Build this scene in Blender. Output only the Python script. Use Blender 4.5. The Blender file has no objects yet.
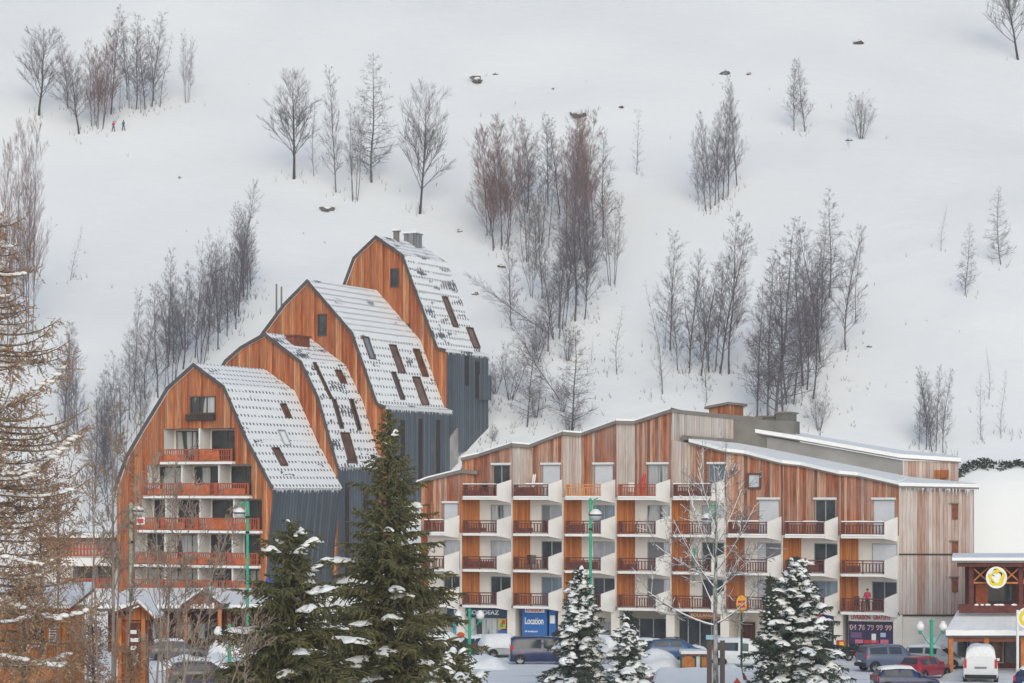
import bpy, bmesh, math, random
from mathutils import Vector, Matrix, noise
RAD = math.radians
scene = bpy.context.scene
COL = scene.collection
F, HOR, CAMZ = 2400.0, 490.0, 12.0       # focal length in pixels, horizon row, eye height above the car park

def P(px, py, y):
    return Vector(((px - 512) / F * y, y, CAMZ + (HOR - py) / F * y))
def lerp(a, b, t): return a + (b - a) * t
def sstep(a, b, x):
    t = max(0.0, min(1.0, (x - a) / (b - a))); return t * t * (3 - 2 * t)

# ------------------------------------------------------------------ terrain
def hill(x, y):
    s = y - 190.0
    h = 0.55 * s if s > 8 else (0.55 * 8 * sstep(-6, 8, s) ** 1.3 if s > -6 else 0.0)
    if s > -6:
        h += (noise.noise(Vector((x * 0.02, y * 0.02, 1.7))) * 2.6 + noise.noise(Vector((x * 0.07, y * 0.07, 4.1))) * 0.7) * sstep(10, 60, s)
    b = sstep(16, 24, x) * sstep(184, 196, y) * (13.1 + 1.0 * sstep(35.9, 38.2, x) + 0.5 * noise.noise(Vector((x * .5, y * .3, 9))) + 0.25 * noise.noise(Vector((x * 1.3, y * 1.1, 5))))
    if b > 0: h = max(h, b)
    # lower ground that passes left of the stepped chalets
    return h + 0.10 * noise.noise(Vector((x * 0.35, y * 0.35, 0.3))) * (1 if y > 150 else 0)
def hill_at(px, py):
    y = 188.0
    while y < 640:
        p = P(px, py, y)
        if hill(p.x, y) >= p.z: return Vector((p.x, y, hill(p.x, y)))
        y += 0.25
    return P(px, py, 400)
def G(px, py):
    y = CAMZ * F / (py - HOR); p = P(px, py, y); p.z = hill(p.x, y); return p

# ------------------------------------------------------------------ mesh builder
class MB:
    def __init__(s): s.v = []; s.f = []; s.m = []
    def add(s, pts, faces, mi=0):
        b = len(s.v); s.v += [tuple(p) for p in pts]
        for f in faces: s.f.append([b + i for i in f]); s.m.append(mi)
    def quad(s, a, b, c, d, mi=0): s.add([a, b, c, d], [(0, 1, 2, 3)], mi)
    def poly(s, pts, mi=0): s.add(pts, [tuple(range(len(pts)))], mi)
    def box(s, x0, x1, y0, y1, z0, z1, mi=0):
        p = [(x0,y0,z0),(x1,y0,z0),(x1,y1,z0),(x0,y1,z0),(x0,y0,z1),(x1,y0,z1),(x1,y1,z1),(x0,y1,z1)]
        s.add(p, [(0,3,2,1),(4,5,6,7),(0,1,5,4),(1,2,6,5),(2,3,7,6),(3,0,4,7)], mi)
    def prism(s, plan, z0, z1, mi=0):
        """plan polygon (x,y), z0/z1 numbers or lists per vertex"""
        n = len(plan)
        za = z0 if isinstance(z0, (list, tuple)) else [z0] * n
        zb = z1 if isinstance(z1, (list, tuple)) else [z1] * n
        ar = sum(plan[i][0] * plan[(i+1) % n][1] - plan[(i+1) % n][0] * plan[i][1] for i in range(n))
        if ar < 0: plan = plan[::-1]; za = za[::-1]; zb = zb[::-1]
        pts = [(p[0], p[1], z) for p, z in zip(plan, za)] + [(p[0], p[1], z) for p, z in zip(plan, zb)]
        fs = [tuple(range(n))[::-1], tuple(range(n, 2 * n))]
        for i in range(n):
            j = (i + 1) % n; fs.append((i, j, n + j, n + i))
        s.add(pts, fs, mi)
    def solid(s, poly, d, mi=0):
        """planar polygon (3-D points) extruded by vector d"""
        n = len(poly); d = Vector(d); a = [Vector(p) for p in poly]
        nn = Vector((0, 0, 0))
        for i in range(n): nn += a[i].cross(a[(i + 1) % n])
        if nn.dot(d) > 0: a = a[::-1]
        pts = a + [p + d for p in a]
        fs = [tuple(range(n)), tuple(range(n, 2 * n))[::-1]]
        for i in range(n):
            j = (i + 1) % n; fs.append((j, i, n + i, n + j))
        s.add(pts, fs, mi)
    def bar(s, a, b, w, h=None, up=(0, 0, 1), mi=0):
        """rectangular bar from a to b, w wide and h high"""
        a, b = Vector(a), Vector(b); d = (b - a).normalized(); h = h or w
        u = Vector(up)
        if abs(d.dot(u)) > 0.95: u = Vector((1, 0, 0))
        x = d.cross(u).normalized(); z = x.cross(d)
        pts = []
        for p in (a, b):
            for sx, sz in ((-1,-1),(1,-1),(1,1),(-1,1)): pts.append(p + x * (sx * w / 2) + z * (sz * h / 2))
        s.add(pts, [(0,1,2,3),(7,6,5,4),(0,4,5,1),(1,5,6,2),(2,6,7,3),(3,7,4,0)], mi)
    def tube(s, pts, rad, n=6, mi=0, cap=True):
        pts = [Vector(p) for p in pts]; k = len(pts)
        if not isinstance(rad, (list, tuple)): rad = [rad] * k
        b = len(s.v)
        for i, p in enumerate(pts):
            d = (pts[min(i + 1, k - 1)] - pts[max(i - 1, 0)])
            if d.length < 1e-6: d = Vector((0, 0, 1))
            d.normalize()
            u = Vector((0, 0, 1)) if abs(d.z) < 0.9 else Vector((1, 0, 0))
            x = d.cross(u).normalized(); z = x.cross(d)
            for j in range(n):
                a = 2 * math.pi * j / n
                s.v.append(tuple(p + (x * math.cos(a) + z * math.sin(a)) * rad[i]))
        for i in range(k - 1):
            for j in range(n):
                q = (j + 1) % n
                s.f.append([b + i*n + j, b + (i+1)*n + j, b + (i+1)*n + q, b + i*n + q][::-1]); s.m.append(mi)
        if cap and n > 3:
            s.f.append([b + j for j in range(n)][::-1][::-1]); s.m.append(mi)
            s.f.append([b + (k-1)*n + j for j in range(n)][::-1]); s.m.append(mi)
    def lathe(s, c, prof, n=16, mi=0):
        c = Vector(c); b = len(s.v); k = len(prof)
        for r, z in prof:
            for j in range(n):
                a = 2 * math.pi * j / n
                s.v.append((c.x + r * math.cos(a), c.y + r * math.sin(a), c.z + z))
        for i in range(k - 1):
            for j in range(n):
                q = (j + 1) % n
                s.f.append([b+i*n+j, b+i*n+q, b+(i+1)*n+q, b+(i+1)*n+j]); s.m.append(mi)
    def blob(s, c, r, rng, sub=1, rough=0.25, mi=0):
        """lumpy ellipsoid, r=(rx,ry,rz)"""
        base, fcs = ICO[sub]
        off = Vector((rng.uniform(-50, 50), rng.uniform(-50, 50), rng.uniform(-50, 50)))
        pts = []
        for p in base:
            k = 1 + rough * noise.noise(p * 1.7 + off) * 1.6
            pts.append((c[0] + p.x * r[0] * k, c[1] + p.y * r[1] * k, c[2] + p.z * r[2] * k))
        s.add(pts, fcs, mi)
    def build(s, name, mats, parent=None, smooth=False, loc=None, rot=None):
        me = bpy.data.meshes.new(name)
        me.from_pydata(s.v, [], s.f)
        if not isinstance(mats, (list, tuple)): mats = [mats]
        for m in mats: me.materials.append(m)
        if len(mats) > 1: me.polygons.foreach_set('material_index', s.m)
        if smooth: me.polygons.foreach_set('use_smooth', [True] * len(me.polygons))
        if len(s.f) < 30000:
            uv = me.uv_layers.new(name='UVMap'); d = uv.data
            for p in me.polygons:
                n = p.normal
                if abs(n.z) > 0.97: t = Vector((1, 0, 0)); w = Vector((0, 1, 0))
                else:
                    t = Vector((0, 0, 1)).cross(n).normalized(); w = n.cross(t)
                for li in p.loop_indices:
                    co = me.vertices[me.loops[li].vertex_index].co
                    d[li].uv = (co.dot(t), co.dot(w))
        me.update()
        o = bpy.data.objects.new(name, me); COL.objects.link(o)
        if parent: o.parent = parent
        if loc is not None: o.location = loc
        if rot is not None: o.rotation_euler = (0, 0, rot)
        return o
def _ico(sub):
    bm = bmesh.new(); bmesh.ops.create_icosphere(bm, subdivisions=sub, radius=1)
    r = ([v.co.copy() for v in bm.verts], [tuple(v.index for v in f.verts) for f in bm.faces]); bm.free(); return r
ICO = {1: _ico(1), 2: _ico(2), 3: _ico(3)}

def tag(o, label=None, cat=None, group=None, kind=None):
    if label: o['label'] = label
    if cat: o['category'] = cat
    if group: o['group'] = group
    if kind: o['kind'] = kind
    return o
def thing(name, label, cat, loc=(0, 0, 0), rot=0.0, group=None):
    o = bpy.data.objects.new(name, None); COL.objects.link(o)
    o.location = loc; o.rotation_euler = (0, 0, rot)
    return tag(o, label, cat, group)
def copy_tree(o, parent=None):
    c = o.copy(); COL.objects.link(c); c.parent = parent
    for ch in list(o.children): copy_tree(ch, c)
    return c

# ------------------------------------------------------------------ materials
class NT:
    def __init__(s, name):
        s.mat = bpy.data.materials.new(name); s.mat.use_nodes = True
        s.n = s.mat.node_tree.nodes; s.l = s.mat.node_tree.links; s.n.clear()
        s.out = s.n.new('ShaderNodeOutputMaterial'); s.b = s.n.new('ShaderNodeBsdfPrincipled')
        s.l.new(s.b.outputs[0], s.out.inputs[0])
    def new(s, t, **kw):
        x = s.n.new(t)
        for k, v in kw.items():
            if k in x.inputs.keys(): x.inputs[k].default_value = v
            else: setattr(x, k, v)
        return x
    def link(s, a, b): s.l.new(a, b)
    def math(s, op, a, b=None):
        x = s.n.new('ShaderNodeMath'); x.operation = op
        for i, v in enumerate((a, b)):
            if v is None: continue
            if isinstance(v, (int, float)): x.inputs[i].default_value = v
            else: s.l.new(v, x.inputs[i])
        return x.outputs[0]
    def mix(s, f, a, b, mode='MIX'):
        x = s.n.new('ShaderNodeMix'); x.data_type = 'RGBA'; x.blend_type = mode
        for i, v in ((0, f), (6, a), (7, b)):
            if isinstance(v, (int, float)): x.inputs[i].default_value = v
            elif isinstance(v, tuple): x.inputs[i].default_value = (*v, 1)
            else: s.l.new(v, x.inputs[i])
        return x.outputs[2]
    def ramp(s, f, stops, interp='LINEAR'):
        x = s.n.new('ShaderNodeValToRGB'); x.color_ramp.interpolation = interp
        e = x.color_ramp.elements
        while len(e) < len(stops): e.new(0.5)
        for i, (p, c) in enumerate(stops):
            e[i].position = p; e[i].color = (*c, 1) if len(c) == 3 else c
        s.l.new(f, x.inputs[0]); return x.outputs[0]
    def noise(s, vec, scale, detail=3, rough=0.55):
        x = s.n.new('ShaderNodeTexNoise'); x.inputs['Scale'].default_value = scale
        x.inputs['Detail'].default_value = detail; x.inputs['Roughness'].default_value = rough
        s.l.new(vec, x.inputs['Vector']); return x.outputs['Fac']
    def coord(s, which='Object'):
        return s.n.new('ShaderNodeTexCoord').outputs[which]
    def scalev(s, vec, sc):
        x = s.n.new('ShaderNodeMapping'); x.inputs['Scale'].default_value = sc; s.l.new(vec, x.inputs[0]); return x.outputs[0]
    def bump(s, h, strength=0.3, dist=0.05):
        x = s.n.new('ShaderNodeBump'); x.inputs['Strength'].default_value = strength; x.inputs['Distance'].default_value = dist
        s.l.new(h, x.inputs['Height']); s.l.new(x.outputs[0], s.b.inputs['Normal'])
    def col(s, c):
        if isinstance(c, tuple): s.b.inputs['Base Color'].default_value = (*c, 1)
        else: s.l.new(c, s.b.inputs['Base Color'])
    def set(s, rough=0.6, metal=0.0, spec=0.3):
        s.b.inputs['Roughness'].default_value = rough; s.b.inputs['Metallic'].default_value = metal
        s.b.inputs['Specular IOR Level'].default_value = spec
        return s.mat

def m_plain(name, c, rough=0.7, var=0.15, scale=2.0, metal=0.0, spec=0.3, bump=0.0):
    t = NT(name); v = t.coord(); nz = t.noise(v, scale, 4)
    lo = tuple(x * (1 - var) for x in c); hi = tuple(min(1, x * (1 + var)) for x in c)
    t.col(t.ramp(nz, [(0.3, lo), (0.7, hi)]))
    if bump: t.bump(t.noise(v, scale * 6, 3), bump, 0.02)
    return t.set(rough, metal, spec)
def m_planks(name, pal, width=0.16, grey=None, greyamt=0.45, rough=0.75, stain=0.35):
    t = NT(name); uv = t.coord('UV'); sp = t.new('ShaderNodeSeparateXYZ'); t.link(uv, sp.inputs[0])
    u = t.math('DIVIDE', sp.outputs[0], width); fl = t.math('FLOOR', u); fr = t.math('FRACT', u)
    wn = t.new('ShaderNodeTexWhiteNoise', noise_dimensions='1D'); t.link(fl, wn.inputs['W'])
    n = len(pal); c = t.ramp(wn.outputs[0], [((i + 0.01) / n, p) for i, p in enumerate(pal)], 'CONSTANT')
    # streaks that run down each board
    cmb = t.new('ShaderNodeCombineXYZ'); t.link(t.math('MULTIPLY', sp.outputs[0], 14.0), cmb.inputs[0]); t.link(t.math('MULTIPLY', sp.outputs[1], 0.55), cmb.inputs[1])
    st = t.noise(cmb.outputs[0], 1.0, 4)
    c = t.mix(t.ramp(st, [(0.35, (1, 1, 1)), (0.6, (0, 0, 0))]), c, t.mix(1.0, c, (1 - stain * 1.2, 1 - stain * 1.3, 1 - stain * 1.35), 'MULTIPLY'))
    if grey:
        g = t.noise(uv, 0.33, 3); wn2 = t.new('ShaderNodeTexWhiteNoise', noise_dimensions='1D')
        t.link(t.math('ADD', fl, 71.3), wn2.inputs['W'])
        f = t.math('MULTIPLY', t.ramp(t.math('ADD', g, t.math('MULTIPLY', wn2.outputs[0], 0.45)), [(0.6, (0, 0, 0)), (0.95, (1, 1, 1))]), greyamt)
        c = t.mix(f, c, grey)
    gr = t.math('LESS_THAN', fr, 0.09)
    c = t.mix(t.math('MULTIPLY', gr, 0.6), c, (0.03, 0.018, 0.012))
    t.col(c); t.bump(t.math('SUBTRACT', 1.0, gr), 0.5, 0.02)
    return t.set(rough)
def m_snow(name='snow', c=(0.86, 0.87, 0.885), b=0.35, sc=1.2):
    t = NT(name); v = t.coord()
    nz = t.noise(v, sc, 5); t.col(t.ramp(nz, [(0.25, tuple(x * 0.955 for x in c)), (0.7, c)]))
    t.bump(t.noise(v, sc * 2.5, 4), b, 0.12)
    t.b.inputs['Subsurface Weight'].default_value = 0.0
    return t.set(0.75, 0, 0.25)
def m_roof(name, bare=0.42, amount=0.5):
    """tiles under snow: rows of snow-guard hooks poke through, patches have slid off"""
    t = NT(name); uv = t.coord('UV'); sp = t.new('ShaderNodeSeparateXYZ'); t.link(uv, sp.inputs[0])
    u, v = sp.outputs[0], sp.outputs[1]
    wob = t.math('MULTIPLY', t.noise(uv, 0.5, 2), 0.06)
    r = t.math('FRACT', t.math('DIVIDE', t.math('ADD', v, wob), 0.74))
    row = t.math('FLOOR', t.math('DIVIDE', t.math('ADD', v, wob), 0.74))
    d = t.math('FRACT', t.math('ADD', t.math('MULTIPLY', u, 1.9), t.math('MULTIPLY', row, 0.5)))
    hook = t.math('MULTIPLY', t.math('LESS_THAN', r, 0.30), t.math('LESS_THAN', d, 0.40))
    gate = t.math('GREATER_THAN', t.noise(t.scalev(uv, (0.9, 1.5, 1)), 1.0, 4, 0.7), 1 - amount)
    hook = t.math('MULTIPLY', hook, gate)
    pt = t.noise(t.scalev(uv, (0.35, 0.9, 1)), 0.8, 4, 0.6)
    patch = t.math('GREATER_THAN', pt, 1 - bare)
    wn = t.new('ShaderNodeTexWhiteNoise', noise_dimensions='2D')
    cb = t.new('ShaderNodeCombineXYZ'); t.link(t.math('FLOOR', t.math('MULTIPLY', u, 3.3)), cb.inputs[0]); t.link(t.math('FLOOR', t.math('MULTIPLY', v, 3.0)), cb.inputs[1]); t.link(cb.outputs[0], wn.inputs['Vector'])
    tile = t.ramp(wn.outputs[0], [(0.0, (0.07, 0.08, 0.098)), (0.7, (0.135, 0.152, 0.18)), (1.0, (0.19, 0.10, 0.075))])
    tooth = t.math('LESS_THAN', d, 0.62)
    keep = t.math('MAXIMUM', hook, t.math('MULTIPLY', patch, t.math('MAXIMUM', tooth, t.math('GREATER_THAN', pt, 1 - bare + 0.05))))
    sn = t.ramp(t.noise(uv, 0.9, 4), [(0.3, (0.82, 0.832, 0.83)), (0.7, (0.87, 0.878, 0.872))])
    t.col(t.mix(keep, sn, tile)); t.bump(t.math('SUBTRACT', t.noise(uv, 1.6, 4), t.math('MULTIPLY', keep, 0.4)), 0.35, 0.05)
    return t.set(0.75)
def m_seam(name, c, width=0.42):
    t = NT(name); uv = t.coord('UV'); sp = t.new('ShaderNodeSeparateXYZ'); t.link(uv, sp.inputs[0])
    u = t.math('DIVIDE', sp.outputs[0], width); fr = t.math('FRACT', u); fl = t.math('FLOOR', u)
    wn = t.new('ShaderNodeTexWhiteNoise', noise_dimensions='1D'); t.link(fl, wn.inputs['W'])
    base = t.ramp(wn.outputs[0], [(0, tuple(x * 0.72 for x in c)), (1, tuple(x * 1.25 for x in c))])
    nz = t.noise(t.scalev(uv, (1.5, 0.4, 1)), 1.5, 4)
    base = t.mix(t.ramp(nz, [(0.5, (0, 0, 0)), (0.85, (0.5, 0.5, 0.5))]), base, tuple(x * 2.2 for x in c))
    rib = t.math('LESS_THAN', fr, 0.16); t.col(t.mix(rib, base, tuple(x * 0.45 for x in c)))
    t.bump(rib, 0.7, 0.04); return t.set(0.5, 0.2, 0.4)
def m_glass(name, c=(0.035, 0.042, 0.05), curtain=None, rough=0.12):
    t = NT(name); v = t.coord('UV')
    if curtain:
        nz = t.noise(t.scalev(v, (9, 0.4, 1)), 1.0, 2); m = t.noise(t.scalev(v, (0.9, 0.12, 1)), 1.0, 1)
        cc = t.ramp(nz, [(0.35, tuple(x * 0.7 for x in curtain)), (0.65, curtain)])
        t.col(t.mix(t.ramp(m, [(0.46, (0, 0, 0)), (0.5, (1, 1, 1))]), c, cc))
    else:
        nz = t.noise(v, 0.8, 3); t.col(t.ramp(nz, [(0.35, tuple(x * 0.5 for x in c)), (0.65, tuple(x * 1.6 for x in c))]))
    m = t.set(rough, 0, 0.5); return m
def m_bark(name, c1, c2, sc=6.0):
    t = NT(name); v = t.coord(); nz = t.noise(t.scalev(v, (1, 1, 0.35)), sc, 4)
    t.col(t.ramp(nz, [(0.35, c1), (0.65, c2)])); return t.set(0.9)
def m_leaf(name, c1, c2, c3):
    t = NT(name); g = t.new('ShaderNodeNewGeometry'); v = t.coord()
    nz = t.noise(v, 1.1, 3); r = g.outputs['Random Per Island']
    t.col(t.mix(t.math('MULTIPLY', r, 0.55), t.ramp(nz, [(0.35, c1), (0.65, c2)]), c3)); return t.set(0.75, 0, 0.2)
def m_paint(name, c, rough=0.28):
    t = NT(name); v = t.coord(); nz = t.noise(v, 2.5, 4)
    t.col(t.mix(t.ramp(nz, [(0.5, (0, 0, 0)), (0.8, (0.16, 0.16, 0.16))]), c, (0.20, 0.19, 0.18)))
    t.b.inputs['Coat Weight'].default_value = 0.4
    return t.set(rough, 0.0, 0.5)

M = {}
M['snow'] = m_snow('snow', (0.86, 0.87, 0.865))
M['snow_rough'] = m_snow('snow clumps', (0.86, 0.87, 0.867), 0.6, 3.0)
OR = [(0.50, 0.150, 0.050), (0.57, 0.205, 0.075), (0.38, 0.098, 0.036), (0.70, 0.36, 0.18), (0.53, 0.17, 0.06), (0.46, 0.13, 0.046), (0.30, 0.082, 0.035), (0.60, 0.24, 0.10)]
M['wood_orange'] = m_planks('orange larch boards', OR, 0.19, (0.30, 0.15, 0.085), 0.6, stain=0.45)
M['wood_mixed'] = m_planks('sun bleached larch boards', [(0.488,0.164,0.074),(0.615,0.339,0.212),(0.360,0.106,0.051),(0.572,0.228,0.106),(0.657,0.445,0.329),(0.445,0.143,0.069),(0.286,0.117,0.069),(0.562,0.201,0.090)], 0.24, (0.382,0.318,0.286), 0.40, stain=0.5)
M['wood_grey'] = m_planks('grey weathered boards', [(0.529,0.483,0.448),(0.460,0.391,0.356),(0.598,0.552,0.517),(0.506,0.380,0.328),(0.414,0.368,0.345),(0.575,0.483,0.425)], 0.24, (0.506,0.483,0.471), 0.5)
M['wood_pale'] = m_planks('pale pinkish boards', [(0.600,0.480,0.420),(0.504,0.372,0.312),(0.660,0.564,0.516),(0.552,0.408,0.348),(0.456,0.288,0.228),(0.624,0.540,0.504),(0.432,0.228,0.180)], 0.27, (0.576,0.540,0.516), 0.5)
M['wood_panel'] = m_planks('varnished panel boards', [(0.46, 0.155, 0.045), (0.52, 0.19, 0.06), (0.40, 0.125, 0.036)], 0.14)
M['wood_dark'] = m_planks('dark stained boards', [(0.10,0.035,0.026),(0.13,0.045,0.033),(0.085,0.03,0.024)], 0.16)
M['rail'] = m_plain('stained balcony timber', (0.135, 0.044, 0.035), 0.6, 0.3, 3)
M['rail_red'] = m_plain('red orange balcony timber', (0.36, 0.085, 0.036), 0.6, 0.25, 3)
M['panel_red'] = m_plain('red orange balcony board', (0.43, 0.115, 0.043), 0.6, 0.25, 3)
M['rail_light'] = m_plain('fresh pine balcony timber', (0.62, 0.27, 0.10), 0.6, 0.2, 3)
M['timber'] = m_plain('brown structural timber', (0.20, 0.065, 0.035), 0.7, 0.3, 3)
M['timber_dark'] = m_plain('dark red timber', (0.115, 0.032, 0.028), 0.7, 0.3, 3)
M['timber_orange'] = m_plain('orange log timber', (0.48, 0.17, 0.05), 0.7, 0.3, 3)
M['plaster'] = m_plain('cream plaster', (0.72, 0.675, 0.62), 0.85, 0.08, 0.8, bump=0.15)
M['white'] = m_plain('white painted concrete', (0.76, 0.75, 0.735), 0.8, 0.08, 0.7)
M['white_paint'] = m_plain('white gloss frame', (0.75, 0.75, 0.75), 0.5, 0.05)
M['shutter'] = m_seam('roller shutter grey', (0.40, 0.405, 0.43), 9.0)
M['shutter_white'] = m_plain('roller shutter white', (0.60, 0.62, 0.65), 0.6, 0.05)
M['fascia'] = m_plain('grey zinc fascia', (0.19, 0.172, 0.16), 0.6, 0.15, 1.5)
M['edge'] = m_plain('dark roof verge', (0.085, 0.075, 0.075), 0.6, 0.2, 2)
M['zinc'] = m_seam('grey zinc cladding', (0.23, 0.235, 0.24), 0.6)
M['metal_blue'] = m_seam('blue grey ribbed metal', (0.10, 0.12, 0.145), 0.46)
M['roof1'] = m_roof('snowed tile roof', 0.37, 0.60)
M['roof2'] = m_roof('half bare tile roof', 0.435, 0.60)
M['concrete'] = m_plain('stained concrete', (0.34, 0.33, 0.31), 0.9, 0.25, 0.8, bump=0.2)
M['plant_grey'] = m_plain('grey brown render', (0.165, 0.158, 0.145), 0.9, 0.2, 0.8)
M['concrete_grey'] = m_plain('smooth grey render', (0.27, 0.265, 0.26), 0.85, 0.15, 0.6)
M['glass'] = m_glass('window glass')
M['glass_cur'] = m_glass('window glass with curtain', curtain=(0.50, 0.52, 0.53))
M['glass_blue'] = m_glass('window glass with blue blind', (0.14, 0.18, 0.23), curtain=(0.24, 0.29, 0.35))
M['glass_brown'] = m_glass('brown roof window glass', (0.13, 0.06, 0.04))
M['frame'] = m_plain('brown window frame', (0.11, 0.06, 0.045), 0.6, 0.15)
M['frame_grey'] = m_plain('grey window frame', (0.32, 0.33, 0.34), 0.5, 0.1)
M['dark'] = m_plain('plain dark brown', (0.05, 0.04, 0.038), 0.9, 0.2)
M['green'] = m_plain('turquoise green lamp paint', (0.03, 0.36, 0.21), 0.45, 0.1)
M['green_pale'] = m_plain('faded pale green paint', (0.30, 0.36, 0.26), 0.6, 0.2)
M['globe'] = m_plain('white opal globe', (0.82, 0.80, 0.79), 0.3, 0.03)
M['black'] = m_plain('black rubber', (0.022, 0.022, 0.024), 0.7, 0.2)
M['chrome'] = m_plain('wheel alloy', (0.42, 0.43, 0.44), 0.35, 0.1, metal=0.6)
M['red_lens'] = m_plain('red lamp lens', (0.50, 0.03, 0.035), 0.25, 0.1)
M['head_lens'] = m_plain('clear lamp lens', (0.55, 0.57, 0.58), 0.15, 0.1)
M['car_glass'] = m_plain('car window glass', (0.035, 0.045, 0.055), 0.06, 0.2, spec=0.6)
M['bark'] = m_bark('grey brown bark', (0.07, 0.064, 0.068), (0.20, 0.185, 0.19))
M['twig'] = m_bark('grey violet twigs', (0.12, 0.108, 0.122), (0.19, 0.17, 0.19))
M['twig_red'] = m_bark('reddish brown twigs', (0.17, 0.115, 0.118), (0.26, 0.17, 0.165))
M['bark_dark'] = m_bark('dark bark', (0.045, 0.04, 0.042), (0.10, 0.09, 0.09))
M['birch'] = m_bark('white birch bark', (0.045, 0.042, 0.04), (0.52, 0.50, 0.48), 5.0)
M['twig_fg'] = m_bark('pale brown stems', (0.20, 0.15, 0.12), (0.33, 0.27, 0.22))
M['larch_twig'] = m_bark('larch twigs', (0.13, 0.095, 0.072), (0.26, 0.19, 0.145))
M['bud'] = m_leaf('larch buds and cones', (0.40, 0.25, 0.14), (0.50, 0.34, 0.20), (0.25, 0.16, 0.10))
M['needle'] = m_leaf('spruce needles', (0.045, 0.054, 0.026), (0.11, 0.108, 0.045), (0.23, 0.20, 0.085))
M['needle_cold'] = m_leaf('cold spruce needles', (0.028, 0.042, 0.034), (0.05, 0.07, 0.05), (0.10, 0.11, 0.075))
M['brown_leaf'] = m_leaf('dry brown leaves', (0.25, 0.125, 0.06), (0.36, 0.19, 0.10), (0.42, 0.27, 0.16))
M['rock'] = m_plain('dark rock', (0.13, 0.12, 0.12), 0.9, 0.4, 2, bump=0.5)
def flat(name, c, rough=0.55): 
    if name not in M: M[name] = m_plain(name, c, rough, 0.06, 1.0)
    return M[name]

# ground: trodden, tyre-marked snow in the car park, clean snow on the hill
def m_ground():
    t = NT('snow ground'); v = t.coord('Object'); sp = t.new('ShaderNodeSeparateXYZ'); t.link(v, sp.inputs[0])
    clean = t.ramp(t.noise(v, 0.05, 4), [(0.3, (0.825, 0.838, 0.835)), (0.7, (0.865, 0.875, 0.868))])
    tr = t.noise(t.scalev(v, (0.10, 0.9, 1)), 1.0, 5, 0.65)
    dirty = t.ramp(tr, [(0.27, (0.55, 0.545, 0.535)), (0.42, (0.78, 0.78, 0.775)), (0.55, (0.85, 0.858, 0.855))])
    wet = t.math('GREATER_THAN', t.noise(t.scalev(v, (0.16, 0.3, 1)), 1.0, 4), 0.64)
    dirty = t.mix(t.math('MULTIPLY', wet, 0.35), dirty, (0.22, 0.215, 0.215))
    mk = t.new('ShaderNodeMapRange', clamp=True); t.link(sp.outputs[1], mk.inputs[0])
    mk.inputs[1].default_value = 180; mk.inputs[2].default_value = 188; mk.inputs[3].default_value = 0; mk.inputs[4].default_value = 1
    up = t.math('GREATER_THAN', sp.outputs[2], 0.7)
    t.col(t.mix(t.math('MAXIMUM', mk.outputs[0], up), dirty, clean))
    t.bump(t.math('ADD', t.noise(v, 0.6, 5), t.math('MULTIPLY', t.noise(v, 0.09, 3), 2.0)), 0.4, 0.25)
    return t.set(0.8, 0, 0.2)
M['ground'] = m_ground()

def build_ground():
    xs = [-420, -330, -260, -200, -160, -130, -110]; x = -100.0
    while x <= 120: xs.append(x); x += 1.6
    xs += [135, 160, 200, 260, 330, 420]
    ys = [-60, -20, 20, 60, 100, 130]; y = 140.0
    while y < 260: ys.append(y); y += 1.3
    while y < 700: ys.append(y); y += 4.0
    nx = len(xs); pts = []; fs = []
    for yy in ys:
        for xx in xs: pts.append((xx, yy, hill(xx, yy)))
    for j in range(len(ys) - 1):
        for i in range(nx - 1):
            a = j * nx + i; fs.append((a, a + 1, a + nx + 1, a + nx))
    mb = MB(); mb.add(pts, fs)
    o = mb.build('snowy_ground', M['ground'], smooth=True); tag(o, kind='structure')
build_ground()

# ------------------------------------------------------------------ lettering
def text_mesh(mb, s, origin, xdir, height, depth=0.02, mi=0, width=None, bold=False):
    """letters written from ORIGIN along XDIR (horizontal), standing up along z, added to a builder"""
    cu = bpy.data.curves.new('lettering', 'FONT'); cu.body = s; cu.size = 1.0; cu.extrude = 0.02; cu.offset = 0.02 if bold else 0.0
    ob = bpy.data.objects.new('lettering', cu); COL.objects.link(ob)
    dg = bpy.context.evaluated_depsgraph_get(); me = bpy.data.meshes.new_from_object(ob.evaluated_get(dg))
    vs = [v.co.copy() for v in me.vertices]; fs = [tuple(p.vertices) for p in me.polygons]
    bpy.data.objects.remove(ob); bpy.data.curves.remove(cu); bpy.data.meshes.remove(me)
    x0 = min(v.x for v in vs); x1 = max(v.x for v in vs); y0 = min(v.y for v in vs); y1 = max(v.y for v in vs)
    k = height / (y1 - y0); kx = (width / (x1 - x0)) if width else k
    xd = Vector(xdir).normalized(); nd = Vector((xd.y, -xd.x, 0)); o = Vector(origin)
    mb.add([o + xd * ((v.x - x0) * kx) + Vector((0, 0, (v.y - y0) * k)) + nd * (depth * (1 if v.z > 0 else 0)) for v in vs], fs, mi)
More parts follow.
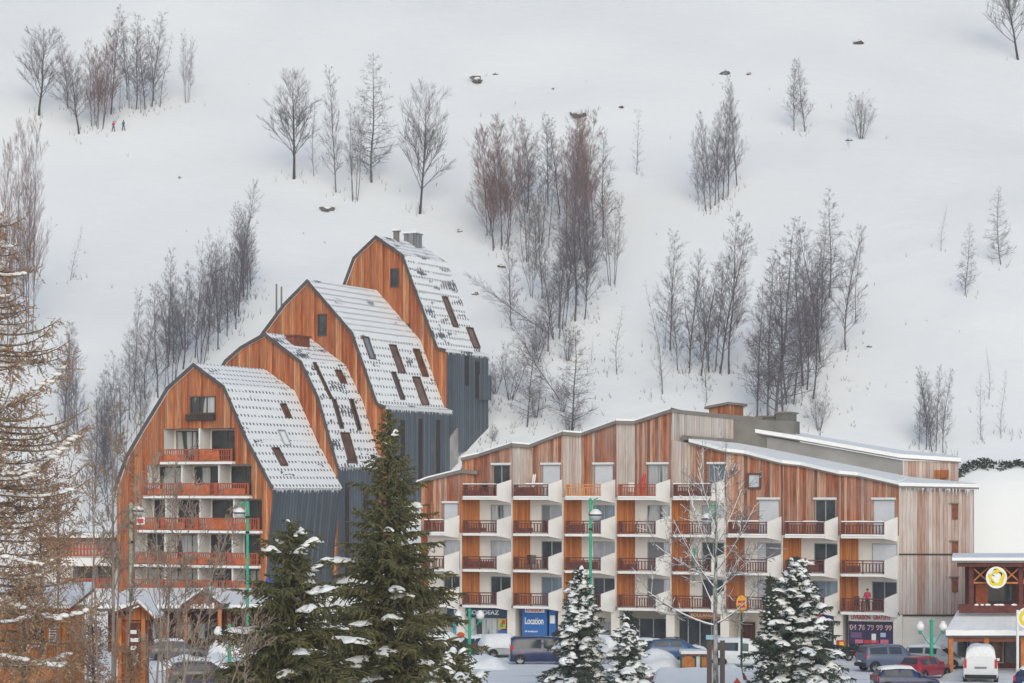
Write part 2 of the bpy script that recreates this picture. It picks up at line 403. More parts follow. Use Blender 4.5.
# ------------------------------------------------------------------ frames for the buildings
class Frame:
    """building frame: origin O on the ground, x along the front to the right, y back into the building"""
    def __init__(s, origin, ang):
        s.o = Vector(origin); s.a = ang
        s.f = Vector((math.cos(ang), -math.sin(ang), 0)); s.u = Vector((math.sin(ang), math.cos(ang), 0))
    def loc(s, px, py, yl=0.0):
        """where the sight line through (px,py) meets the wall plane y = yl: local (x, z)"""
        d = P(px, py, 1.0) - Vector((0, 0, CAMZ)); c = Vector((0, 0, CAMZ))
        t = ((s.o + s.u * yl - c).dot(s.u)) / d.dot(s.u); q = c + d * t - s.o
        return q.dot(s.f), q.z
    def w(s, x, y, z): return s.o + s.f * x + s.u * y + Vector((0, 0, z))
    def hit(s, px, py, p0, n):
        c = Vector((0, 0, CAMZ)); d = P(px, py, 1.0) - c; p = s.w(*p0)
        nw = s.f * n[0] + s.u * n[1] + Vector((0, 0, n[2])); t = (p - c).dot(nw) / d.dot(nw); q = c + d * t - s.o
        return Vector((q.dot(s.f), q.dot(s.u), q.z))

def interp(tab, z):
    """tab: list of (x,z) with falling z"""
    if z >= tab[0][1]: return tab[0][0]
    for a, b in zip(tab, tab[1:]):
        if a[1] >= z >= b[1]: return lerp(a[0], b[0], (a[1] - z) / max(1e-6, a[1] - b[1]))
    return tab[-1][0]

def wall_band(mb, L, Rr, z1, z0, xa=None, xb=None, y=0.0, mi=0):
    """front wall between heights z0..z1, outline tables L and Rr, optionally cut at xa (left limit) / xb (right limit)"""
    ks = sorted({z0, z1} | {p[1] for p in L + Rr if z0 < p[1] < z1})
    for a, b in zip(ks, ks[1:]):
        la, lb = interp(L, a), interp(L, b); ra, rb = interp(Rr, a), interp(Rr, b)
        if xa is not None: la = max(la, xa) if la < xa else la; la, lb = xa, xa
        if xb is not None: ra, rb = xb, xb
        if ra - la < 1e-3 and rb - lb < 1e-3: continue
        mb.quad((la, y, a), (ra, y, a), (rb, y, b), (lb, y, b), mi)

def bands_around(zt, zb, wins):
    """split a front into bands so that each window (x0,x1,z0,z1) is left open"""
    out = []; z = zt
    for x0, x1, z0, z1 in sorted(wins, key=lambda w: -w[3]):
        out += [(z, z1, None, None), (z1, z0, None, x0), (z1, z0, x1, None)]; z = z0
    return out + [(z, zb, None, None)]
def window_on_front(root, x0, x1, z0, z1, y, frame, pane, mull=1, depth=0.12, name='window', surround=0.09):
    """a window: frame bars standing a little proud, pane set back between them"""
    mb = MB()
    s = surround
    mb.box(x0 - s, x1 + s, y - 0.05, y + depth, z1, z1 + s); mb.box(x0 - s, x1 + s, y - 0.05, y + depth, z0 - s, z0)
    mb.box(x0 - s, x0, y - 0.05, y + depth, z0, z1); mb.box(x1, x1 + s, y - 0.05, y + depth, z0, z1)
    for k in range(mull):
        xm = lerp(x0, x1, (k + 1) / (mull + 1)); mb.box(xm - 0.03, xm + 0.03, y - 0.02, y + depth * 0.6, z0, z1)
    w = mb.build(name, frame, root)
    pb = MB(); pb.box(x0, x1, y + depth * 0.62, y + depth, z0, z1); pb.build('pane', pane, w)
    return w

TH = RAD(25)
def chalet(idx, px_peak, Dp, left, right, L, label, wood, roofmat, open_rows=None, base=-1.0, wallpx=None):
    pk = P(px_peak[0], px_peak[1], Dp)
    fr = Frame((pk.x, pk.y, 0), TH)
    root = thing('gabled_building', label, 'building', (pk.x, pk.y, 0), -TH)
    Lp = [fr.loc(*p) for p in left]; Rp = [fr.loc(*p) for p in right]     # (x,z) outline of the front
    nroof_l = sum(1 for p in left if len(p) == 2); 
    return fr, root, Lp, Rp

def strip_roof(root, pts, L, mat, name, y0=-0.28, thick=0.26, edge=None, snow_top=True):
    """roof slabs over an outline pts (x,z) that runs from the ridge downwards; extruded back by L"""
    mb = MB(); eb = MB()
    sgn = 1 if pts[-1][0] > pts[0][0] else -1
    outer = []
    for i, p in enumerate(pts):                       # offset outward
        a = Vector((*pts[max(i-1, 0)],)) if i else None
        ds = []
        if i: ds.append(Vector(p) - Vector(pts[i-1]))
        if i < len(pts) - 1: ds.append(Vector(pts[i+1]) - Vector(p))
        n = Vector((0, 0))
        for d in ds: d = d.normalized(); n += Vector((-d.y * sgn, d.x * sgn)) * (1 if sgn > 0 else 1)
        n.normalize()
        if n.y < 0 and i == 0: n = -n
        outer.append(Vector(p) + n * thick)
    if True:
        outer[0] = Vector((pts[0][0], pts[0][1] + thick * 1.25))
    for i in range(len(pts) - 1):
        a, b, c, d = Vector(pts[i]), Vector(pts[i+1]), outer[i+1], outer[i]
        ya, yb = y0 + 0.05, L
        q = [(d.x, ya, d.y), (c.x, ya, c.y), (c.x, yb, c.y), (d.x, yb, d.y)]
        if sgn < 0: q = q[::-1]
        mb.poly(q)                                                        # snowed outer face
        eb.solid([(a.x, y0, a.y), (b.x, y0, b.y), (c.x, y0, c.y), (d.x, y0, d.y)], (0, 0.10, 0))   # verge board on the gable
        lo = [(a.x, y0 + 0.1, a.y), (b.x, y0 + 0.1, b.y), (b.x, yb, b.y), (a.x, yb, a.y)]
        mb.poly(lo if sgn < 0 else lo[::-1])
        if i == len(pts) - 2:
            mb.poly([(b.x, ya, b.y), (c.x, ya, c.y), (c.x, yb, c.y), (b.x, yb, b.y)])
        mb.poly([(a.x, yb, a.y), (b.x, yb, b.y), (c.x, yb, c.y), (d.x, yb, d.y)])
    o = mb.build(name, mat, root)
    eb.build('verge_board', edge or M['edge'], o)
    return o, outer

def roof_window(fr, roof_obj, pts, seg, px, py, w, h, pane, frame, thick=0.26, opened=False, lift=0.06):
    """dormer-less roof window lying in roof segment seg of outline pts"""
    a = Vector((pts[seg][0], 0, pts[seg][1])); b = Vector((pts[seg+1][0], 0, pts[seg+1][1]))
    d = (b - a).normalized(); n = Vector((-d.z, 0, d.x)); n = n if n.z > 0 else -n
    q = fr.hit(px, py, a + n * thick, n)
    e = Vector((0, 1, 0)); up = -d
    mb = MB(); pb = MB()
    def ob(m, c, hw, hh, t0, t1):
        pts_ = []
        for t in (t0, t1):
            for sx, sz in ((-1,-1),(1,-1),(1,1),(-1,1)): pts_.append(c + e * (sx*hw) + up * (sz*hh) + n * t)
        m.add(pts_, [(0,3,2,1),(4,5,6,7),(0,1,5,4),(1,2,6,5),(2,3,7,6),(3,0,4,7)])
    s = 0.09
    ob(mb, q + up * (h/2 + s/2), w/2 + s, s/2, -0.1, lift + 0.08); ob(mb, q - up * (h/2 + s/2), w/2 + s, s/2, -0.1, lift + 0.02)
    ob(mb, q - e * (w/2 + s/2), s/2, h/2, -0.1, lift + 0.05); ob(mb, q + e * (w/2 + s/2), s/2, h/2, -0.1, lift + 0.05)
    ob(pb, q, w/2, h/2, -0.1, lift - 0.03)
    o = mb.build('roof_window', frame, roof_obj)          # part of the roof
    pb2 = pb.build('pane', pane, roof_obj)
    return o

def slats(mb, x0, x1, y, z0, z1, step=0.22, w=0.09, t=0.035, mi=0):
    n = max(1, int((x1 - x0) / step))
    for i in range(n):
        xc = x0 + (i + 0.5) * (x1 - x0) / n; mb.box(xc - w/2, xc + w/2, y, y + t, z0, z1, mi)

# ---- block one, the lowest, with loggias
EX = dict()
def gable_common(fr, root, Lp, Rp, nl, nr, L, wood, roofmat, zbase, bands, side=True, Lwall=None):
    """roof right+left over the first nl / nr outline points; side walls below; front wall bands"""
    ro, outer = strip_roof(root, Rp[:nr], L, roofmat, 'roof')
    rl, _ = strip_roof(root, Lp[:nl], L, M['snow'], 'roof_slope')
    fb = MB()
    for z1, z0, xa, xb in bands:
        wall_band(fb, Lp, Rp, z1, z0, xa, xb)
    fb.build('timber_front', wood, root)
    ic = MB(); ri = random.Random(int(L * 100)); ex_, ez_ = Rp[nr-1]
    for _ in range(int(L * 7)): yy = ri.uniform(0, L - .1); l = ri.uniform(.1, .5) ** 1.7; ic.tube([(ex_ + .1, yy, ez_ + .04), (ex_ + .1, yy, ez_ - l)], [.035, .004], 4, cap=False)
    tag(ic.build('icicle_fringe', flat('ice', (0.70, 0.74, 0.78), 0.25), ro), kind='stuff')
    # side wall under the eave, ribbed metal, and the plain back and far side
    sb = MB()
    lw = Lwall or L
    ks = Rp[nr-1:]
    for a, b in zip(ks, ks[1:]):
        xa_, xb_ = a[0] - 0.02, b[0] - 0.02
        sb.quad((xa_, 0.02, a[1]), (xa_, lw, a[1]), (xb_, lw, b[1]), (xb_, 0.02, b[1]))
    ks = Lp[nl-1:]
    for a, b in zip(ks, ks[1:]):
        sb.quad((a[0] + 0.02, lw, a[1]), (a[0] + 0.02, 0.02, a[1]), (b[0] + 0.02, 0.02, b[1]), (b[0] + 0.02, lw, b[1]))
    allz = sorted({p[1] for p in Lp + Rp})
    for a, b in zip(allz, allz[1:]):
        sb.quad((interp(Rp, a), lw - 0.05, a), (interp(Lp, a), lw - 0.05, a), (interp(Lp, b), lw - 0.05, b), (interp(Rp, b), lw - 0.05, b))
    sb.build('metal_side_wall', M['metal_blue'], root)
    return ro

def block1():
    D = 190.0; pk = P(195, 367, D); fr = Frame((pk.x, pk.y, 0), TH)
    root = thing('gabled_building', 'lowest gabled timber building with stacked rows of red balconies', 'building', (pk.x, pk.y, 0), -TH, 'timber gabled buildings stepping up the slope')
    left = [(195,367),(170,389.5),(146,429),(129,458),(117,492),(117,560),(119,612)]
    right = [(195,367),(224,388),(247,441),(273,490),(268,545),(264,612)]
    Lp = [fr.loc(*p) for p in left]; Rp = [fr.loc(*p) for p in right]
    L = 10.75
    loc = fr.loc
    rows = [((163.8, 428.5), (234.8, 461.5)), ((147.3, 464.5), (251.5, 495.5)), ((141.5, 498.5), (262, 530)), ((134.8, 533), (260.5, 564.5)), ((134.8, 567.5), (259.5, 592))]
    R = [(loc(a[0], 500)[0], loc(b[0], 500)[0], loc(195, a[1])[1], loc(195, b[1])[1]) for a, b in rows]   # x0,x1,ztop,zbot
    bands = []
    wx0, wz1 = loc(191, 397.5); wx1, wz0 = loc(215, 412.5)
    bands = bands_around(Lp[0][1], R[0][2], [(wx0, wx1, wz0, wz1)]); zprev = R[0][2]
    for x0, x1, z1, z0 in R:
        if zprev - z1 > 1e-4: bands.append((zprev, z1, None, None))
        bands.append((z1, z0, None, x0)); bands.append((z1, z0, x1, None)); zprev = z0
    bands.append((zprev, Lp[-1][1], None, None))
    ro = gable_common(fr, root, Lp, Rp, 5, 4, L - 0.03, M['wood_orange'], M['roof1'], 0, bands)
    cols = [[182.5, 207.5][:0] + [200], [182, 219], [166, 200, 234.5], [165, 198.5, 233], [165, 198.5, 233]]
    part_px = [[199.5], [182, 219], [166, 200, 234], [165, 198.5, 232.5], [165, 198.5, 232.5]]
    rng = random.Random(4)
    dep = 1.55
    for k, (x0, x1, z1, z0) in enumerate(R):
        lb = MB()      # loggia shell
        lb.quad((x0, dep, z0), (x1, dep, z0), (x1, dep, z1), (x0, dep, z1), 0)                 # back wall
        lb.quad((x0, 0.03, z0), (x0, dep, z0), (x0, dep, z1), (x0, 0.03, z1), 0)
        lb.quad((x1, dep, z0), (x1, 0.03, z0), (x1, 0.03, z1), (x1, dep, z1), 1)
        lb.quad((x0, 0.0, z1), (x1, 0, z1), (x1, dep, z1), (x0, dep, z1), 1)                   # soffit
        lb.quad((x0, 0.0, z0), (x0, dep, z0), (x1, dep, z0), (x1, 0, z0), 0)
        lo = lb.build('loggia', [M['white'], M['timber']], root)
        eb = MB(); eb.box(x0 - 0.05, x1 + 0.05, -0.5, 0.02, z0 - 0.22, z0 - 0.02); eb.build('slab_edge', M['white'], lo)
        # partitions
        xs = [x0] + [loc(p, 500)[0] for p in part_px[k]] + [x1]
        pb = []
        for p in xs[1:-1]:
            m = MB(); m.box(p - 0.07, p + 0.07, -0.02, dep, z0, z1); m.build('partition_wall', M['white'], lo)
        # windows behind each compartment
        for a, b in zip(xs, xs[1:]):
            if b - a < 0.9: 
                pane = M['glass_blue']
            else: pane = rng.choice([M['glass_cur'], M['glass_cur'], M['glass'], M['glass']])
            m = MB(); aa, bb = a + 0.25, b - 0.12; zt_ = z1 - 0.22
            w = 0.07
            m.box(aa, bb, dep - 0.12, dep - 0.01, zt_, zt_ + w); m.box(aa, aa + w, dep - 0.12, dep - 0.01, z0 + 0.05, zt_); m.box(bb - w, bb, dep - 0.12, dep - 0.01, z0 + 0.05, zt_)
            m.box((aa+bb)/2 - w/2, (aa+bb)/2 + w/2, dep - 0.11, dep - 0.01, z0 + 0.05, zt_)
            wn = m.build('window', M['frame'], root)
            m = MB(); m.box(aa + w, bb - w, dep - 0.07, dep - 0.012, z0 + 0.05, zt_); m.build('pane', pane, wn)
        # balustrade
        rb = MB(); zr = z0 + 0.98
        rb.box(x0 - 0.02, x1 + 0.02, -0.50, -0.42, zr - 0.09, zr); rb.box(x0 - 0.02, x1 + 0.02, -0.49, -0.43, z0 + 0.02, z0 + 0.12)
        rb.box(x0 - 0.02, x1 + 0.02, -0.49, -0.43, z0 + 0.42, z0 + 0.48)
        x = x0
        for p in xs:
            pw = 0.36 if p not in (xs[0], xs[-1]) else 0.1
            rb.box(p - pw/2, p + pw/2, -0.53, -0.40, z0 - 0.0, zr + 0.03)
        slats(rb, x0, x1, -0.475, z0 + 0.12, zr - 0.09, 0.2, 0.085)
        bo = rb.build('balcony_railing', M['rail_red'], lo)
        # planter boards and lower panels, uneven from one flat to the next
        for a, b in zip(xs, xs[1:]):
            if b - a > 1.2:
                q0 = a + rng.uniform(0.1, 0.3) * (b - a); q1 = min(b - .1, q0 + rng.uniform(0.45, 0.7) * (b - a)); m = MB()
                m.box(q0, q1, -0.56, -0.503, z0 + 0.06, z0 + rng.uniform(0.5, 0.88)); m.build('balcony_panel', M['panel_red'], lo)
    # top window with its planter
    x0, za = loc(191, 397.5); x1, zb = loc(215, 412.5)
    w = window_on_front(root, x0, x1, zb, za, -0.02, M['frame'], M['glass_cur'], 2, 0.14)
    m = MB(); m.box(x0 - 0.25, x1 + 0.1, -0.42, -0.06, zb - 0.62, zb - 0.12); m.build('flower_box', M['dark'], w)
    for px, py, ww, hh in ((285.5, 411, 0.75, 1.1), (279.5, 457, 0.95, 1.5)):
        roof_window(fr, ro, Rp, 2 if py > 440 else 1, px, py, ww, hh, M['glass_brown'], M['frame'])
    roof_window(fr, ro, Rp, 1, 284, 438, 0.9, 1.2, M['snow'], M['frame_grey'])
    # plinth
    m = MB(); m.box(Lp[-1][0], Rp[-1][0], 0.05, 2.2, -1.0, Lp[-1][1] + 0.02); m.build('plinth', M['concrete'], root)
    return fr
FR1 = block1()

def block(Dp, peak, left, right, nl, nr, L, label, roofmat, gwins, rwins, foot, wood='wood_orange', Lwall=None, slots=()):
    pk = P(peak[0], peak[1], Dp); fr = Frame((pk.x, pk.y, 0), TH)
    root = thing('gabled_building', label, 'building', (pk.x, pk.y, 0), -TH, 'timber gabled buildings stepping up the slope')
    Lp = [fr.loc(*p) for p in left]; Rp = [fr.loc(*p) for p in right]
    zb = foot
    Lp.append((Lp[-1][0], zb)); Rp.append((Rp[-1][0], zb))
    ro = gable_common(fr, root, Lp, Rp, nl, nr, L, M[wood], roofmat, zb, bands_around(Lp[0][1], zb, [(fr.loc(px - w_/2, 490)[0], fr.loc(px + w_/2, 490)[0], fr.loc(px, py + h_/2)[1], fr.loc(px, py - h_/2)[1]) for px, py, w_, h_, _m, _p in gwins]), Lwall=Lwall)
    for px, py, wpx, hpx, mull, pane in gwins:
        x0, z1 = fr.loc(px - wpx/2, py - hpx/2); x1, z0 = fr.loc(px + wpx/2, py + hpx/2)
        window_on_front(root, x0, x1, z0, z1, -0.02, M['frame'], M[pane], mull, 0.12)
    for px, py, ww, hh, pane in rwins:
        # pick the segment whose hit point lies inside it
        for sg in range(nr - 1):
            a = Vector((Rp[sg][0], 0, Rp[sg][1])); b = Vector((Rp[sg+1][0], 0, Rp[sg+1][1])); d = (b - a).normalized()
            n = Vector((-d.z, 0, d.x)); n = n if n.z > 0 else -n
            q = fr.hit(px, py, a + n * 0.26, n)
            t = (q - a).dot(d) / (b - a).length
            if -0.1 <= t <= 1.02: break
        roof_window(fr, ro, Rp, sg, px, py, ww, hh, M[pane], M['frame'])
    for y0, y1, z0, z1 in slots:
        m = MB(); x = Rp[nr][0]; m.box(x - 0.1, x + 0.05, y0, y1, z0, z1); m.build('wall_slot', M['dark'], root)
    return fr, root, Lp, Rp, ro

B2 = block(199.7, (266, 336.5), [(266,336.5),(243,349),(228,362),(205,400)], [(266,336.5),(301,363),(318,399),(337.5,468)], 4, 4, 7.24,
      'second gabled timber building, rising behind the balconied one, its roof half cleared of snow', M['roof2'], [],
      [(322.5, 381, 0.3, 3.3, 'glass'), (340.5, 377, 0.9, 1.1, 'glass_brown'), (337.5, 414, 0.45, 2.4, 'glass'), (355, 415, 0.5, 2.6, 'glass'), (348.5, 448, 1.3, 2.5, 'glass_brown')], 5.0,
      slots=((1.4, 1.9, 5, 12.6), (4.6, 5.2, 5, 12.2)))
# snow-free dormer box by the ridge of the second building
def ridge_box(b, px, py, w, l, h):
    fr, root, Lp, Rp, ro = b
    a = Vector((Rp[0][0], 0, Rp[0][1])); c = Vector((Rp[1][0], 0, Rp[1][1])); d = (c - a).normalized(); n = Vector((-d.z, 0, d.x))
    q = fr.hit(px, py, a + n * 0.3, n)
    m = MB(); m.box(q.x - w/2, q.x + w/2, q.y - l/2, q.y + l/2, q.z - 0.5, q.z + h); m.box(q.x - w/2 - 0.12, q.x + w/2 + 0.12, q.y - l/2 - 0.12, q.y + l/2 + 0.12, q.z + h, q.z + h + 0.12)
    m.build('roof_hatch', M['timber'], ro)
ridge_box(B2, 298, 343, 0.8, 2.6, 0.5)
B3 = block(206.3, (308.5, 283), [(308.5,283),(287,305),(266,333),(240,372)], [(308.5,283),(352,334),(377,405),(386.5,409)], 4, 4, 12.38,
      'tall third gabled timber building, one small window under a sharp pointed gable', M['roof1'], [(322.3, 325, 7.5, 20, 0, 'glass')],
      [(368.6, 348, 0.9, 1.9, 'glass_blue'), (397, 359, 1.1, 2.5, 'glass_brown'), (420.5, 363, 1.0, 2.5, 'glass_brown'), (397.8, 386, 0.6, 2.4, 'glass'), (420.5, 391, 1.2, 2.5, 'glass_brown')], 8.0,
      Lwall=12.0, slots=((2.6, 3.3, 8.6, 18.0), (6.0, 6.6, 12, 18.2), (9.4, 10.0, 13.4, 18.2)))
B4 = block(217.5, (377, 239), [(377,239),(356,259),(345,289),(330,330)], [(377,239),(402,256),(437.5,349.5),(446.5,352)], 4, 4, 8.7,
      'topmost gabled timber building with chimneys, highest up the snowy slope', M['roof2'], [(394.8, 278, 7, 17, 0, 'glass'), (401.5, 331.5, 15, 13, 1, 'glass')],
      [(450, 312, 0.9, 2.9, 'glass_brown'), (473, 338, 1.2, 1.9, 'glass_brown')], 15.5,
      slots=((3.8, 4.5, 21.5, 24.2), (5.9, 6.7, 20.4, 23.8)))
def chimneys():
    fr, root, Lp, Rp, ro = B4
    for y, w, h, mat in ((3.3, 0.42, 0.95, 'fascia'), (6.6, 1.25, 1.0, 'zinc')):
        x, z = Rp[0][0] + 0.25, Rp[0][1]
        m = MB(); m.box(x - w/2, x + w/2, y - w/2, y + w/2, z - 0.4, z + h); m.box(x - w/2 - 0.08, x + w/2 + 0.08, y - w/2 - 0.08, y + w/2 + 0.08, z + h, z + h + 0.1)
        c = m.build('chimney', M[mat], ro)
        m = MB(); m.box(x - w/2 - 0.1, x + w/2 + 0.1, y - w/2 - 0.1, y + w/2 + 0.1, z + h + 0.1, z + h + 0.24); m.build('chimney_snow', M['snow'], ro)
    # lift hatch boxes on the side wall and stone foundation under the high end
    xr = Rp[-1][0]
    m = MB(); m.box(xr - 0.4, xr + 0.35, 6.6, 8.6, 20.3, 22.6); m.build('side_box', M['metal_blue'], root)
    m = MB(); m.prism([(xr - 6, 0.3), (xr - 0.25, 0.3), (xr - 0.25, 9.0), (xr - 6, 9.0)], 10, [15.4, 15.4, 19.8, 19.8]); m.build('foundation', M['concrete'], root)
    fr, root, Lp, Rp, ro = B3
    xr = Rp[-1][0]
    m = MB(); m.prism([(xr - 6, 5.0), (xr - 0.35, 5.0), (xr - 0.35, 14.4), (xr - 6, 14.4)], 6, [12.2, 12.2, 17.6, 17.6]); m.build('foundation', M['concrete'], root)
    m = MB(); tl = lambda w_: Vector(((w_ - fr.o).dot(fr.f), (w_ - fr.o).dot(fr.u), w_.z)); m.bar(tl(hill_at(424, 468)), tl(hill_at(474, 412)), .7, .5); m.build('footing_shadow_bar', M['dark'], root)  # shadow band below the concrete foundation, put in as a dark bar
    # masts behind the third gable
chimneys()
# ------------------------------------------------------------------ the long stepped apartment block on the right
PH = RAD(20.7)
_o = P(417, 490, 188.0)
FA = Frame((_o.x, _o.y, 0), PH)
LV = [3.12, 5.89, 8.67, 11.44]
FWD, BACK, RAILY = 0.0, 0.8, -1.1
CORN = [421.0, 461.8, 512.5, 563.5, 616.5, 671.5, 726, 783, 839.5, 899]
SX = [FA.loc(p, 490, FWD)[0] for p in CORN]
def sx(px, yl=0.0): return FA.loc(px, 490, yl)[0]
def zz(px, py, yl=0.0): return FA.loc(px, py, yl)[1]
AP = thing('apartment_building', 'long timber clad apartment block with stacked balconies and shops along its foot', 'building', FA.o, -PH)

def plan_wall(mb, p0, p1, z0, z1a, z1b, hole=None, mi=0, reveal=0.14, rmi=None):
    """upright wall over plan segment p0->p1, top height z1a..z1b; hole=(t0,t1,h0,h1)"""
    p0, p1 = Vector((*p0, 0)), Vector((*p1, 0))
    def q(t, z): p = p0.lerp(p1, t); return (p.x, p.y, z)
    top = lambda t: lerp(z1a, z1b, t)
    if not hole:
        mb.quad(q(0, z0), q(1, z0), q(1, z1b), q(0, z1a), mi); return
    t0, t1, h0, h1 = hole
    mb.quad(q(0, z0), q(t0, z0), q(t0, top(t0)), q(0, z1a), mi); mb.quad(q(t1, z0), q(1, z0), q(1, z1b), q(t1, top(t1)), mi)
    if h0 > z0 + 0.01: mb.quad(q(t0, z0), q(t1, z0), q(t1, h0), q(t0, h0), mi)
    mb.quad(q(t0, h1), q(t1, h1), q(t1, top(t1)), q(t0, top(t0)), mi)
    d = (p1 - p0).normalized(); n = Vector((-d.y, d.x, 0)) * reveal
    r = mi if rmi is None else rmi
    def qn(t, z): p = p0.lerp(p1, t) + n; return (p.x, p.y, z)
    mb.quad(q(t0, h0), qn(t0, h0), qn(t0, h1), q(t0, h1), r); mb.quad(qn(t1, h0), q(t1, h0), q(t1, h1), qn(t1, h1), r)
    mb.quad(q(t0, h1), qn(t0, h1), qn(t1, h1), q(t1, h1), r); mb.quad(qn(t0, h0), q(t0, h0), q(t1, h0), qn(t1, h0), r)

def plan_window(p0, p1, hole, kind, root, half=None):
    """frame and pane (or lowered roller shutter) in a wall hole"""
    p0, p1 = Vector((*p0, 0)), Vector((*p1, 0)); d = (p1 - p0).normalized(); n = Vector((-d.y, d.x, 0))
    t0, t1, h0, h1 = hole; a, b = p0.lerp(p1, t0), p0.lerp(p1, t1)
    Z = Vector((0, 0, 1)); fb = MB(); w = 0.07
    def blk(m, u0, u1, z0, z1, n0, n1):
        L = (b - a)
        pts = []
        for z in (z0, z1):
            for (u, nn) in ((u0, n0), (u1, n0), (u1, n1), (u0, n1)): pts.append(a + d * u + n * nn + Z * z)
        m.add(pts, [(0,3,2,1),(4,5,6,7),(0,1,5,4),(1,2,6,5),(2,3,7,6),(3,0,4,7)])
    W = (b - a).length
    fm = M['frame_grey']
    blk(fb, 0.002, W - 0.002, h1 - w, h1 - 0.002, 0.03, 0.13); blk(fb, 0.002, w, h0, h1 - w, 0.03, 0.13); blk(fb, W - w, W - 0.002, h0, h1 - w, 0.03, 0.13)
    blk(fb, w, W - w, h0 + 0.002, h0 + w, 0.03, 0.13)
    if kind in ('shutter', 'shutter_white', 'half'):
        win = fb.build('window', fm, root); m = MB()
        blk(m, w, W - w, (h0 + w) if kind != 'half' else lerp(h0, h1, 0.45), h1 - w, 0.06, 0.115)
        m.build('roller_shutter', M['shutter_white' if kind == 'shutter_white' else 'shutter'], win)
        if kind == 'half':
            m = MB(); blk(m, w, W - w, h0 + w, lerp(h0, h1, 0.45) - 0.002, 0.09, 0.128); m.build('pane', M['glass'], win)
    else:
        for mx in ((0.5,) if W > 0.9 else ()): blk(fb, W*mx - w/2, W*mx + w/2, h0 + w, h1 - w, 0.03, 0.13)
        win = fb.build('window', fm, root); m = MB()
        if W > 0.9:
            blk(m, w, W/2 - w/2, h0 + w, h1 - w, 0.075, 0.125); blk(m, W/2 + w/2, W - w, h0 + w, h1 - w, 0.095, 0.128)
        else: blk(m, w, W - w, h0 + w, h1 - w, 0.09, 0.128)
        m.build('pane', M[kind], win)
    return win

# per bay: rail px range, fin right px, {level index: window kind}, number of levels, weather
BAYS = [
 dict(n='A', rail=(424.5, 444.5), fin=459.5, lv=3, win={2: 'shutter_white', 1: 'shutter', 0: 'glass'}),
 dict(n='B', rail=(463, 497.2), fin=511.5, lv=4, win={3: 'glass', 2: 'glass_cur', 1: 'shutter', 0: 'glass'}),
 dict(n='C', rail=(513.5, 548.8), fin=562.3, lv=4, win={3: 'shutter_white', 2: 'half', 1: 'glass', 0: 'glass_blue'}),
 dict(n='D', rail=(565.5, 601.3), fin=615.4, lv=4, win={3: 'shutter_white', 2: 'glass_blue', 1: 'shutter', 0: 'glass'}),
 dict(n='E', rail=(618, 656.2), fin=670.4, lv=4, win={3: 'glass_cur', 2: 'glass_cur', 1: 'shutter', 0: 'shutter'}),
 dict(n='F', rail=(673.3, 711.8), fin=724.6, lv=4, win={3: 'glass_blue', 2: 'shutter', 1: 'glass', 0: 'glass'}),
 dict(n='G', rail=(728, 767.6), fin=781.5, lv=3, win={2: 'shutter_white', 1: 'shutter', 0: 'shutter'}),
 dict(n='H', rail=(785, 825), fin=838, lv=3, win={2: 'glass', 1: 'glass', 0: 'glass_blue'}),
 dict(n='I', rail=(841.3, 884.8), fin=897.8, lv=3, win={2: 'shutter_white', 1: 'shutter_white', 0: 'glass'}),
]
# roof heights along the zigzag, read off the sight lines: (left z at grey start, z at grey end, z at right corner)
def rz(pxa, pya, ya, pxb, pyb, yb, pxc, pyc, yc): return (zz(pxa, pya, ya), zz(pxb, pyb, yb), zz(pxc, pyc, yc))
ROOFZ = {
 'A': (zz(421, 484, 0), zz(430, 481.5, .4), zz(462, 473, 0)),
 'B': (zz(462, 461, 0), zz(475, 457, .8), zz(513, 446.5, 0)),
 'C': rz(513, 446.5, 0, 529, 448, .8, 564.5, 435, 0),
 'D': rz(564.5, 435, 0, 580, 436.5, .8, 619, 424, 0),
 'E': rz(619, 424, 0, 632, 424.5, .8, 672, 412.5, 0),
 'F': (zz(672, 440, 0), zz(688, 443.6, .8), zz(729, 453.2, 0)),
 'G': (zz(729, 453.5, 0), zz(741, 455.2, .8), zz(785, 465, 0)),
 'H': (zz(785, 465.2, 0), zz(797, 466.8, .8), zz(842, 475.6, 0)),
 'I': (zz(842, 475.8, 0), zz(855, 477.2, .8), zz(899, 486.3, 0)),
}
SHOPH = 2.72
wood = MB(); grey = MB(); cream = MB(); panel = MB(); gf = MB()
rng = random.Random(11)
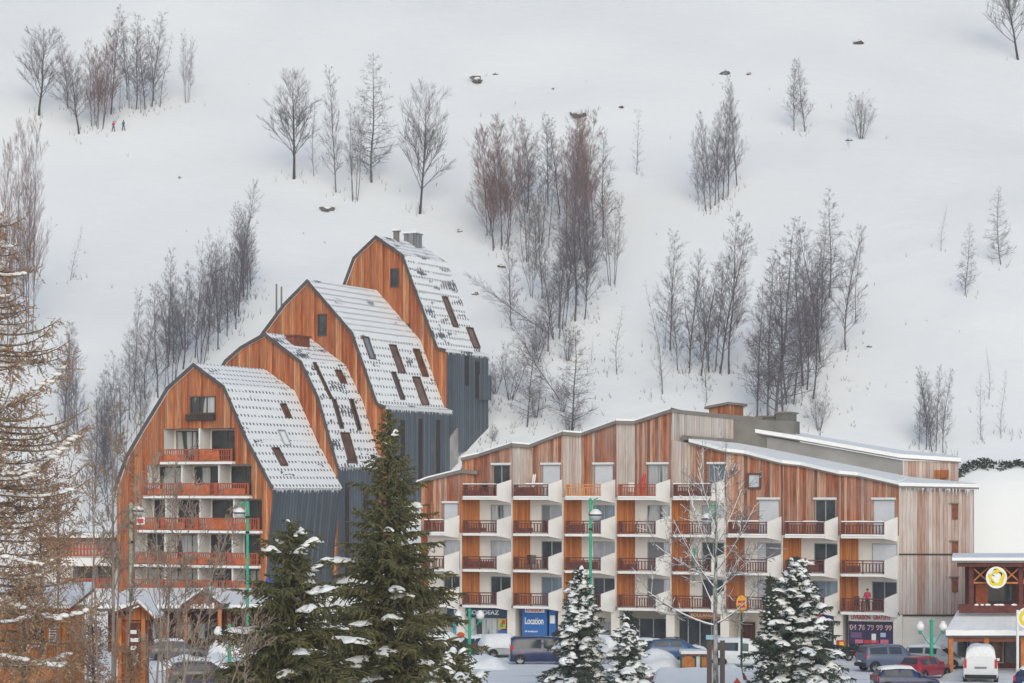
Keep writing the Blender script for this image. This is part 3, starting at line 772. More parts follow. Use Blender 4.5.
for k, b in enumerate(BAYS):
    s0, s1 = SX[k], SX[k+1]; wg = 0.28 * (s1 - s0)
    c0, g1, c1 = (s0, FWD), (s0 + wg, BACK), (s1, FWD)
    ztop = LV[b['lv'] - 1]
    ra, rb_, rc = ROOFZ[b['n']]
    # top storey: weathered return plus main boarded wall with its window
    if b['n'] == 'A':
        g1 = (s0 + 0.12 * (s1 - s0), 0.4); 
    hole_t = (0.36, 0.905) if b['n'] not in 'F' else (0.52, 0.98)
    if b['n'] == 'A': hole_t = (0.46, 0.89)
    if b['n'] == 'B': hole_t = (0.40, 0.93)
    wh = 2.5 if b['n'] != 'A' else 2.3
    hole = (hole_t[0], hole_t[1], ztop + 0.03, ztop + wh + (0.12 if b['n'] in 'GHI' else 0))
    wood, grey, cream, panel = MB(), MB(), MB(), MB()
    greyw = grey if b['n'] in 'CDEF' else wood
    plan_wall(greyw, c0, g1, ztop, ra, rb_)
    plan_wall(wood, g1, c1, ztop, rb_, rc, hole)
    plan_window(g1, c1, hole, b['win'][b['lv'] - 1], AP)
    # lintel box over the top window, with snow on it
    p0, p1 = Vector((*g1, 0)), Vector((*c1, 0)); d = (p1 - p0).normalized(); nn = Vector((-d.y, d.x, 0))
    a = p0.lerp(p1, hole_t[0] - 0.02) - nn * 0.09; e = p0.lerp(p1, hole_t[1] + 0.02) - nn * 0.09
    m = MB(); m.bar(a + Vector((0, 0, hole[3] + 0.08)), e + Vector((0, 0, hole[3] + 0.08)), 0.18, 0.16); m.build('shutter_box', M['white_paint'], AP)
    # lower storeys
    for l in range(b['lv'] - 1):
        z0, z1 = LV[l], LV[l+1]
        plan_wall(panel, c0, g1, z0, z1, z1)
        hl = (0.33, 0.955, z0 + 0.03, z0 + 2.2)
        if b['n'] == 'A': hl = (0.46, 0.95, z0 + 0.03, z0 + 2.2)
        plan_wall(cream, g1, c1, z0, z1, z1, hl)
        plan_window(g1, c1, hl, b['win'][l], AP)
    for mb_, nm_, mt_ in ((wood, 'timber_wall', 'wood_mixed'), (grey, 'weathered_wall', 'wood_grey'), (cream, 'plaster_wall', 'plaster'), (panel, 'partition_panel', 'wood_panel')):
        if mb_.f: mb_.build(nm_, M[mt_], AP)
    # slabs, railings, side fins
    for l in range(b['lv']):
        z = LV[l]
        rx0, rx1 = sx(b['rail'][0], RAILY), sx(b['rail'][1], RAILY); fx = s1
        fx = sx(b['fin'], -0.02)
        gx = s0 + wg
        m = MB(); m.prism([(s0 + 0.02, 0.0), (rx0, RAILY - 0.02), (rx1, RAILY - 0.02), (fx, -0.03), (fx - 0.05, 0.02), (gx, BACK - 0.02 if b['n'] != 'A' else 0.3)], z - 0.19, z - 0.0)
        bal = m.build('balcony', M['white'], AP)
        f = MB(); q = [(rx1, RAILY - 0.03), (fx, -0.035)]
        d = (Vector(q[1]) - Vector(q[0])).normalized(); n2 = Vector((-d.y, d.x)) * 0.11
        A_, B_ = Vector(q[0]), Vector(q[1])
        f.solid([(A_.x, A_.y, z - 0.21), (B_.x, B_.y, z - 0.44), (B_.x, B_.y, z + 1.36), (A_.x, A_.y, z + 1.0)], (n2.x, n2.y, 0))
        f.build('side_screen', M['white'], bal)
        r = MB(); yy = RAILY
        for za, zb, th in ((0.92, 1.0, 0.09), (0.74, 0.79, 0.05), (0.10, 0.16, 0.05)): r.box(rx0, rx1 - 0.01, yy - 0.01, yy - 0.01 + th, z + za, z + zb)
        slats(r, rx0, rx1 - 0.02, yy + 0.01, z + 0.16, z + 0.74, 0.19 if rng.random() < .7 else 0.24, 0.085, 0.03)
        for t in (0.02, 0.5, 0.98): 
            xx = lerp(rx0, rx1 - 0.04, t); r.box(xx - 0.04, xx + 0.04, yy - 0.02, yy + 0.06, z + 0.0, z + 1.0)
        r.box(rx0, rx0 + 0.05, yy + 0.05, -0.1, z + 0.9, z + 0.98); 
        y_ = yy + 0.1
        while y_ < -0.15: r.box(rx0 + 0.01, rx0 + 0.04, y_, y_ + 0.09, z + 0.1, z + 0.9); y_ += 0.2
        mat = M['rail']
        if b['n'] == 'D' and l == 3: mat = M['rail_light']
        elif b['n'] == 'E' and l == 3: mat = M['rail_red']
        r.build('railing', mat, bal)
        # solid lower board seen on many balconies
        if rng.random() < 0.45:
            m = MB(); q0 = lerp(rx0, rx1, rng.uniform(0.02, 0.1)); q1 = lerp(rx0, rx1, rng.uniform(0.4, 0.9)); m.box(q0, q1, yy + 0.06, yy + 0.085, z + 0.1, z + rng.uniform(0.4, 0.75)); m.build('windbreak_board', M['rail'] if mat is M['rail'] else mat, bal)
        if l == b['lv'] - 1:      # open to the sky: snow on slab edge and handrail
            m = MB(); xx = rx0
            while xx < rx1 - 0.15:
                w_ = rng.uniform(0.5, 1.1); xe = min(rx1 - 0.1, xx + w_)
                m.box(xx, xe, yy - 0.06, yy + 0.10, z + 1.0, z + 1.0 + rng.uniform(0.03, 0.10)); xx = xe
            if b['n'] != 'D' and b['n'] != 'E': m.build('rail_snow', M['snow'], bal)
            m = MB(); m.box(rx0 + 0.02, rx1 - 0.02, yy - 0.10, -0.15, z + 0.002, z + 0.10); m.build('floor_snow', M['snow'], bal)
    # ground floor piers
    m = MB()

# roof over bays A..E : sawtooth verge plus snowed deck
def zig_roof(names, ks, back, zback, name, over=0.28, fh=0.26, snow=0.12, ends=None, faskmat='fascia'):
    top = []
    for nme, k in zip(names, ks):
        s0, s1 = SX[k], SX[k+1]; wg = 0.28 * (s1 - s0); ra, rb_, rc = ROOFZ[nme]
        gy = BACK if nme != 'A' else 0.4
        if nme == 'A': wg = 0.12 * (s1 - s0)
        top += [(s0 + 0.03, FWD - over, ra), (s0 + wg, gy - over, rb_), (s1 + 0.0, FWD - over, rc)]
    if ends: top += ends
    fa = MB(); sn = MB()
    for a, b in zip(top, top[1:]):
        if b[0] - a[0] < 0.06: 
            continue
        fa.solid([(a[0], a[1], a[2]), (b[0], b[1], b[2]), (b[0], b[1], b[2] + fh), (a[0], a[1], a[2] + fh)], (0, 0.3, 0))
    return top, fa

for nm, names, ks, yb in (('low', 'A', [0], 6.0), ('high', 'BCDE', [1, 2, 3, 4], 9.0)):
    top, fa = zig_roof(names, ks, yb, None, 'roof')
    if names == 'A':
        # flat return in front of bay B
        e = (sx(478, .5), 0.5, zz(478, 474.5, .5)); a = top[-1]
        fa.solid([(a[0], a[1], a[2]), (e[0], e[1] - .2, e[2]), (e[0], e[1] - .2, e[2] + .26), (a[0], a[1], a[2] + .26)], (0, 0.3, 0))
        f0 = top[0]; fa.solid([(f0[0] - .35, f0[1], f0[2] - .1), (f0[0], f0[1], f0[2]), (f0[0], f0[1], f0[2] + .26), (f0[0] - .35, f0[1], f0[2] + .16)], (0, .3, 0))
        top = [(f0[0] - .35, f0[1], f0[2] - .1)] + top
    rf = fa.build('roof', M['fascia'], AP)
    sn = MB()
    for a, b in zip(top, top[1:]):
        if b[0] - a[0] < 0.06: continue
        h = 0.26
        sn.quad((a[0], a[1] + .02, a[2] + h), (b[0], b[1] + .02, b[2] + h), (b[0], b[1] + .06, b[2] + h + .12), (a[0], a[1] + .06, a[2] + h + .12))
        sn.quad((a[0], a[1] + .06, a[2] + h + .12), (b[0], b[1] + .06, b[2] + h + .12), (b[0], yb, b[2] + h - .25), (a[0], yb, a[2] + h - .25))
    sn.build('roof_snow', M['snow'], rf)
# bays F..I: long falling roof in snow, then the end wall
END = [(sx(899, 0) + 0.1, -0.28, zz(900, 487, -.28))]
endx = sx(974, 1.9)
ex0 = (SX[9], 0.0); ex1 = (endx, 1.9 + 0.0)
zend = zz(899, 487.5, 0)
front = []
for nme, k in zip('FGHI', (5, 6, 7, 8)):
    s0, s1 = SX[k], SX[k+1]; wg = 0.28 * (s1 - s0); ra, rb_, rc = ROOFZ[nme]
    if nme == 'F': front.append((s0 + wg, BACK - .3, rb_))
    else: front += [(s0 + 0.05, FWD - 0.3, ra + 0.02), (s0 + wg, BACK - 0.3, rb_)]
    front.append((s1, FWD - 0.3, rc))
front += [(SX[9] + 0.08, -0.32, zz(901, 487.6, -.32)), (sx(979, 1.6), 1.55, zz(979, 489.3, 1.6))]
bpx = [(735, 441.5), (757, 446), (768, 448.5), (803, 455.5), (814, 457.8), (850, 465), (862, 467.5), (903, 475.6), (912, 477.2), (962, 482)]
bpx = [(737, 442), (760, 446.8), (764, 447.6), (775, 450), (808, 456.6), (812, 457.4), (824, 459.8), (858, 466.6), (862, 467.4), (874, 469.8), (908, 476.4), (910, 476.8), (966, 483)]
bp = []
for i, f in enumerate(front):
    px, py = bpx[min(i, len(bpx) - 1)]
    if i == len(front) - 1: px, py = (967, 482.5)
    x, z = FA.loc(px, py, 6.0); bp.append((x, 6.0, z - .36))
fa = MB(); sn = MB()
for i in range(len(front) - 1):
    a, b, c, d = front[i], front[i+1], bp[i+1], bp[i]
    if b[0] - a[0] < 0.3 and abs(b[1] - a[1]) < .1: pass
    h = 0.13
    up = lambda p, t: (p[0], p[1], p[2] + t)
    fa.poly([a, b, up(b, h), up(a, h)]); fa.poly([d, c, b, a])
    hs = h + 0.24
    sn.poly([up(a, h), up(b, h), up(b, hs), up(a, hs)]); sn.poly([up(a, hs), up(b, hs), up(c, hs), up(d, hs)])
a, b = front[-1], bp[-1]
fa.poly([a, b, up(b, .13), up(a, .13)]); sn.poly([up(a, .13), up(b, .13), up(b, .37), up(a, .37)])
rf2 = fa.build('roof', M['fascia'], AP); sn.build('roof_snow', M['snow'], rf2)
# icicles under the end eave
ic = MB(); r2 = random.Random(3)
a, b = Vector(front[-2]), Vector(front[-1])
for i in range(46):
    p = a.lerp(b, r2.random()); l = r2.uniform(0.15, 0.5); ic.tube([p, p + Vector((0, 0, -l))], [0.03, 0.004], 4, cap=False)
ice = ic.build('icicle_fringe', flat('ice', (0.62, 0.68, 0.74), 0.2), rf2)
# second, set-back storey with its own snowed roof
YS = 6.0
wl = MB(); zn = MB(); rf3 = MB(); sn3 = MB()
tp = [(735, 431), (745, 433.2), (800, 442), (850, 451), (903, 460.5)]; bt = [(735, 446), (745, 448), (800, 458), (850, 467), (903, 476)]
T = [(*FA.loc(px, py, YS),) for px, py in tp]; Bm = [(FA.loc(px, py, YS)[0], FA.loc(px, py, YS)[1] - 1.2) for px, py in bt]
for i in range(len(T) - 1):
    zn.quad((Bm[i][0], YS, Bm[i][1]), (Bm[i+1][0], YS, Bm[i+1][1]), (T[i+1][0], YS, T[i+1][1]), (T[i][0], YS, T[i][1]))
zn.build('zinc_wall', M['concrete_grey'], AP)
eL = FA.loc(903, 460.5, YS); eR = FA.loc(958.5, 462.5, YS + 1.6); eRb = FA.loc(958.5, 480, YS + 1.6)
m = MB(); plan_wall(m, (eL[0], YS), (eR[0], YS + 1.6), eRb[1] - 1.5, eL[1], eR[1]); m.build('timber_wall', M['wood_pale'], AP)
xw, zw = FA.loc(941, 474, YS + 1.0); m = MB(); m.box(xw - .55, xw + .55, YS + 0.9, YS + 1.15, zw - .3, zw + .3); m.build('small_window', M['wood_panel'], AP)
F3 = [(745, 432.2), (800, 441.2), (850, 450.2), (900, 459.0), (961, 463)]; B3_ = [(752, 430), (806, 438.6), (856, 447.3), (906, 455.6), (957, 460.5)]
fr_ = [(FA.loc(px, py, YS - .35 + (1.9 if px > 950 else 0))[0], YS - .35 + (1.9 if px > 950 else 0), FA.loc(px, py, YS - .35 + (1.9 if px > 950 else 0))[1]) for px, py in F3]
bk_ = [(FA.loc(px, py, YS + 6)[0], YS + 6.0, FA.loc(px, py, YS + 6)[1]) for px, py in B3_]
for i in range(len(fr_) - 1):
    a, b, c, d = fr_[i], fr_[i+1], bk_[i+1], bk_[i]
    rf3.poly([a, b, up(b, .1), up(a, .1)]); rf3.poly([d, c, b, a])
    sn3.poly([up(a, .1), up(b, .1), up(b, .38), up(a, .38)]); sn3.poly([up(a, .38), up(b, .38), up(c, .38), up(d, .38)])
a, b = fr_[-1], bk_[-1]; sn3.poly([up(a, .1), up(b, .1), up(b, .38), up(a, .38)])
a, b = fr_[0], bk_[0]; sn3.poly([up(b, .1), up(a, .1), up(a, .38), up(b, .38)])
o3 = rf3.build('roof', M['fascia'], AP); sn3.build('roof_snow', M['snow'], o3)
# pale return wall beside the highest bay, grey parapets and plant boxes behind it
m = MB(); q0 = (SX[5] + 0.02, 0.0); x1_, _ = FA.loc(733.5, 430, 5.0); q1 = (x1_, 5.0)
m.quad((q0[0], q0[1], ROOFZ['F'][0] - 1.0), (q1[0], q1[1], zz(733, 441, 5.) - 1.0), (q1[0], q1[1], zz(732, 419, 5.0)), (q0[0], q0[1], zz(672, 412.5, 0)))
m.build('weathered_wall', M['wood_grey'], AP)
m = MB(); za, zb = zz(672, 412.5, 0), zz(733, 419, 5.0); x2_, z2_ = FA.loc(762, 421, 6.6)
dd = -0.12
m.solid([(q0[0], q0[1] + dd, za - .02), (q1[0], q1[1] + dd, zb - .02), (q1[0], q1[1] + dd, zb + .3), (q0[0], q0[1] + dd, za + .26)], (0, .3, 0))
m.solid([(q1[0] + .003, q1[1] + dd, zb - .02), (x2_, 6.6, z2_), (x2_, 6.6, z2_ + .3), (q1[0] + .003, q1[1] + dd, zb + .3)], (0, .3, 0))
m.build('parapet_cap', M['fascia'], AP)
m = MB(); m.solid([(q1[0], 5.02, zb - 4), (x2_ + 2.5, 6.8, z2_ - 4), (x2_ + 2.5, 6.8, z2_ - .02), (q1[0], 5.02, zb - .02)], (0, .3, 0)); m.build('zinc_wall', M['plant_grey'], AP)
m = MB(); za, zb2 = zz(684, 438.5, .6), zz(737, 442.5, 5.0)
m.solid([(sx(682, .4), .4, za - .1), (q1[0] + .2, 4.9, zb2 - .1), (q1[0] + .2, 4.9, zb2 + .25), (sx(682, .4), .4, za + .25)], (0, .25, 0)); m.build('roof_flashing', M['fascia'], AP)
def roofbox(px0, px1, py0, y, depth, mat, name, cap=True, hh=4.0):
    x0, z = FA.loc(px0, py0, y); x1, _ = FA.loc(px1, py0, y)
    m = MB(); m.box(x0, x1, y, y + depth, z - hh, z); o = m.build(name, M[mat], AP)
    if cap: m = MB(); m.box(x0 - .12, x1 + .12, y - .12, y + depth + .12, z, z + .14); m.build('box_cap', M['fascia'], o)
roofbox(757, 776, 417.5, 7.4, 3, 'plant_grey', 'roof_plant_box'); roofbox(776, 789, 413.5, 7.0, 2.4, 'plant_grey', 'roof_plant_box'); roofbox(789.5, 793.5, 421, 7.6, 2, 'plant_grey', 'roof_plant_box', False)
# small boarded roof hatch
x0, z0 = FA.loc(709, 408.5, 7.0); x1, z1 = FA.loc(729, 404.5, 7.0); x2, z2 = FA.loc(737, 405.5, 7.6)
m = MB(); m.prism([(x0, 7.0), (x1, 7.0), (x2, 8.2), (x2, 9.5), (x0, 9.5)], z0 - 2.5, [z0, z1, z2, z2, z0]); hb = m.build('roof_hatch', M['wood_orange'], AP)
m = MB(); m.prism([(x0 - .3, 6.7), (x1, 6.7), (x2 + .25, 8.1), (x2 + .25, 9.8), (x0 - .3, 9.8)], [z0 - .05, z1, z2, z2, z0 - .05], [z0 + .15, z1 + .2, z2 + .2, z2 + .2, z0 + .15]); m.build('hatch_roof', M['fascia'], hb)
# end wall
m = MB(); zt0, zt1 = zend, zz(974, 489.5, 1.9); zmid, zbot = zz(899, 554.3, 0), zz(899, 615.3, 0)
plan_wall(m, ex0, ex1, zmid, zt0, zt1); plan_wall(m, ex0, ex1, zbot, zmid, zmid); ew = m.build('end_wall', M['wood_pale'], AP)
m = MB(); d = (Vector(ex1) - Vector(ex0)).normalized()
m.bar((ex0[0], ex0[1] - .04, zmid), (ex1[0], ex1[1] - .04, zmid), .1, .10); m.bar((ex0[0], ex0[1] - .03, zbot), (ex1[0], ex1[1] - .03, zbot), .1, .12); m.build('drip_board', M['dark'], ew)
for py0, py1 in ((504, 519.5), (541.5, 556), (577.5, 592)):
    t0 = (952.5 - 899) / 75; t1 = (958 - 899) / 75
    a = Vector(ex0).lerp(Vector(ex1), t0); b = Vector(ex0).lerp(Vector(ex1), t1); z1, z0 = zz(955, py0, 1.4), zz(955, py1, 1.4)
    m = MB(); m.bar((a.x, a.y - .05, (z0+z1)/2), (b.x, b.y - .05, (z0+z1)/2), .12, z1 - z0); s_ = m.build('stair_window', M['timber'], AP)
    m = MB(); m.bar((a.x - .2, a.y - .12, z1 + .05), (b.x + .1, b.y - .12, z1 + .05), .25, .08); m.build('window_hood', M['fascia'], s_)
# small square window in the boarded wall of bay G
k = 6; s0, s1 = SX[6], SX[7]; wg = .28 * (s1 - s0)
p0 = Vector((s0 + wg, BACK)); p1 = Vector((s1, FWD))
def on_main(k, px):
    s0, s1 = SX[k], SX[k+1]; a = Vector((s0 + .28 * (s1 - s0), BACK)); b = Vector((s1, FWD))
    lo, hi = 0., 1.
    for _ in range(40):
        mid = (lo + hi) / 2; q = a.lerp(b, mid)
        if FA.loc(px, 490, q.y)[0] > q.x: lo = mid
        else: hi = mid
    return a.lerp(b, lo)
a, b = on_main(6, 748.5), on_main(6, 760.5)
z1, z0 = zz(754, 474, .45), zz(754, 488, .45); dd = (b - a).normalized(); n_ = Vector((-dd.y, dd.x))
m = MB(); zc = (z0 + z1) / 2
for zq, h_ in ((z1, .14), (z0, .14)): m.bar((a.x, a.y, zq), (b.x, b.y, zq), .34, h_)
for q in (a, b): m.bar((q.x, q.y, z0), (q.x, q.y, z1), .34, .14)
sw = m.build('square_window', M['frame'], AP)
m = MB(); c0_ = a - n_ * .05; c1_ = b - n_ * .05; m.bar((c0_.x, c0_.y, zc), (c1_.x, c1_.y, zc), .06, z1 - z0 - .14); m.build('pane', M['shutter_white'], sw)

# ---- ground floor: recessed wall, piers, shop fronts
GY = 1.0
m = MB(); m.quad((SX[0] - .5, GY + 1.6, -.5), (SX[9], GY + 1.6, -.5), (SX[9], GY + 1.6, LV[0]), (SX[0] - .5, GY + 1.6, LV[0]))
m.quad((SX[0] - .5, -.2, LV[0] - .24), (SX[9], -.2, LV[0] - .24), (SX[9], GY + 1.6, LV[0] - .24), (SX[0] - .5, GY + 1.6, LV[0] - .24)); m.build('ground_floor_wall', M['plaster'], AP)
for k in range(10):
    m = MB(); m.box(SX[k] - (.42 if k else 0.), SX[k] + .25, -.05, GY + 1.6, -.5, LV[0] - .2); m.build('pier', M['plaster'], AP)
m = MB(); plan_wall(m, (ex0[0] + .25, ex0[1] + .12), (ex1[0], ex1[1] + .12), -.5, zbot, zbot); m.build('ground_floor_wall', M['plaster'], AP)
# body behind
m = MB(); xr = ex1[0]; bx = (xr - 4.2, 13.0)
m.quad((xr, ex1[1], -.5), (bx[0], bx[1], -.5), (bx[0], bx[1], 12.0), (xr, ex1[1], zt1)); m.quad((bx[0], bx[1], -.5), (SX[0], 13, -.5), (SX[0], 13, 12.0), (bx[0], bx[1], 12.0))
m.quad((SX[0], 13, -.5), (SX[0], 0, -.5), (SX[0], 0, ROOFZ['A'][0]), (SX[0], 13, 10.8))
m.quad((SX[1], 6, 10), (SX[1], .1, 10), (SX[1], .1, ROOFZ['B'][0]), (SX[1], 6, ROOFZ['B'][0])); m.quad((SX[5], .05, 10), (SX[5], 9, 10), (SX[5], 9, ROOFZ['E'][2] - .3), (SX[5], .05, ROOFZ['E'][2]))
m.quad((SX[0], .82, 2.9), (SX[0], 6, 2.9), (SX[5], 6, 2.9), (SX[5], .82, 2.9))
m.build('rear_wall', M['plaster'], AP)

# shop fronts (built into the bays) and their signs (things of their own)
def shop_px(px, py, y): return FA.loc(px, py, y)
def shop_rect(mb, px0, px1, py0, py1, y, t=.06, mi=0):
    x0, z1 = FA.loc(px0, py0, y); x1, z0 = FA.loc(px1, py1, y); mb.box(x0, x1, y, y + t, z0, z1, mi); return x0, x1, z0, z1
def sign(name, label, px0, px1, py0, py1, y, mat, texts=(), extras=(), cat='sign', t=.07):
    x0, z1 = FA.loc(px0, py0, y); x1, z0 = FA.loc(px1, py1, y); base = FA.w((x0 + x1) / 2, y, z0)
    r = thing(name, label, cat, base, -PH)
    w, h = (x1 - x0), (z1 - z0); m = MB(); m.box(-w/2, w/2, 0, t, 0, h); m.build('sign_board', mat, r)
    for s_, u, v, tw, th, tm in texts:
        m = MB(); text_mesh(m, s_, (-w/2 + u * w, -.004, v * h), (1, 0, 0), th * h, .03, 0, tw * w, True); m.build('lettering', tm, r)
    for (u0, u1, v0, v1, em, nm) in extras:
        m = MB(); m.box(-w/2 + u0 * w, -w/2 + u1 * w, -.02, .003, v0 * h, v1 * h); m.build(nm, em, r)
    return r
WH = flat('white lettering', (.8, .8, .8)); RD = flat('red lettering', (.55, .035, .06)); NAVY = flat('navy sign', (.03, .06, .13)); BLUE = flat('blue sign', (.03, .14, .42))
def shopfront(px0, px1, pys, pye, y, ndiv, mat='glass'):
    fb = MB(); x0, z1 = FA.loc(px0, pys, y); x1, z0 = FA.loc(px1, pye, y); w_ = .08
    fb.box(x0, x1, y, y + .12, z1 - w_, z1); fb.box(x0, x1, y, y + .12, z0, z0 + .18)
    for i in range(ndiv + 1):
        xx = lerp(x0, x1 - w_, i / ndiv); fb.box(xx, xx + w_, y, y + .12, z0 + .18, z1 - w_)
    o = fb.build('shop_window', M['frame_grey'], AP); m = MB(); m.box(x0 + w_, x1 - w_, y + .07, y + .11, z0 + .18, z1 - w_); m.build('pane', M[mat], o); return o
shopfront(453, 508, 617, 645, .55, 5, 'glass_cur'); shopfront(523, 556, 609, 645, .75, 2, 'glass')
shopfront(625, 668, 617, 650, 1.9, 3); shopfront(676, 724, 617, 652, 1.2, 4); shopfront(808, 836, 626, 650, .7, 2); shopfront(848, 896, 623, 652, .5, 3)
m = MB(); shop_rect(m, 742, 755, 622, 650, 2.4, .1); m.build('brown_door', M['wood_dark'], AP)
m = MB(); shop_rect(m, 600, 613, 622, 645, 2.4, .1); m.build('garage_door', M['shutter'], AP)
sign('shop_sign', 'long dark navy shop sign with white letters over the leftmost shop', 447, 507.5, 607.5, 617, .3, NAVY, [('NEO LOCIDEAZ', .12, .25, .74, .5, WH)])
sign('shop_sign', 'large bright blue rental shop board reading Location', 522, 547, 607, 637, .35, BLUE,
     [('Location', .12, .42, .74, .24, WH), ('ski snowboard', .12, .15, .5, .07, WH), ('INTERSPORT', .16, .85, .7, .09, RD)], [(.12, .9, .82, .98, WH, 'white_strip')])
sign('shop_sign', 'narrow blue shop panel with a pale disc beside the blue Location board', 549, 556, 607, 637, .4, BLUE, [], [(.15, .85, .45, .72, WH, 'pale_disc')])
sign('window_poster', 'small yellow and red poster on the glass of the leftmost shop', 499, 506, 619, 629, .45, flat('yellow poster', (.6, .42, .06)), [], [(.2, .6, .15, .6, flat('poster green', (.05, .3, .12)), 'poster_patch'), (.4, .85, .5, .9, flat('poster red', (.5, .06, .05)), 'poster_patch')], 'poster', .02)
sign('window_poster', 'blue panel under the yellow poster on the leftmost shop', 498, 508, 630, 642, .43, flat('blue poster', (.06, .12, .38)), [], [], 'poster', .02)
sign('shop_sign', 'orange and white shop fascia sign behind the snowy birch', 689, 723, 611, 619.5, .3, flat('orange brown sign', (.42, .16, .07)), [('BOULANGERIE', .06, .3, .88, .42, flat('cream lettering', (.72, .6, .42)))])
sign('shop_sign', 'blue pizza shop sign with pink letters beside the snowy spruce', 806, 835, 612.5, 625.5, .4, flat('violet blue sign', (.07, .05, .24)), [('PIZZA', .2, .1, .7, .42, flat('pink lettering', (.75, .06, .16)))], [(.25, .55, .62, .95, flat('pink red patch', (.6, .05, .12)), 'red_patch')])
sign('shop_sign', 'white banner reading LIVRAISON GRATUITE in red over the pizza shop window', 848.5, 893, 613.3, 621.8, .35, WH, [('LIVRAISON', .07, .22, .42, .58, RD), ('GRATUITE', .56, .22, .38, .58, RD)])
sign('shop_sign', 'dark window board with a red phone number in white outline', 848.5, 893, 622.3, 645, .42, flat('dark plum window board', (.045, .035, .09)),
     [('04 76 79 99 99', .03, .66, .94, .24, WH), ('04 76 79 99 99', .04, .68, .92, .2, RD)],
     [(.05, .3, .3, .55, flat('dim violet patch', (.16, .10, .22)), 'violet_patch'), (.15, .33, .05, .22, flat('pink patch', (.6, .16, .25)), 'pink_patch'), (.72, .9, .06, .24, flat('pink patch', (.6, .16, .25)), 'pink_patch'), (.52, .62, .1, .5, WH, 'white_figure'), (.72, .84, .35, .55, flat('pale blue figure', (.45, .55, .7)), 'blue_figure'), (.35, .68, .04, .2, RD, 'red_patch')])
sign('window_poster', 'pale menu poster in the door beside the pizza sign', 823, 832, 629, 641, .55, flat('grey poster', (.3, .34, .34)), [], [(.2, .8, .55, .85, M['dark'], 'dark_patch')], 'poster', .02)
sign('window_poster', 'light blue awning strip on the shop glass behind the birch', 706, 729, 635, 640, .6, flat('light blue', (.35, .55, .72)), [], [], 'sign', .03)
# ------------------------------------------------------------------ low canopy building in front of the stepped blocks
def canopy():
    y0, y1 = 176.0, 187.5
    r = thing('entrance_pavilion', 'low brown entrance pavilion with snowed roof and gabled porch below the red balconies', 'pavilion', (P(205, 655, y0).x, y0, 0))
    ox = P(205, 655, y0).x
    xl, xr = P(96, 607, y0).x - ox, P(268, 607, y0).x - ox
    z0, z1 = P(0, 608.5, y0).z, P(0, 591, y1).z
    D = y1 - y0
    m = MB(); m.solid([(xl, 0, z0 - .2), (xr, 0, z0 - .2), (xr + .6, D, z1 - .2), (xl + .6, D, z1 - .2)], (0, 0, .2)); rf = m.build('roof', M['edge'], r)
    m = MB(); rg = random.Random(5); n = 26
    for i in range(n):
        xa, xb = lerp(xl, xr, i / n), lerp(xl, xr, (i + 1) / n); h = .28 + .10 * noise.noise(Vector((i * .5, 0, 0)))
        h2 = .28 + .10 * noise.noise(Vector(((i + 1) * .5, 0, 0)))
        m.poly([(xa, .05, z0), (xb, .05, z0), (xb, .15, z0 + h2), (xa, .15, z0 + h)]); m.poly([(xa, .15, z0 + h), (xb, .15, z0 + h2), (xb + .6, D, z1 + .25), (xa + .6, D, z1 + .25)])
    m.poly([(xr, .05, z0), (xr + .6, D, z1), (xr + .6, D, z1 + .25), (xr, .15, z0 + .3)])
    m.build('roof_snow', M['snow'], rf, smooth=False)
    m = MB(); m.box(xl + .5, xr - .4, 2.2, D - .2, -.3, z0 - .1); m.build('wall', M['wood_dark'], r)
    for px in (120, 146, 163, 178, 228, 246, 262):
        x = P(px, 600, y0).x - ox; m = MB(); m.box(x - .14, x + .14, .5, .78, -.3, z0 - .2); m.build('post', M['timber'], r)
    for i in range(4):
        a = lerp(xl + 2, xl + 9, i / 4); m = MB(); m.box(a, a + 1.3, 2.12, 2.19, .9, 2.2); w_ = m.build('window', M['frame'], r); m = MB(); m.box(a + .1, a + 1.2, 2.08, 2.118, 1.0, 2.1); m.build('pane', M['glass_cur'], w_)
    # porch
    yp = -3.0; c = 0.0; Y = y0 + yp
    zp = P(0, 592.5, Y).z; hw = P(224, 608, Y).x - P(202, 608, Y).x; ze = P(0, 608.5, Y).z; c = P(202, 600, Y).x - ox
    for s in (-1, 1):
        m = MB(); m.solid([(c, yp, zp), (c + s * hw, yp, ze), (c + s * hw, 2.5, ze), (c, 2.5, zp)], (0, 0, .18)); o = m.build('porch_roof', M['edge'], r)
        m = MB(); m.solid([(c, yp + .1, zp + .185), (c + s * hw * .97, yp + .1, ze + .26), (c + s * hw * .97, 2.5, ze + .26), (c, 2.5, zp + .185)], (0, 0, .14)); m.build('roof_snow', M['snow'], o)
        m = MB(); m.box(c + s * hw * .78 - .13, c + s * hw * .78 + .13, yp + .2, yp + .46, -.3, ze + .2); m.build('post', M['timber_orange'], r)
    m = MB(); m.poly([(c - hw * .9, yp + .3, ze + .12), (c + hw * .9, yp + .3, ze + .12), (c, yp + .3, zp - .02)]); m.build('gable_boards', M['wood_orange'], r)
    m = MB(); m.bar((c - hw * .95, yp + .2, ze + .05), (c + hw * .95, yp + .2, ze + .05), .16, .2); m.bar((c, yp + .2, ze), (c, yp + .2, zp), .14); m.bar((c - hw * .5, yp + .2, ze + .1), (c, yp + .2, zp - .5), .12); m.bar((c + hw * .5, yp + .2, ze + .1), (c, yp + .2, zp - .5), .12); m.build('truss', M['timber'], r)
    m = MB()
    for i in range(9):
        xx = lerp(c - hw * .5, c + hw * .5, i / 8); m.box(xx - .07, xx + .07, yp + .1, yp + .14, ze + .0, ze + .2 + .1 * ((i * 7) % 3))
    m.build('letter_blocks', M['white'], r)  # plain white blocks added in place of unreadable letters
canopy()

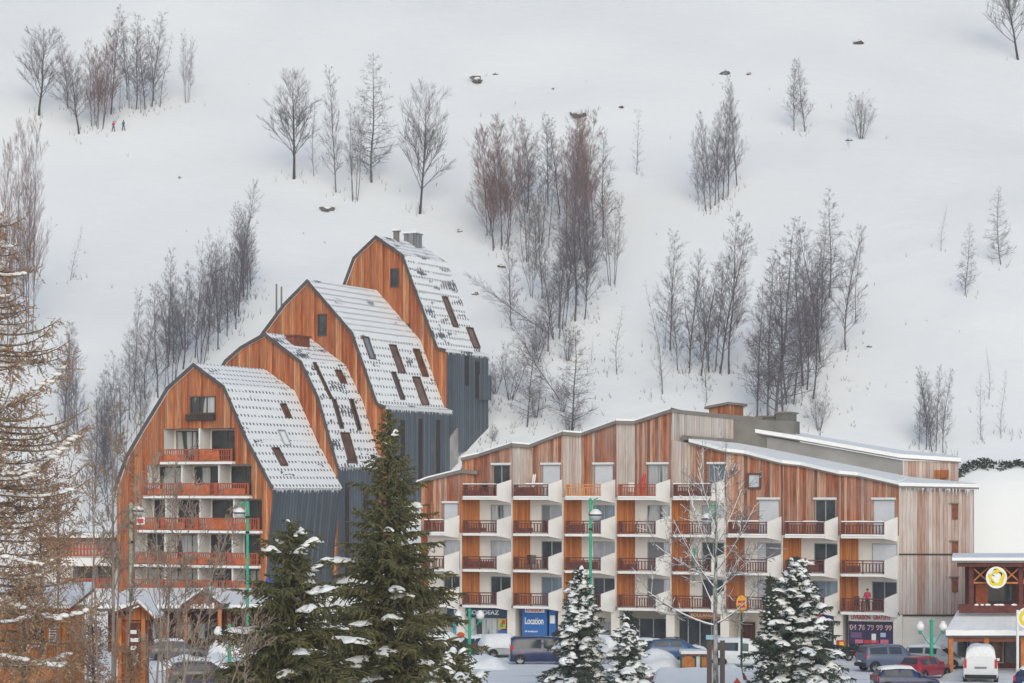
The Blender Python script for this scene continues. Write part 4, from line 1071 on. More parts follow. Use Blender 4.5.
# low white building with red balconies at the left edge of the stepped blocks
def white_block():
    Y = 196.0; o = P(84, 600, Y); r = thing('balcony_building', 'low white flat roofed building with red timber balconies, left of the stepped blocks', 'building', (o.x, Y, 0))
    X = lambda px: P(px, 0, Y).x - o.x
    Z = lambda py: P(0, py, Y).z
    m = MB(); m.box(X(38), X(116), 1.2, 10, -.5, Z(541)); m.build('wall', M['white'], r)
    m = MB(); m.box(X(38), X(114), -.2, 1.3, Z(566), Z(557.5)); m.build('balcony_slab', M['white'], r)
    m = MB(); m.box(X(36), X(118), 0.4, 10.2, Z(541) + .01, Z(541) + .25); rf = m.build('roof', M['timber'], r)
    m = MB(); m.box(X(35.5), X(118.5), .3, 10.3, Z(541) + .255, Z(541) + .62); m.build('roof_snow', M['snow'], rf)
    for py0, py1, nm in ((543, 556, 'upper'), (578, 588.5, 'lower')):
        za, zb = Z(py1), Z(py0); b = MB(); xs0, xs1 = X(50 if nm == 'upper' else 58), X(113)
        for z in (za + .03, zb - .1, (za + zb) / 2): b.box(xs0, xs1, -.34, -.26, z, z + .1)
        slats(b, xs0, xs1, -.32, za, zb - .05, .26, .17); b.build('balcony_railing', M['rail_red'], r)
    m = MB(); m.box(X(50), X(113), -.3, 1.2, Z(592), Z(588.5)); m.build('balcony_slab', M['white'], r)
    for a, b in ((71, 82), (82.5, 93), (96, 105), (105.5, 111)):
        m = MB(); m.box(X(a), X(b), 1.10, 1.19, Z(588), Z(567)); w_ = m.build('window', M['frame'], r); m = MB(); m.box(X(a) + .1, X(b) - .1, 1.05, 1.098, Z(587), Z(568)); m.build('pane', M['glass'], w_)
    m = MB(); m.box(X(93.6), X(95.2), -.25, 1.2, Z(588.5), Z(566)); m.build('partition_wall', M['white'], r)
white_block()

# ------------------------------------------------------------------ timber restaurant at the right edge
def restaurant():
    Y = 160.0; o = P(990, 672, Y); r = thing('restaurant', 'dark timber restaurant with an upper veranda and a snow loaded awning roof on orange posts', 'restaurant', (o.x, Y, 0))
    X = lambda px, y=0: P(px, 0, Y + y).x - o.x
    Z = lambda py, y=0: P(0, py, Y + y).z
    def pr(m, px0, xr_, y0, y1, z0, z1): m.prism([(X(px0, y0), y0), (xr_, y0), (xr_, y1), (X(px0, y1) + .05, y1)], z0, z1)
    # glazed ground floor
    m = MB(); pr(m, 958, X(1060), 1.5, 9, -.3, Z(612)); m.build('wall', M['wood_dark'], r)
    for i, px in enumerate((961, 973, 985, 997, 1009, 1021, 1033, 1045)):
        m = MB(); m.box(X(px), X(px) + .72, 1.4, 1.49, .35, 2.35); w_ = m.build('shop_window', M['frame'] if i % 3 else M['frame_grey'], r); m = MB(); m.box(X(px) + .06, X(px) + .66, 1.36, 1.398, .42, 2.28); m.build('pane', M[('glass', 'glass_blue', 'glass', 'glass_brown')[i % 4]], w_)
    # awning roof : eave y=-3, top y=1.6
    ye, yt = -2.6, 1.4
    xl0, xl1 = X(946, ye), X(958, yt); ze, zt = Z(635.5, ye), Z(612.5, yt); xr = X(1075)
    m = MB(); m.solid([(xl0, ye, ze - .14), (xr, ye, ze - .14), (xr, yt, zt - .14), (xl1, yt, zt - .14)], (0, 0, .13)); aw = m.build('awning_roof', M['edge'], r)
    m = MB(); n = 30
    for i in range(n):
        t0, t1 = i / n, (i + 1) / n; h0 = .34 + .08 * noise.noise(Vector((i * .35, 3, 0))); h1 = .34 + .08 * noise.noise(Vector(((i + 1) * .35, 3, 0)))
        a, b = lerp(xl0, xr, t0), lerp(xl0, xr, t1); c, d = lerp(xl1, xr, t0), lerp(xl1, xr, t1)
        m.poly([(a, ye, ze), (b, ye, ze), (b, ye + .08, ze + h1), (a, ye + .08, ze + h0)]); m.poly([(a, ye + .08, ze + h0), (b, ye + .08, ze + h1), (d, yt, zt + .16), (c, yt, zt + .16)])
    m.poly([(xl1, yt, zt), (xl0, ye, ze), (xl0, ye + .08, ze + .34), (xl1, yt, zt + .16)])
    m.build('roof_snow', M['snow'], aw)
    for px in (950.5, 986, 1022.5, 1050):
        m = MB(); x = X(px, -2.2); m.box(x - .15, x + .15, -2.4, -2.1, -.2, ze - .12); m.build('post', M['timber_orange'], r)
    m = MB(); m.box(X(950, -2.2), xr, -2.38, -2.12, ze - .42, ze - .16); m.build('awning_beam', M['timber'], r)
    # upper veranda
    Y2 = 2.0
    m = MB(); pr(m, 965, xr, Y2 + .3, 9, Z(612.5, Y2), Z(566, Y2)); m.build('upper_wall', M['wood_dark'], r)
    m = MB(); m.box(X(982, Y2), X(1014, Y2), Y2 + .2, Y2 + .29, Z(603.5, Y2), Z(583, Y2)); w_ = m.build('veranda_window', M['dark'], r); m = MB(); m.box(X(984, Y2), X(1012, Y2), Y2 + .16, Y2 + .198, Z(602, Y2), Z(584, Y2)); m.build('pane', M['glass'], w_)
    m = MB(); m.box(X(976, Y2), X(988, Y2), Y2 + .1, Y2 + .28, Z(604, Y2), Z(584.5, Y2)); m.build('red_shutter', M['rail_red'], r)
    yv = -.1
    m = MB(); pr(m, 957, xr, yv - .6, 10, Z(566.5, yv), Z(562.5, yv)); rf = m.build('roof', M['timber_dark'], r)
    m = MB(); pr(m, 951.5, xr, yv - .8, 10.3, Z(562.5, yv) + .004, Z(560.3, yv)); m.build('roof_edge', M['fascia'], rf)
    m = MB(); pr(m, 952, xr, yv - .78, 10.3, Z(560.3, yv) + .004, Z(557.2, yv)); m.build('roof_snow', M['snow'], rf)
    for px in (971.5, 1021, 1058):
        m = MB(); x = X(px, yv); m.box(x - .15, x + .15, yv, yv + .3, Z(611, yv), Z(566.6, yv)); m.build('post', M['timber_dark'], r)
    m = MB()
    for a, b in ((973, 1020), (1023, 1057)):
        xa, xb = X(a, yv), X(b, yv); za, zb = Z(582, yv), Z(567.5, yv)
        m.box(xa, xb, yv + .1, yv + .22, za - .12, za); n = 3
        for i in range(n):
            p, q = lerp(xa, xb, i / n), lerp(xa, xb, (i + 1) / n); m.bar((p, yv + .15, za), (q, yv + .15, zb), .09); m.bar((p, yv + .17, zb), (q, yv + .17, za), .09)
    m.build('cross_brace', M['timber_orange'], r)
    m = MB()
    for py in (605.5, 608.5, 611.5): m.box(X(959, yv), xr, yv - .05, yv + .05, Z(py, yv) - .1, Z(py, yv) + .1)
    slats(m, X(973, yv), xr, yv + .06, Z(611.5, yv), Z(605.5, yv), .3, .2); m.build('veranda_rail', M['timber_dark'], r)
    m = MB(); rg = random.Random(9)
    for i in range(9): x = lerp(X(975, yv), X(1019, yv), rg.random()); m.blob((x, yv, Z(604.8, yv)), (rg.uniform(.12, .3), .12, .08), rg, 1)
    m.build('rail_snow', M['snow'], r, smooth=True)
    # emblem signs
    YEL = flat('yellow emblem paint', (.72, .58, .04)); DK = flat('black emblem paint', (.03, .03, .03))
    def emblem(cx, y, cz, rx, rz, label, flip):
        s = thing('round_sign', label, 'sign', (cx, y, cz))
        def disc(r0x, r0z, yy0, yy1, n=36):
            m = MB(); pl = [(r0x * math.cos(2*math.pi*i/n), yy0, r0z * math.sin(2*math.pi*i/n)) for i in range(n)]; m.solid(pl, (0, yy1 - yy0, 0)); return m
        disc(rx, rz, 0, .08).build('sign_disc', WH, s)
        m = MB(); n = 30                              # yellow swirl: crescent ring with bites
        for i in range(n):
            a0, a1 = [math.pi * 2 * (j / n) for j in (i, i + 1)]
            ri = .34 + .16 * math.sin(a0 * 1.5 + .6) ** 2; ro = .80 + .07 * math.sin(a0 * 5)
            ri2 = .34 + .16 * math.sin(a1 * 1.5 + .6) ** 2; ro2 = .80 + .07 * math.sin(a1 * 5)
            if 8 < i < 13 and not flip: ro = ro2 = .62
            m.quad(*[(k * rx * math.cos(a), -.006, k * rz * math.sin(a)) for k, a in ((ri, a0), (ri2, a1), (ro2, a1), (ro, a0))][::-1])
        m.build('yellow_swirl', YEL, s)
        m = MB()
        for a0, a1, k0, k1 in ((.2, 1.25, .48, .66), (1.5, 2.1, .7, .8), (3.5, 4.4, .52, .6), (2.4, 2.8, .25, .5)):
            nn = 8
            for i in range(nn):
                b0, b1 = lerp(a0, a1, i / nn), lerp(a0, a1, (i + 1) / nn); th = math.sin(math.pi * (i + .5) / nn)
                m.quad(*[(k * rx * math.cos(a), -.012, k * rz * math.sin(a)) for k, a in ((k0, b0), (k0, b1), (lerp(k0, k1, th), b1), (lerp(k0, k1, th), b0))][::-1])
        m.build('black_stroke', DK, s)
    p = P(996.5, 577.5, Y - .9); emblem(p.x, Y - .9, p.z, .70, .72, 'round white sign with yellow swirl emblem hung under the restaurant eave', False)
    # second emblem on a white pole
    y2 = 155.0; p = P(1017.5, 672, y2); s = thing('pole_sign', 'white pole with oval yellow emblem in front of the restaurant awning', 'sign', (p.x, y2, 0))
    m = MB(); m.tube([(0, 0, -.2), (0, 0, P(0, 610, y2).z)], .09, 10); m.build('pole', M['white_paint'], s)
    q = P(1025.5, 618, y2 - .1); m = MB(); n = 30; m.solid([(q.x - p.x + .55 * math.cos(2*math.pi*i/n), -.1, q.z + .66 * math.sin(2*math.pi*i/n)) for i in range(n)], (0, .12, 0)); m.build('sign_disc', WH, s)
    m = MB(); m.tube([(0, 0, q.z), (q.x - p.x - .5, 0, q.z)], .03, 6); m.build('bracket', M['fascia'], s)
    m = MB()
    for i in range(26):
        a0, a1 = [math.pi * 2 * (j / 30) + .5 for j in (i, i + 1)]
        m.quad(*[(q.x - p.x + k * .55 * math.cos(a), -.106, q.z + k * .66 * math.sin(a)) for k, a in ((.35, a0), (.38, a1), (.8, a1), (.78, a0))][::-1])
    m.build('yellow_swirl', YEL, s)
restaurant()

# ------------------------------------------------------------------ street lamps
def arm_lamp(px, py_base, py_top, y, label, side=1, globe_px=(0, 0), rr=.42, paint='green'):
    x = P(px, 0, y).x; zb = max(hill(x, y), 0) - .2; r = thing('street_lamp', label, 'street lamp', (x, y, 0), 0, None)
    zt = P(px, py_top, y).z; gx, gz = P(globe_px[0], globe_px[1], y).x - x, P(0, globe_px[1], y).z
    m = MB(); m.tube([(0, 0, zb), (0, 0, zb + 1.0), (0, 0, zt)], [.14, .105, .085], 10); m.tube([(0, 0, zt), (0, 0, zt + .12)], [.12, .05], 8); m.build('pole', M[paint], r)
    m = MB()
    for z in (zt - .95, zt - 1.9): m.tube([(0, 0, z), (0, 0, z + .14)], .125, 10)
    m.build('collar', M['black'], r)
    m = MB(); s = 1 if gx > 0 else -1
    pts = [(0, 0, zt - .5), (s * .15, 0, zt - .05), (s * .45, 0, zt + .12), (gx * .75, 0, zt + .05), (gx, 0, gz + rr * .95)]
    m.tube(pts, .035, 6); m.tube([(0, 0, zt - 1.1), (gx * .6, 0, zt - .55), (gx, 0, gz + rr)], .025, 6); m.build('bracket_arm', M[paint], r)
    m = MB(); m.lathe((gx, 0, gz), [(.02, rr * .95), (rr * .35, rr * .9), (rr * .8, rr * .55), (rr * 1.02, rr * .12), (rr * 1.05, 0), (rr * .98, -.03)], 20); h = m.build('lamp_hood', M['globe'], r, True)
    m = MB(); m.lathe((gx, 0, gz), [(rr * .98, -.03), (rr * .9, -rr * .4), (rr * .6, -rr * .75), (.01, -rr * .9)], 20); m.build('lamp_glass', flat('milky lamp glass', (.5, .53, .53), .15), h, True)
    m = MB(); m.lathe((gx, 0, gz), [(rr * 1.06, .05), (rr * 1.08, 0), (rr * 1.06, -.04)], 20); m.build('lamp_ring', M['black'], h)
    return r
arm_lamp(590.5, 660, 500, 150, 'tall green street lamp with a white bowl before the middle balconies', 1, (595.6, 515), .40)
arm_lamp(247.5, 640, 503, 150, 'tall green street lamp with a white bowl before the lowest gabled building', -1, (239.5, 513), .36)
arm_lamp(716, 672, 505, 158, 'green street lamp standing behind the snowy birch', -1, (707.5, 519), .40)
L4 = arm_lamp(131, 640, 505, 118, 'weathered pale green street lamp with a red and white sign, far left among bare stems', 1, (138, 511), .26, 'green_pale')
def plate(px, py, w, h, y, name, label, mat, ext=()):
    p = P(px, py, y); r = thing(name, label, 'sign', (p.x, y, p.z)); m = MB(); m.box(-w/2, w/2, 0, .04, -h/2, h/2); m.build('sign_plate', mat, r)
    for u0, u1, v0, v1, mt, nm in ext: m = MB(); m.box(u0 * w, u1 * w, -.012, .002, v0 * h, v1 * h); m.build(nm, mt, r)
    m = MB(); m.tube([(0, .06, -h/2), (0, .06, h/2)], .03, 6); m.build('clamp', M['fascia'], r)
    return r
plate(140.5, 521, .42, .36, 117.6, 'road_sign', 'small red and white square sign on the far left lamp post', WH, [(-.35, .35, -.3, .3, RD, 'red_mark')])
def twin_lamp(px, py_base, py_top, y, label, gr=.29, arm=.75):
    x = P(px, 0, y).x; r = thing('twin_lamp', label, 'street lamp', (x, y, 0)); zt = P(0, py_top, y).z
    m = MB(); m.tube([(0, 0, -.2), (0, 0, .9), (0, 0, zt)], [.16, .12, .10], 10); m.lathe((0, 0, zt), [(.14, -.1), (.14, .02), (.05, .12), (.01, .16)], 10); m.build('pole', M['green'], r)
    for s in (-1, 1):
        pts = [(0, 0, zt - 1.35)] + [(s * arm * (.5 - .5 * math.cos(a)), 0, zt - 1.35 - .22 * math.sin(a * 2) + .5 * (a / math.pi) ** 2) for a in [math.pi * i / 8 for i in range(1, 9)]]
        m = MB(); m.tube(pts, .035, 6); m.lathe((s * arm, 0, zt - .85), [(.04, -.02), (.12, .05), (.12, .2)], 10); a_ = m.build('arm', M['green'], r)
        m = MB(); m.lathe((s * arm, 0, zt - .38), [(gr * math.sin(math.pi * i / 14), -gr * math.cos(math.pi * i / 14)) for i in range(15)], 20); m.build('globe', M['globe'], a_, True)
        m = MB(); m.blob((s * arm, 0, zt - .38 + gr), (.22, .22, .09), random.Random(3), 1); m.build('snow_cap', M['snow'], a_, True)
twin_lamp(469.5, 650, 610, 167, 'green twin globe lamp in front of the leftmost shop')
twin_lamp(931.5, 668, 621, 158, 'green twin globe lamp behind the red car, before the end wall')
twin_lamp(229.5, 660, 626, 160, 'green twin globe lamp beside the entrance pavilion')
# yellow and orange lollipop sign on a dark green post
def lolly():
    y = 154.0; p = P(741.5, 670, y); r = thing('shop_pole_sign', 'yellow oval sign with red bands on a dark green post', 'sign', (p.x, y, 0)); z = P(0, 604, y).z
    m = MB(); m.tube([(0, 0, -.2), (0, 0, z - .5)], .07, 8); m.build('post', flat('dark green paint', (.03, .09, .055)), r)
    m = MB(); n = 28; m.solid([(.34 * math.cos(2*math.pi*i/n), -.08, z + .56 * math.sin(2*math.pi*i/n)) for i in range(n)], (0, .16, 0)); s = m.build('oval_board', flat('yellow sign paint', (.75, .40, .03)), r)
    for dz in (.14, -.16): m = MB(); m.box(-.24, .24, -.1, -.078, z + dz - .07, z + dz + .09); m.build('red_band', RD, s)
lolly()
p = P(271.5, 581, 152); r = thing('blue_sign', 'blue octagonal sign rising above the dark spruces', 'sign', (p.x, 152, 0))
m = MB(); m.tube([(0, .03, -.2), (0, .03, p.z)], .05, 8); m.build('post', M['fascia'], r)
m = MB(); m.solid([(.40 * math.cos(math.pi/8 + math.pi/4*i), 0, p.z + .40 * math.sin(math.pi/8 + math.pi/4*i)) for i in range(8)], (0, .05, 0)); m.build('sign_plate', flat('sign blue', (.02, .11, .46)), r)
# red marker post, orange ball sign, timber bins, waste shelter, masts
p = G(466.5, 655); r = thing('marker_post', 'slim red snow marker post by the teal car', 'marker post', (p.x, p.y, p.z)); m = MB(); m.tube([(0, 0, -.2), (0, 0, .85)], .07, 8); m.build('post', flat('signal red', (.55, .05, .06)), r); m = MB(); m.blob((0, 0, .87), (.1, .1, .06), random.Random(2), 1); m.build('snow_cap', M['snow'], r, True)
p = G(461, 648); r = thing('advert_flag', 'round red display board beside the leftmost shop door', 'sign', (p.x, p.y - 1, 0)); m = MB(); m.tube([(0, 0, -.1), (0, 0, .8)], .04, 6); m.build('stand', M['fascia'], r); m = MB(); m.solid([(.30 * math.cos(.31 * i), -.03, 1.05 + .22 * math.sin(.31 * i)) for i in range(20)], (0, .06, 0)); m.build('board', flat('orange red', (.62, .09, .03)), r)
p = G(455, 650); r = thing('display_stand', 'turquoise board leaning at the left shop corner', 'sign', (p.x, p.y - 1, 0)); m = MB(); m.box(-.12, .12, 0, .1, 0, 2.4); m.build('panel', flat('turquoise', (.06, .33, .42)), r); m = MB(); m.box(-1.9, -.2, .05, .12, .1, .9); m.build('banner', flat('pale turquoise', (.25, .5, .52)), r)

def bins():
    y = 156.0; p = P(694, 672, y); r = thing('bin_enclosure', 'orange timber waste bin enclosure with a snowed roof beside the birch', 'bin shelter', (p.x, y, 0))
    X = lambda px: P(px, 0, y).x - p.x
    zt = P(0, 655.5, y).z; arch = []
    x0, x1 = X(681.5), X(695)
    pts = [(x0, 0, -.2), (x1, 0, -.2), (x1, 0, zt - .25)] + [(lerp(x1, x0, i / 8), 0, zt - .25 + .25 * math.sin(math.pi * i / 8)) for i in range(1, 8)] + [(x0, 0, zt - .25)]
    m = MB(); m.solid(pts, (0, .12, 0)); m.build('door', M['timber_orange'], r)
    m = MB(); m.box(X(701), X(707), 0, .12, -.2, zt - .1); m.build('side_panel', M['timber_orange'], r)
    m = MB(); m.box(X(696), X(700.5), .05, .15, -.2, zt - .1); m.build('white_panel', M['white'], r)
    for px in (681, 695.5, 700.8, 707.5): m = MB(); m.box(X(px) - .05, X(px) + .05, -.05, .2, -.2, zt); m.build('post', flat('dark green paint', (.03, .09, .055)), r)
    m = MB(); m.box(X(680.5), X(708), -.1, 1.6, zt + .01, zt + .1); rf = m.build('roof', M['timber'], r); m = MB(); m.box(X(681), X(707.5), -.1, 1.6, zt + .104, zt + .3); m.build('roof_snow', M['snow'], rf)
bins()
def snow_roof_hut():
    y = 149.0; p = P(700, 683, y); r = thing('snowed_shelter', 'flat roofed shelter under thick snow at the bottom edge', 'shelter', (p.x, y, 0))
    X = lambda px, yy=0: P(px, 0, y + yy).x - p.x
    zt = P(0, 672, y).z
    m = MB(); m.box(X(655), X(742), -2.5, 4.2, -.3, zt - 2.3); m.build('wall', M['wood_dark'], r)
    zf = P(0, 705, y - 6).z
    m = MB(); m.solid([(X(646, 4.6), 4.6, zt - .5), (X(628, -6), -6, zf - .4), (X(762, -6), -6, zf - .4), (X(744, 4.6), 4.6, zt - .5)], (0, 0, .12)); rf = m.build('roof', M['timber'], r)
    m = MB(); n = 14
    for i in range(n):
        q = []
        for u in (i / n, (i + 1) / n): q.append((lerp(X(660, 4.6), X(741, 4.6), u), 4.55, zt - .06 + .07 * noise.noise(Vector((u * 6, 1, 0))))); 
        for u in ((i + 1) / n, i / n): q.append((lerp(X(645, -6), X(748, -6), u), -5.95, zf + .02))
        m.poly(q[:2][::-1] + q[2:][::-1])
    m.poly([(X(660, 4.6), 4.55, zt - .06), (X(645, -6), -5.95, zf), (X(645, -6), -5.95, zf - .27), (X(655, 4.6), 4.55, zt - .37)])
    m.build('roof_snow', M['snow'], rf)
    m = MB(); a = X(738, -3); zq = P(0, 681, y - 3).z; m.solid([(a - .45, -3.05, zq - .35), (a + .35, -3.05, zq - .35), (a - .05, -3.05, zq + .2)], (0, .1, 0)); m.build('orange_gable_board', flat('orange red', (.62, .09, .03)), r)
snow_roof_hut()

# ------------------------------------------------------------------ timber kiosk and orange hut in the left foreground
def kiosk():
    y = 112.0; p = P(137, 683, y); r = thing('timber_kiosk', 'narrow timber notice kiosk with a pitched snowed roof behind the bare stems', 'kiosk', (p.x, y, 0))
    X = lambda px: P(px, 0, y).x - p.x
    Z = lambda py: P(0, py, y).z
    m = MB(); m.box(X(119), X(144), .1, 1.6, -.2, Z(621)); m.build('wall', M['wood_orange'], r)
    m = MB(); m.box(X(129), X(140.5), 0, .098, Z(668), Z(623)); nb = m.build('notice_board', M['timber_dark'], r)
    rg = random.Random(8)
    for i in range(5):
        z = Z(630 + i * 8); m = MB(); m.box(X(130.5), X(130.5) + rg.uniform(.25, .42), -.02, -.001, z - .18, z); m.build('notice', M['white'], nb)
    for s, xe in ((-1, X(114)), (1, X(157))):
        c = X(140); m = MB(); zz_ = Z(604.5); ze = Z(620.5) if s > 0 else Z(614)
        m.solid([(c, -.6, zz_), (xe, -.6, ze), (xe, 2.2, ze), (c, 2.2, zz_)], (0, 0, .1)); o = m.build('roof', M['timber'], r)
        m = MB(); m.solid([(c, -.5, zz_ + .106), (xe, -.5, ze + .106), (xe, 2.2, ze + .106), (c, 2.2, zz_ + .106)], (0, 0, .14)); m.build('roof_snow', M['snow'], o)
    m = MB(); m.poly([(X(119), -.02, Z(620)), (X(152), -.02, Z(620)), (X(140), -.02, Z(606))]); m.build('gable_boards', M['wood_orange'], r)
    for px in (120, 143.5): m = MB(); m.box(X(px) - .09, X(px) + .09, -.12, .09, -.2, Z(618)); m.build('post', M['timber_orange'], r)
kiosk()
def hut():
    y = 92.0; p = P(30, 683, y); r = thing('orange_hut', 'orange painted timber hut with white lettering behind the larch, bottom left', 'hut', (p.x, y, 0))
    X = lambda px: P(px, 0, y).x - p.x
    Z = lambda py: P(0, py, y).z
    m = MB(); m.box(X(-60), X(66), 0, 4, -.2, Z(610)); m.build('wall', m_planks('orange painted boards', [(.56, .20, .05), (.60, .235, .065), (.50, .17, .042)], .3, None), r)
    m = MB(); m.solid([(X(-70), -1.0, Z(611)), (X(74), -1.0, Z(611)), (X(74), 4.6, Z(596)), (X(-70), 4.6, Z(596))], (0, 0, .14)); rf = m.build('roof', M['timber'], r)
    m = MB(); m.solid([(X(-70), -.95, Z(611) + .145), (X(74), -.95, Z(611) + .145), (X(74), 4.6, Z(596) + .145), (X(-70), 4.6, Z(596) + .145)], (0, 0, .22)); m.build('roof_snow', M['snow'], rf)
    m = MB(); text_mesh(m, 'LOCANT', (X(21.5), -.01, Z(648)), (1, 0, 0), .24, .03, 0, X(43) - X(21.5), True); m.build('lettering', M['white'], r)
    m = MB(); m.box(X(25), X(39), -.03, -.002, Z(640), Z(620)); d = m.build('picture_panel', M['wood_dark'], r)
    m = MB(); m.box(X(49), X(58.5), -.03, -.002, Z(643), Z(626)); d = m.build('notice_panel', M['white'], r)
    m = MB(); rg = random.Random(6)
    for i in range(6): z = Z(629 + i * 2.6); m.box(X(50), X(50) + rg.uniform(.15, .3), -.04, -.032, z - .035, z + .02)
    m.build('lettering', M['timber_dark'], d)
    m = MB(); m.box(X(-60), X(66), -.6, -.04, -.2, Z(664)); m.build('deck_front', M['timber_orange'], r)
    m = MB(); m.box(X(-60), X(67), -.65, -.02, Z(664) + .01, Z(661)); m.build('deck_snow', M['snow'], r)
hut()

# ------------------------------------------------------------------ vehicles
CARS = {
 'hatch': [(-1.98,.74,.70,.72,.60),(-1.92,.84,.92,.97,.70),(-1.62,.86,.94,1.40,.58),(-.6,.87,.93,1.47,.60),(.25,.87,.91,1.43,.59),(1.0,.86,.89,.94,.70),(1.72,.82,.74,.78,.64),(1.98,.70,.52,.55,.56)],
 'estate': [(-2.2,.76,.72,.74,.62),(-2.14,.86,.95,1.0,.72),(-1.75,.88,.97,1.44,.60),(-.6,.89,.95,1.50,.62),(.35,.89,.93,1.45,.60),(1.15,.88,.91,.96,.72),(1.9,.84,.76,.80,.66),(2.2,.72,.54,.57,.58)],
 'suv': [(-2.2,.82,.86,.88,.68),(-2.16,.90,1.14,1.20,.78),(-1.98,.92,1.15,1.72,.66),(-.6,.93,1.13,1.80,.68),(.45,.93,1.10,1.76,.66),(1.1,.92,1.08,1.13,.78),(1.95,.90,.98,1.02,.74),(2.2,.80,.74,.77,.66)],
 'van': [(-2.0,.80,.90,.93,.74),(-1.98,.86,1.08,1.74,.70),(-1.8,.87,1.08,1.84,.70),(-.2,.87,1.05,1.86,.70),(.5,.87,1.03,1.78,.68),(1.3,.86,1.02,1.10,.72),(1.85,.83,.84,.88,.68),(2.02,.72,.56,.60,.60)],
 'minibus': [(-2.45,.88,1.0,1.04,.84),(-2.42,.94,1.10,1.80,.80),(-2.2,.95,1.10,1.92,.80),(-.3,.95,1.08,1.95,.80),(1.0,.95,1.06,1.88,.78),(1.8,.94,1.06,1.14,.80),(2.25,.90,.92,.96,.74),(2.45,.80,.64,.68,.68)],
}
def car(kind, paint, label, loc, ang, snow='roof', group=None, cat='car', seed=1, rack=False, name='parked_car'):
    rg = random.Random(seed); st = CARS[kind]
    r = thing(name, label, cat, loc, ang, group)
    z0 = .24 if kind != 'suv' else .34
    def ring(s):
        x, w, zb, zt, wt = s; cab = zt - zb > .25
        h = [(w * .93, z0), (w, z0 + .14), (w * 1.0, (z0 + zb) / 2 + .05), (w * .985, zb - .06), (w * .95, zb)]
        if cab: h += [(lerp(w * .95, wt, .55), lerp(zb, zt, .5)), (wt * 1.01, zt - .09), (wt * .88, zt - .015), (wt * .5, zt + .01)]
        else: h += [(wt * 1.12, zb + .012), (wt * 1.0, zt - .012), (wt * .8, zt), (wt * .4, zt + .008)]
        return [(x, y, z) for y, z in h] + [(x, -y, z) for y, z in h[::-1]]
    fine = []                                       # interpolate stations for rounder bodies
    for a, b in zip(st, st[1:]):
        for t in (0, .33, .66): fine.append(tuple(lerp(p, q, t) for p, q in zip(a, b)))
    fine.append(st[-1])
    m = MB(); rings = [ring(s) for s in fine]; n = len(rings[0])
    pts = [p for q in rings for p in q]; fs = []
    for i in range(len(rings) - 1):
        for j in range(n - 1): fs.append((i*n + j, (i+1)*n + j, (i+1)*n + j + 1, i*n + j + 1))
        fs.append((i*n + n - 1, (i+1)*n + n - 1, (i+1)*n, i*n))
    fs.append(tuple(range(n))); fs.append(tuple(range((len(rings)-1)*n, len(rings)*n))[::-1])
    m.add(pts, fs); body = m.build('body', paint, r, smooth=True)
    # windows
    cabs = [s for s in st if s[3] - s[2] > .25]
    def off(pl, d=.012):
        p = [Vector(q) for q in pl]; nn = (p[1] - p[0]).cross(p[2] - p[0]).normalized()
        c = sum(p, Vector((0, 0, 0))) / len(p); cc = Vector((c.x, 0, .9)); 
        if nn.dot(c - Vector((c.x * .7, 0, .8))) < 0: nn = -nn
        return [q + nn * d for q in p], nn
    for side in (1, -1):
        for a, b in zip(cabs, cabs[1:]):
            if b[0] - a[0] < .3: continue
            x0, x1 = a[0] + .09, b[0] - .07
            def sp(x, t):
                u = (x - a[0]) / (b[0] - a[0]); w = lerp(a[1], b[1], u); zb = lerp(a[2], b[2], u); zt = lerp(a[3], b[3], u); wt = lerp(a[4], b[4], u)
                return (x, side * lerp(w * .95, wt, t), lerp(zb, zt, t * .95))
            q, nn = off([sp(x0, .1), sp(x1, .1), sp(x1, .82), sp(x0, .82)], .02)
            g = MB(); g.solid(q, nn * -.03); g.build('side_window', M['car_glass'], body)
    # front quarter + windscreen + rear window
    i1 = st.index(cabs[-1]); a, b = st[i1], st[i1 + 1]
    q, nn = off([(lerp(a[0], b[0], .06), -a[4] * .84, lerp(a[3], b[3], .06)), (lerp(a[0], b[0], .06), a[4] * .84, lerp(a[3], b[3], .06)), (lerp(a[0], b[0], .9), b[4] * .98, lerp(a[3], b[3], .9)), (lerp(a[0], b[0], .9), -b[4] * .98, lerp(a[3], b[3], .9))], .02)
    g = MB(); g.solid(q, nn * -.03); g.build('windscreen', M['car_glass'], body)
    i0 = st.index(cabs[0]); a, b = st[i0 - 1], st[i0]
    if kind in ('van', 'minibus'): q0, q1 = .38, .9
    else: q0, q1 = .12, .9
    q, nn = off([(lerp(a[0], b[0], q0), -lerp(a[4], b[4], q0) * .86, lerp(a[3], b[3], q0)), (lerp(a[0], b[0], q0), lerp(a[4], b[4], q0) * .86, lerp(a[3], b[3], q0)), (lerp(a[0], b[0], q1), lerp(a[4], b[4], q1) * .82, lerp(a[3], b[3], q1)), (lerp(a[0], b[0], q1), -lerp(a[4], b[4], q1) * .82, lerp(a[3], b[3], q1))], .025)
    if not (kind == 'van' and snow == 'snowed'):
        g = MB(); g.solid(q, nn * -.04); g.build('rear_window', M['car_glass'], body)
    # lamps, bumpers, plate
    xr, xf = st[0][0], st[-1][0]
    for s in (1, -1):
        g = MB(); zl = st[1][2]; w = st[1][1]
        hh = .5 if kind in ('van', 'minibus') else .3
        g.box(xr - .02, st[1][0] + .16, s * (w - .14) - (.11 if s < 0 else 0.02), s * (w - .14) + (.11 if s > 0 else 0.02), zl - .24, zl - .24 + hh); g.build('tail_light', M['red_lens'], body)
        g = MB(); w = st[-1][1]; g.box(xf - .26, xf - .05, s * w - (.0 if s > 0 else .03) - (.18 if s > 0 else -0.0), s * w + (.03 if s > 0 else .18), st[-1][2] - .02, st[-1][2] + .15); g.build('headlight', M['head_lens'], body)
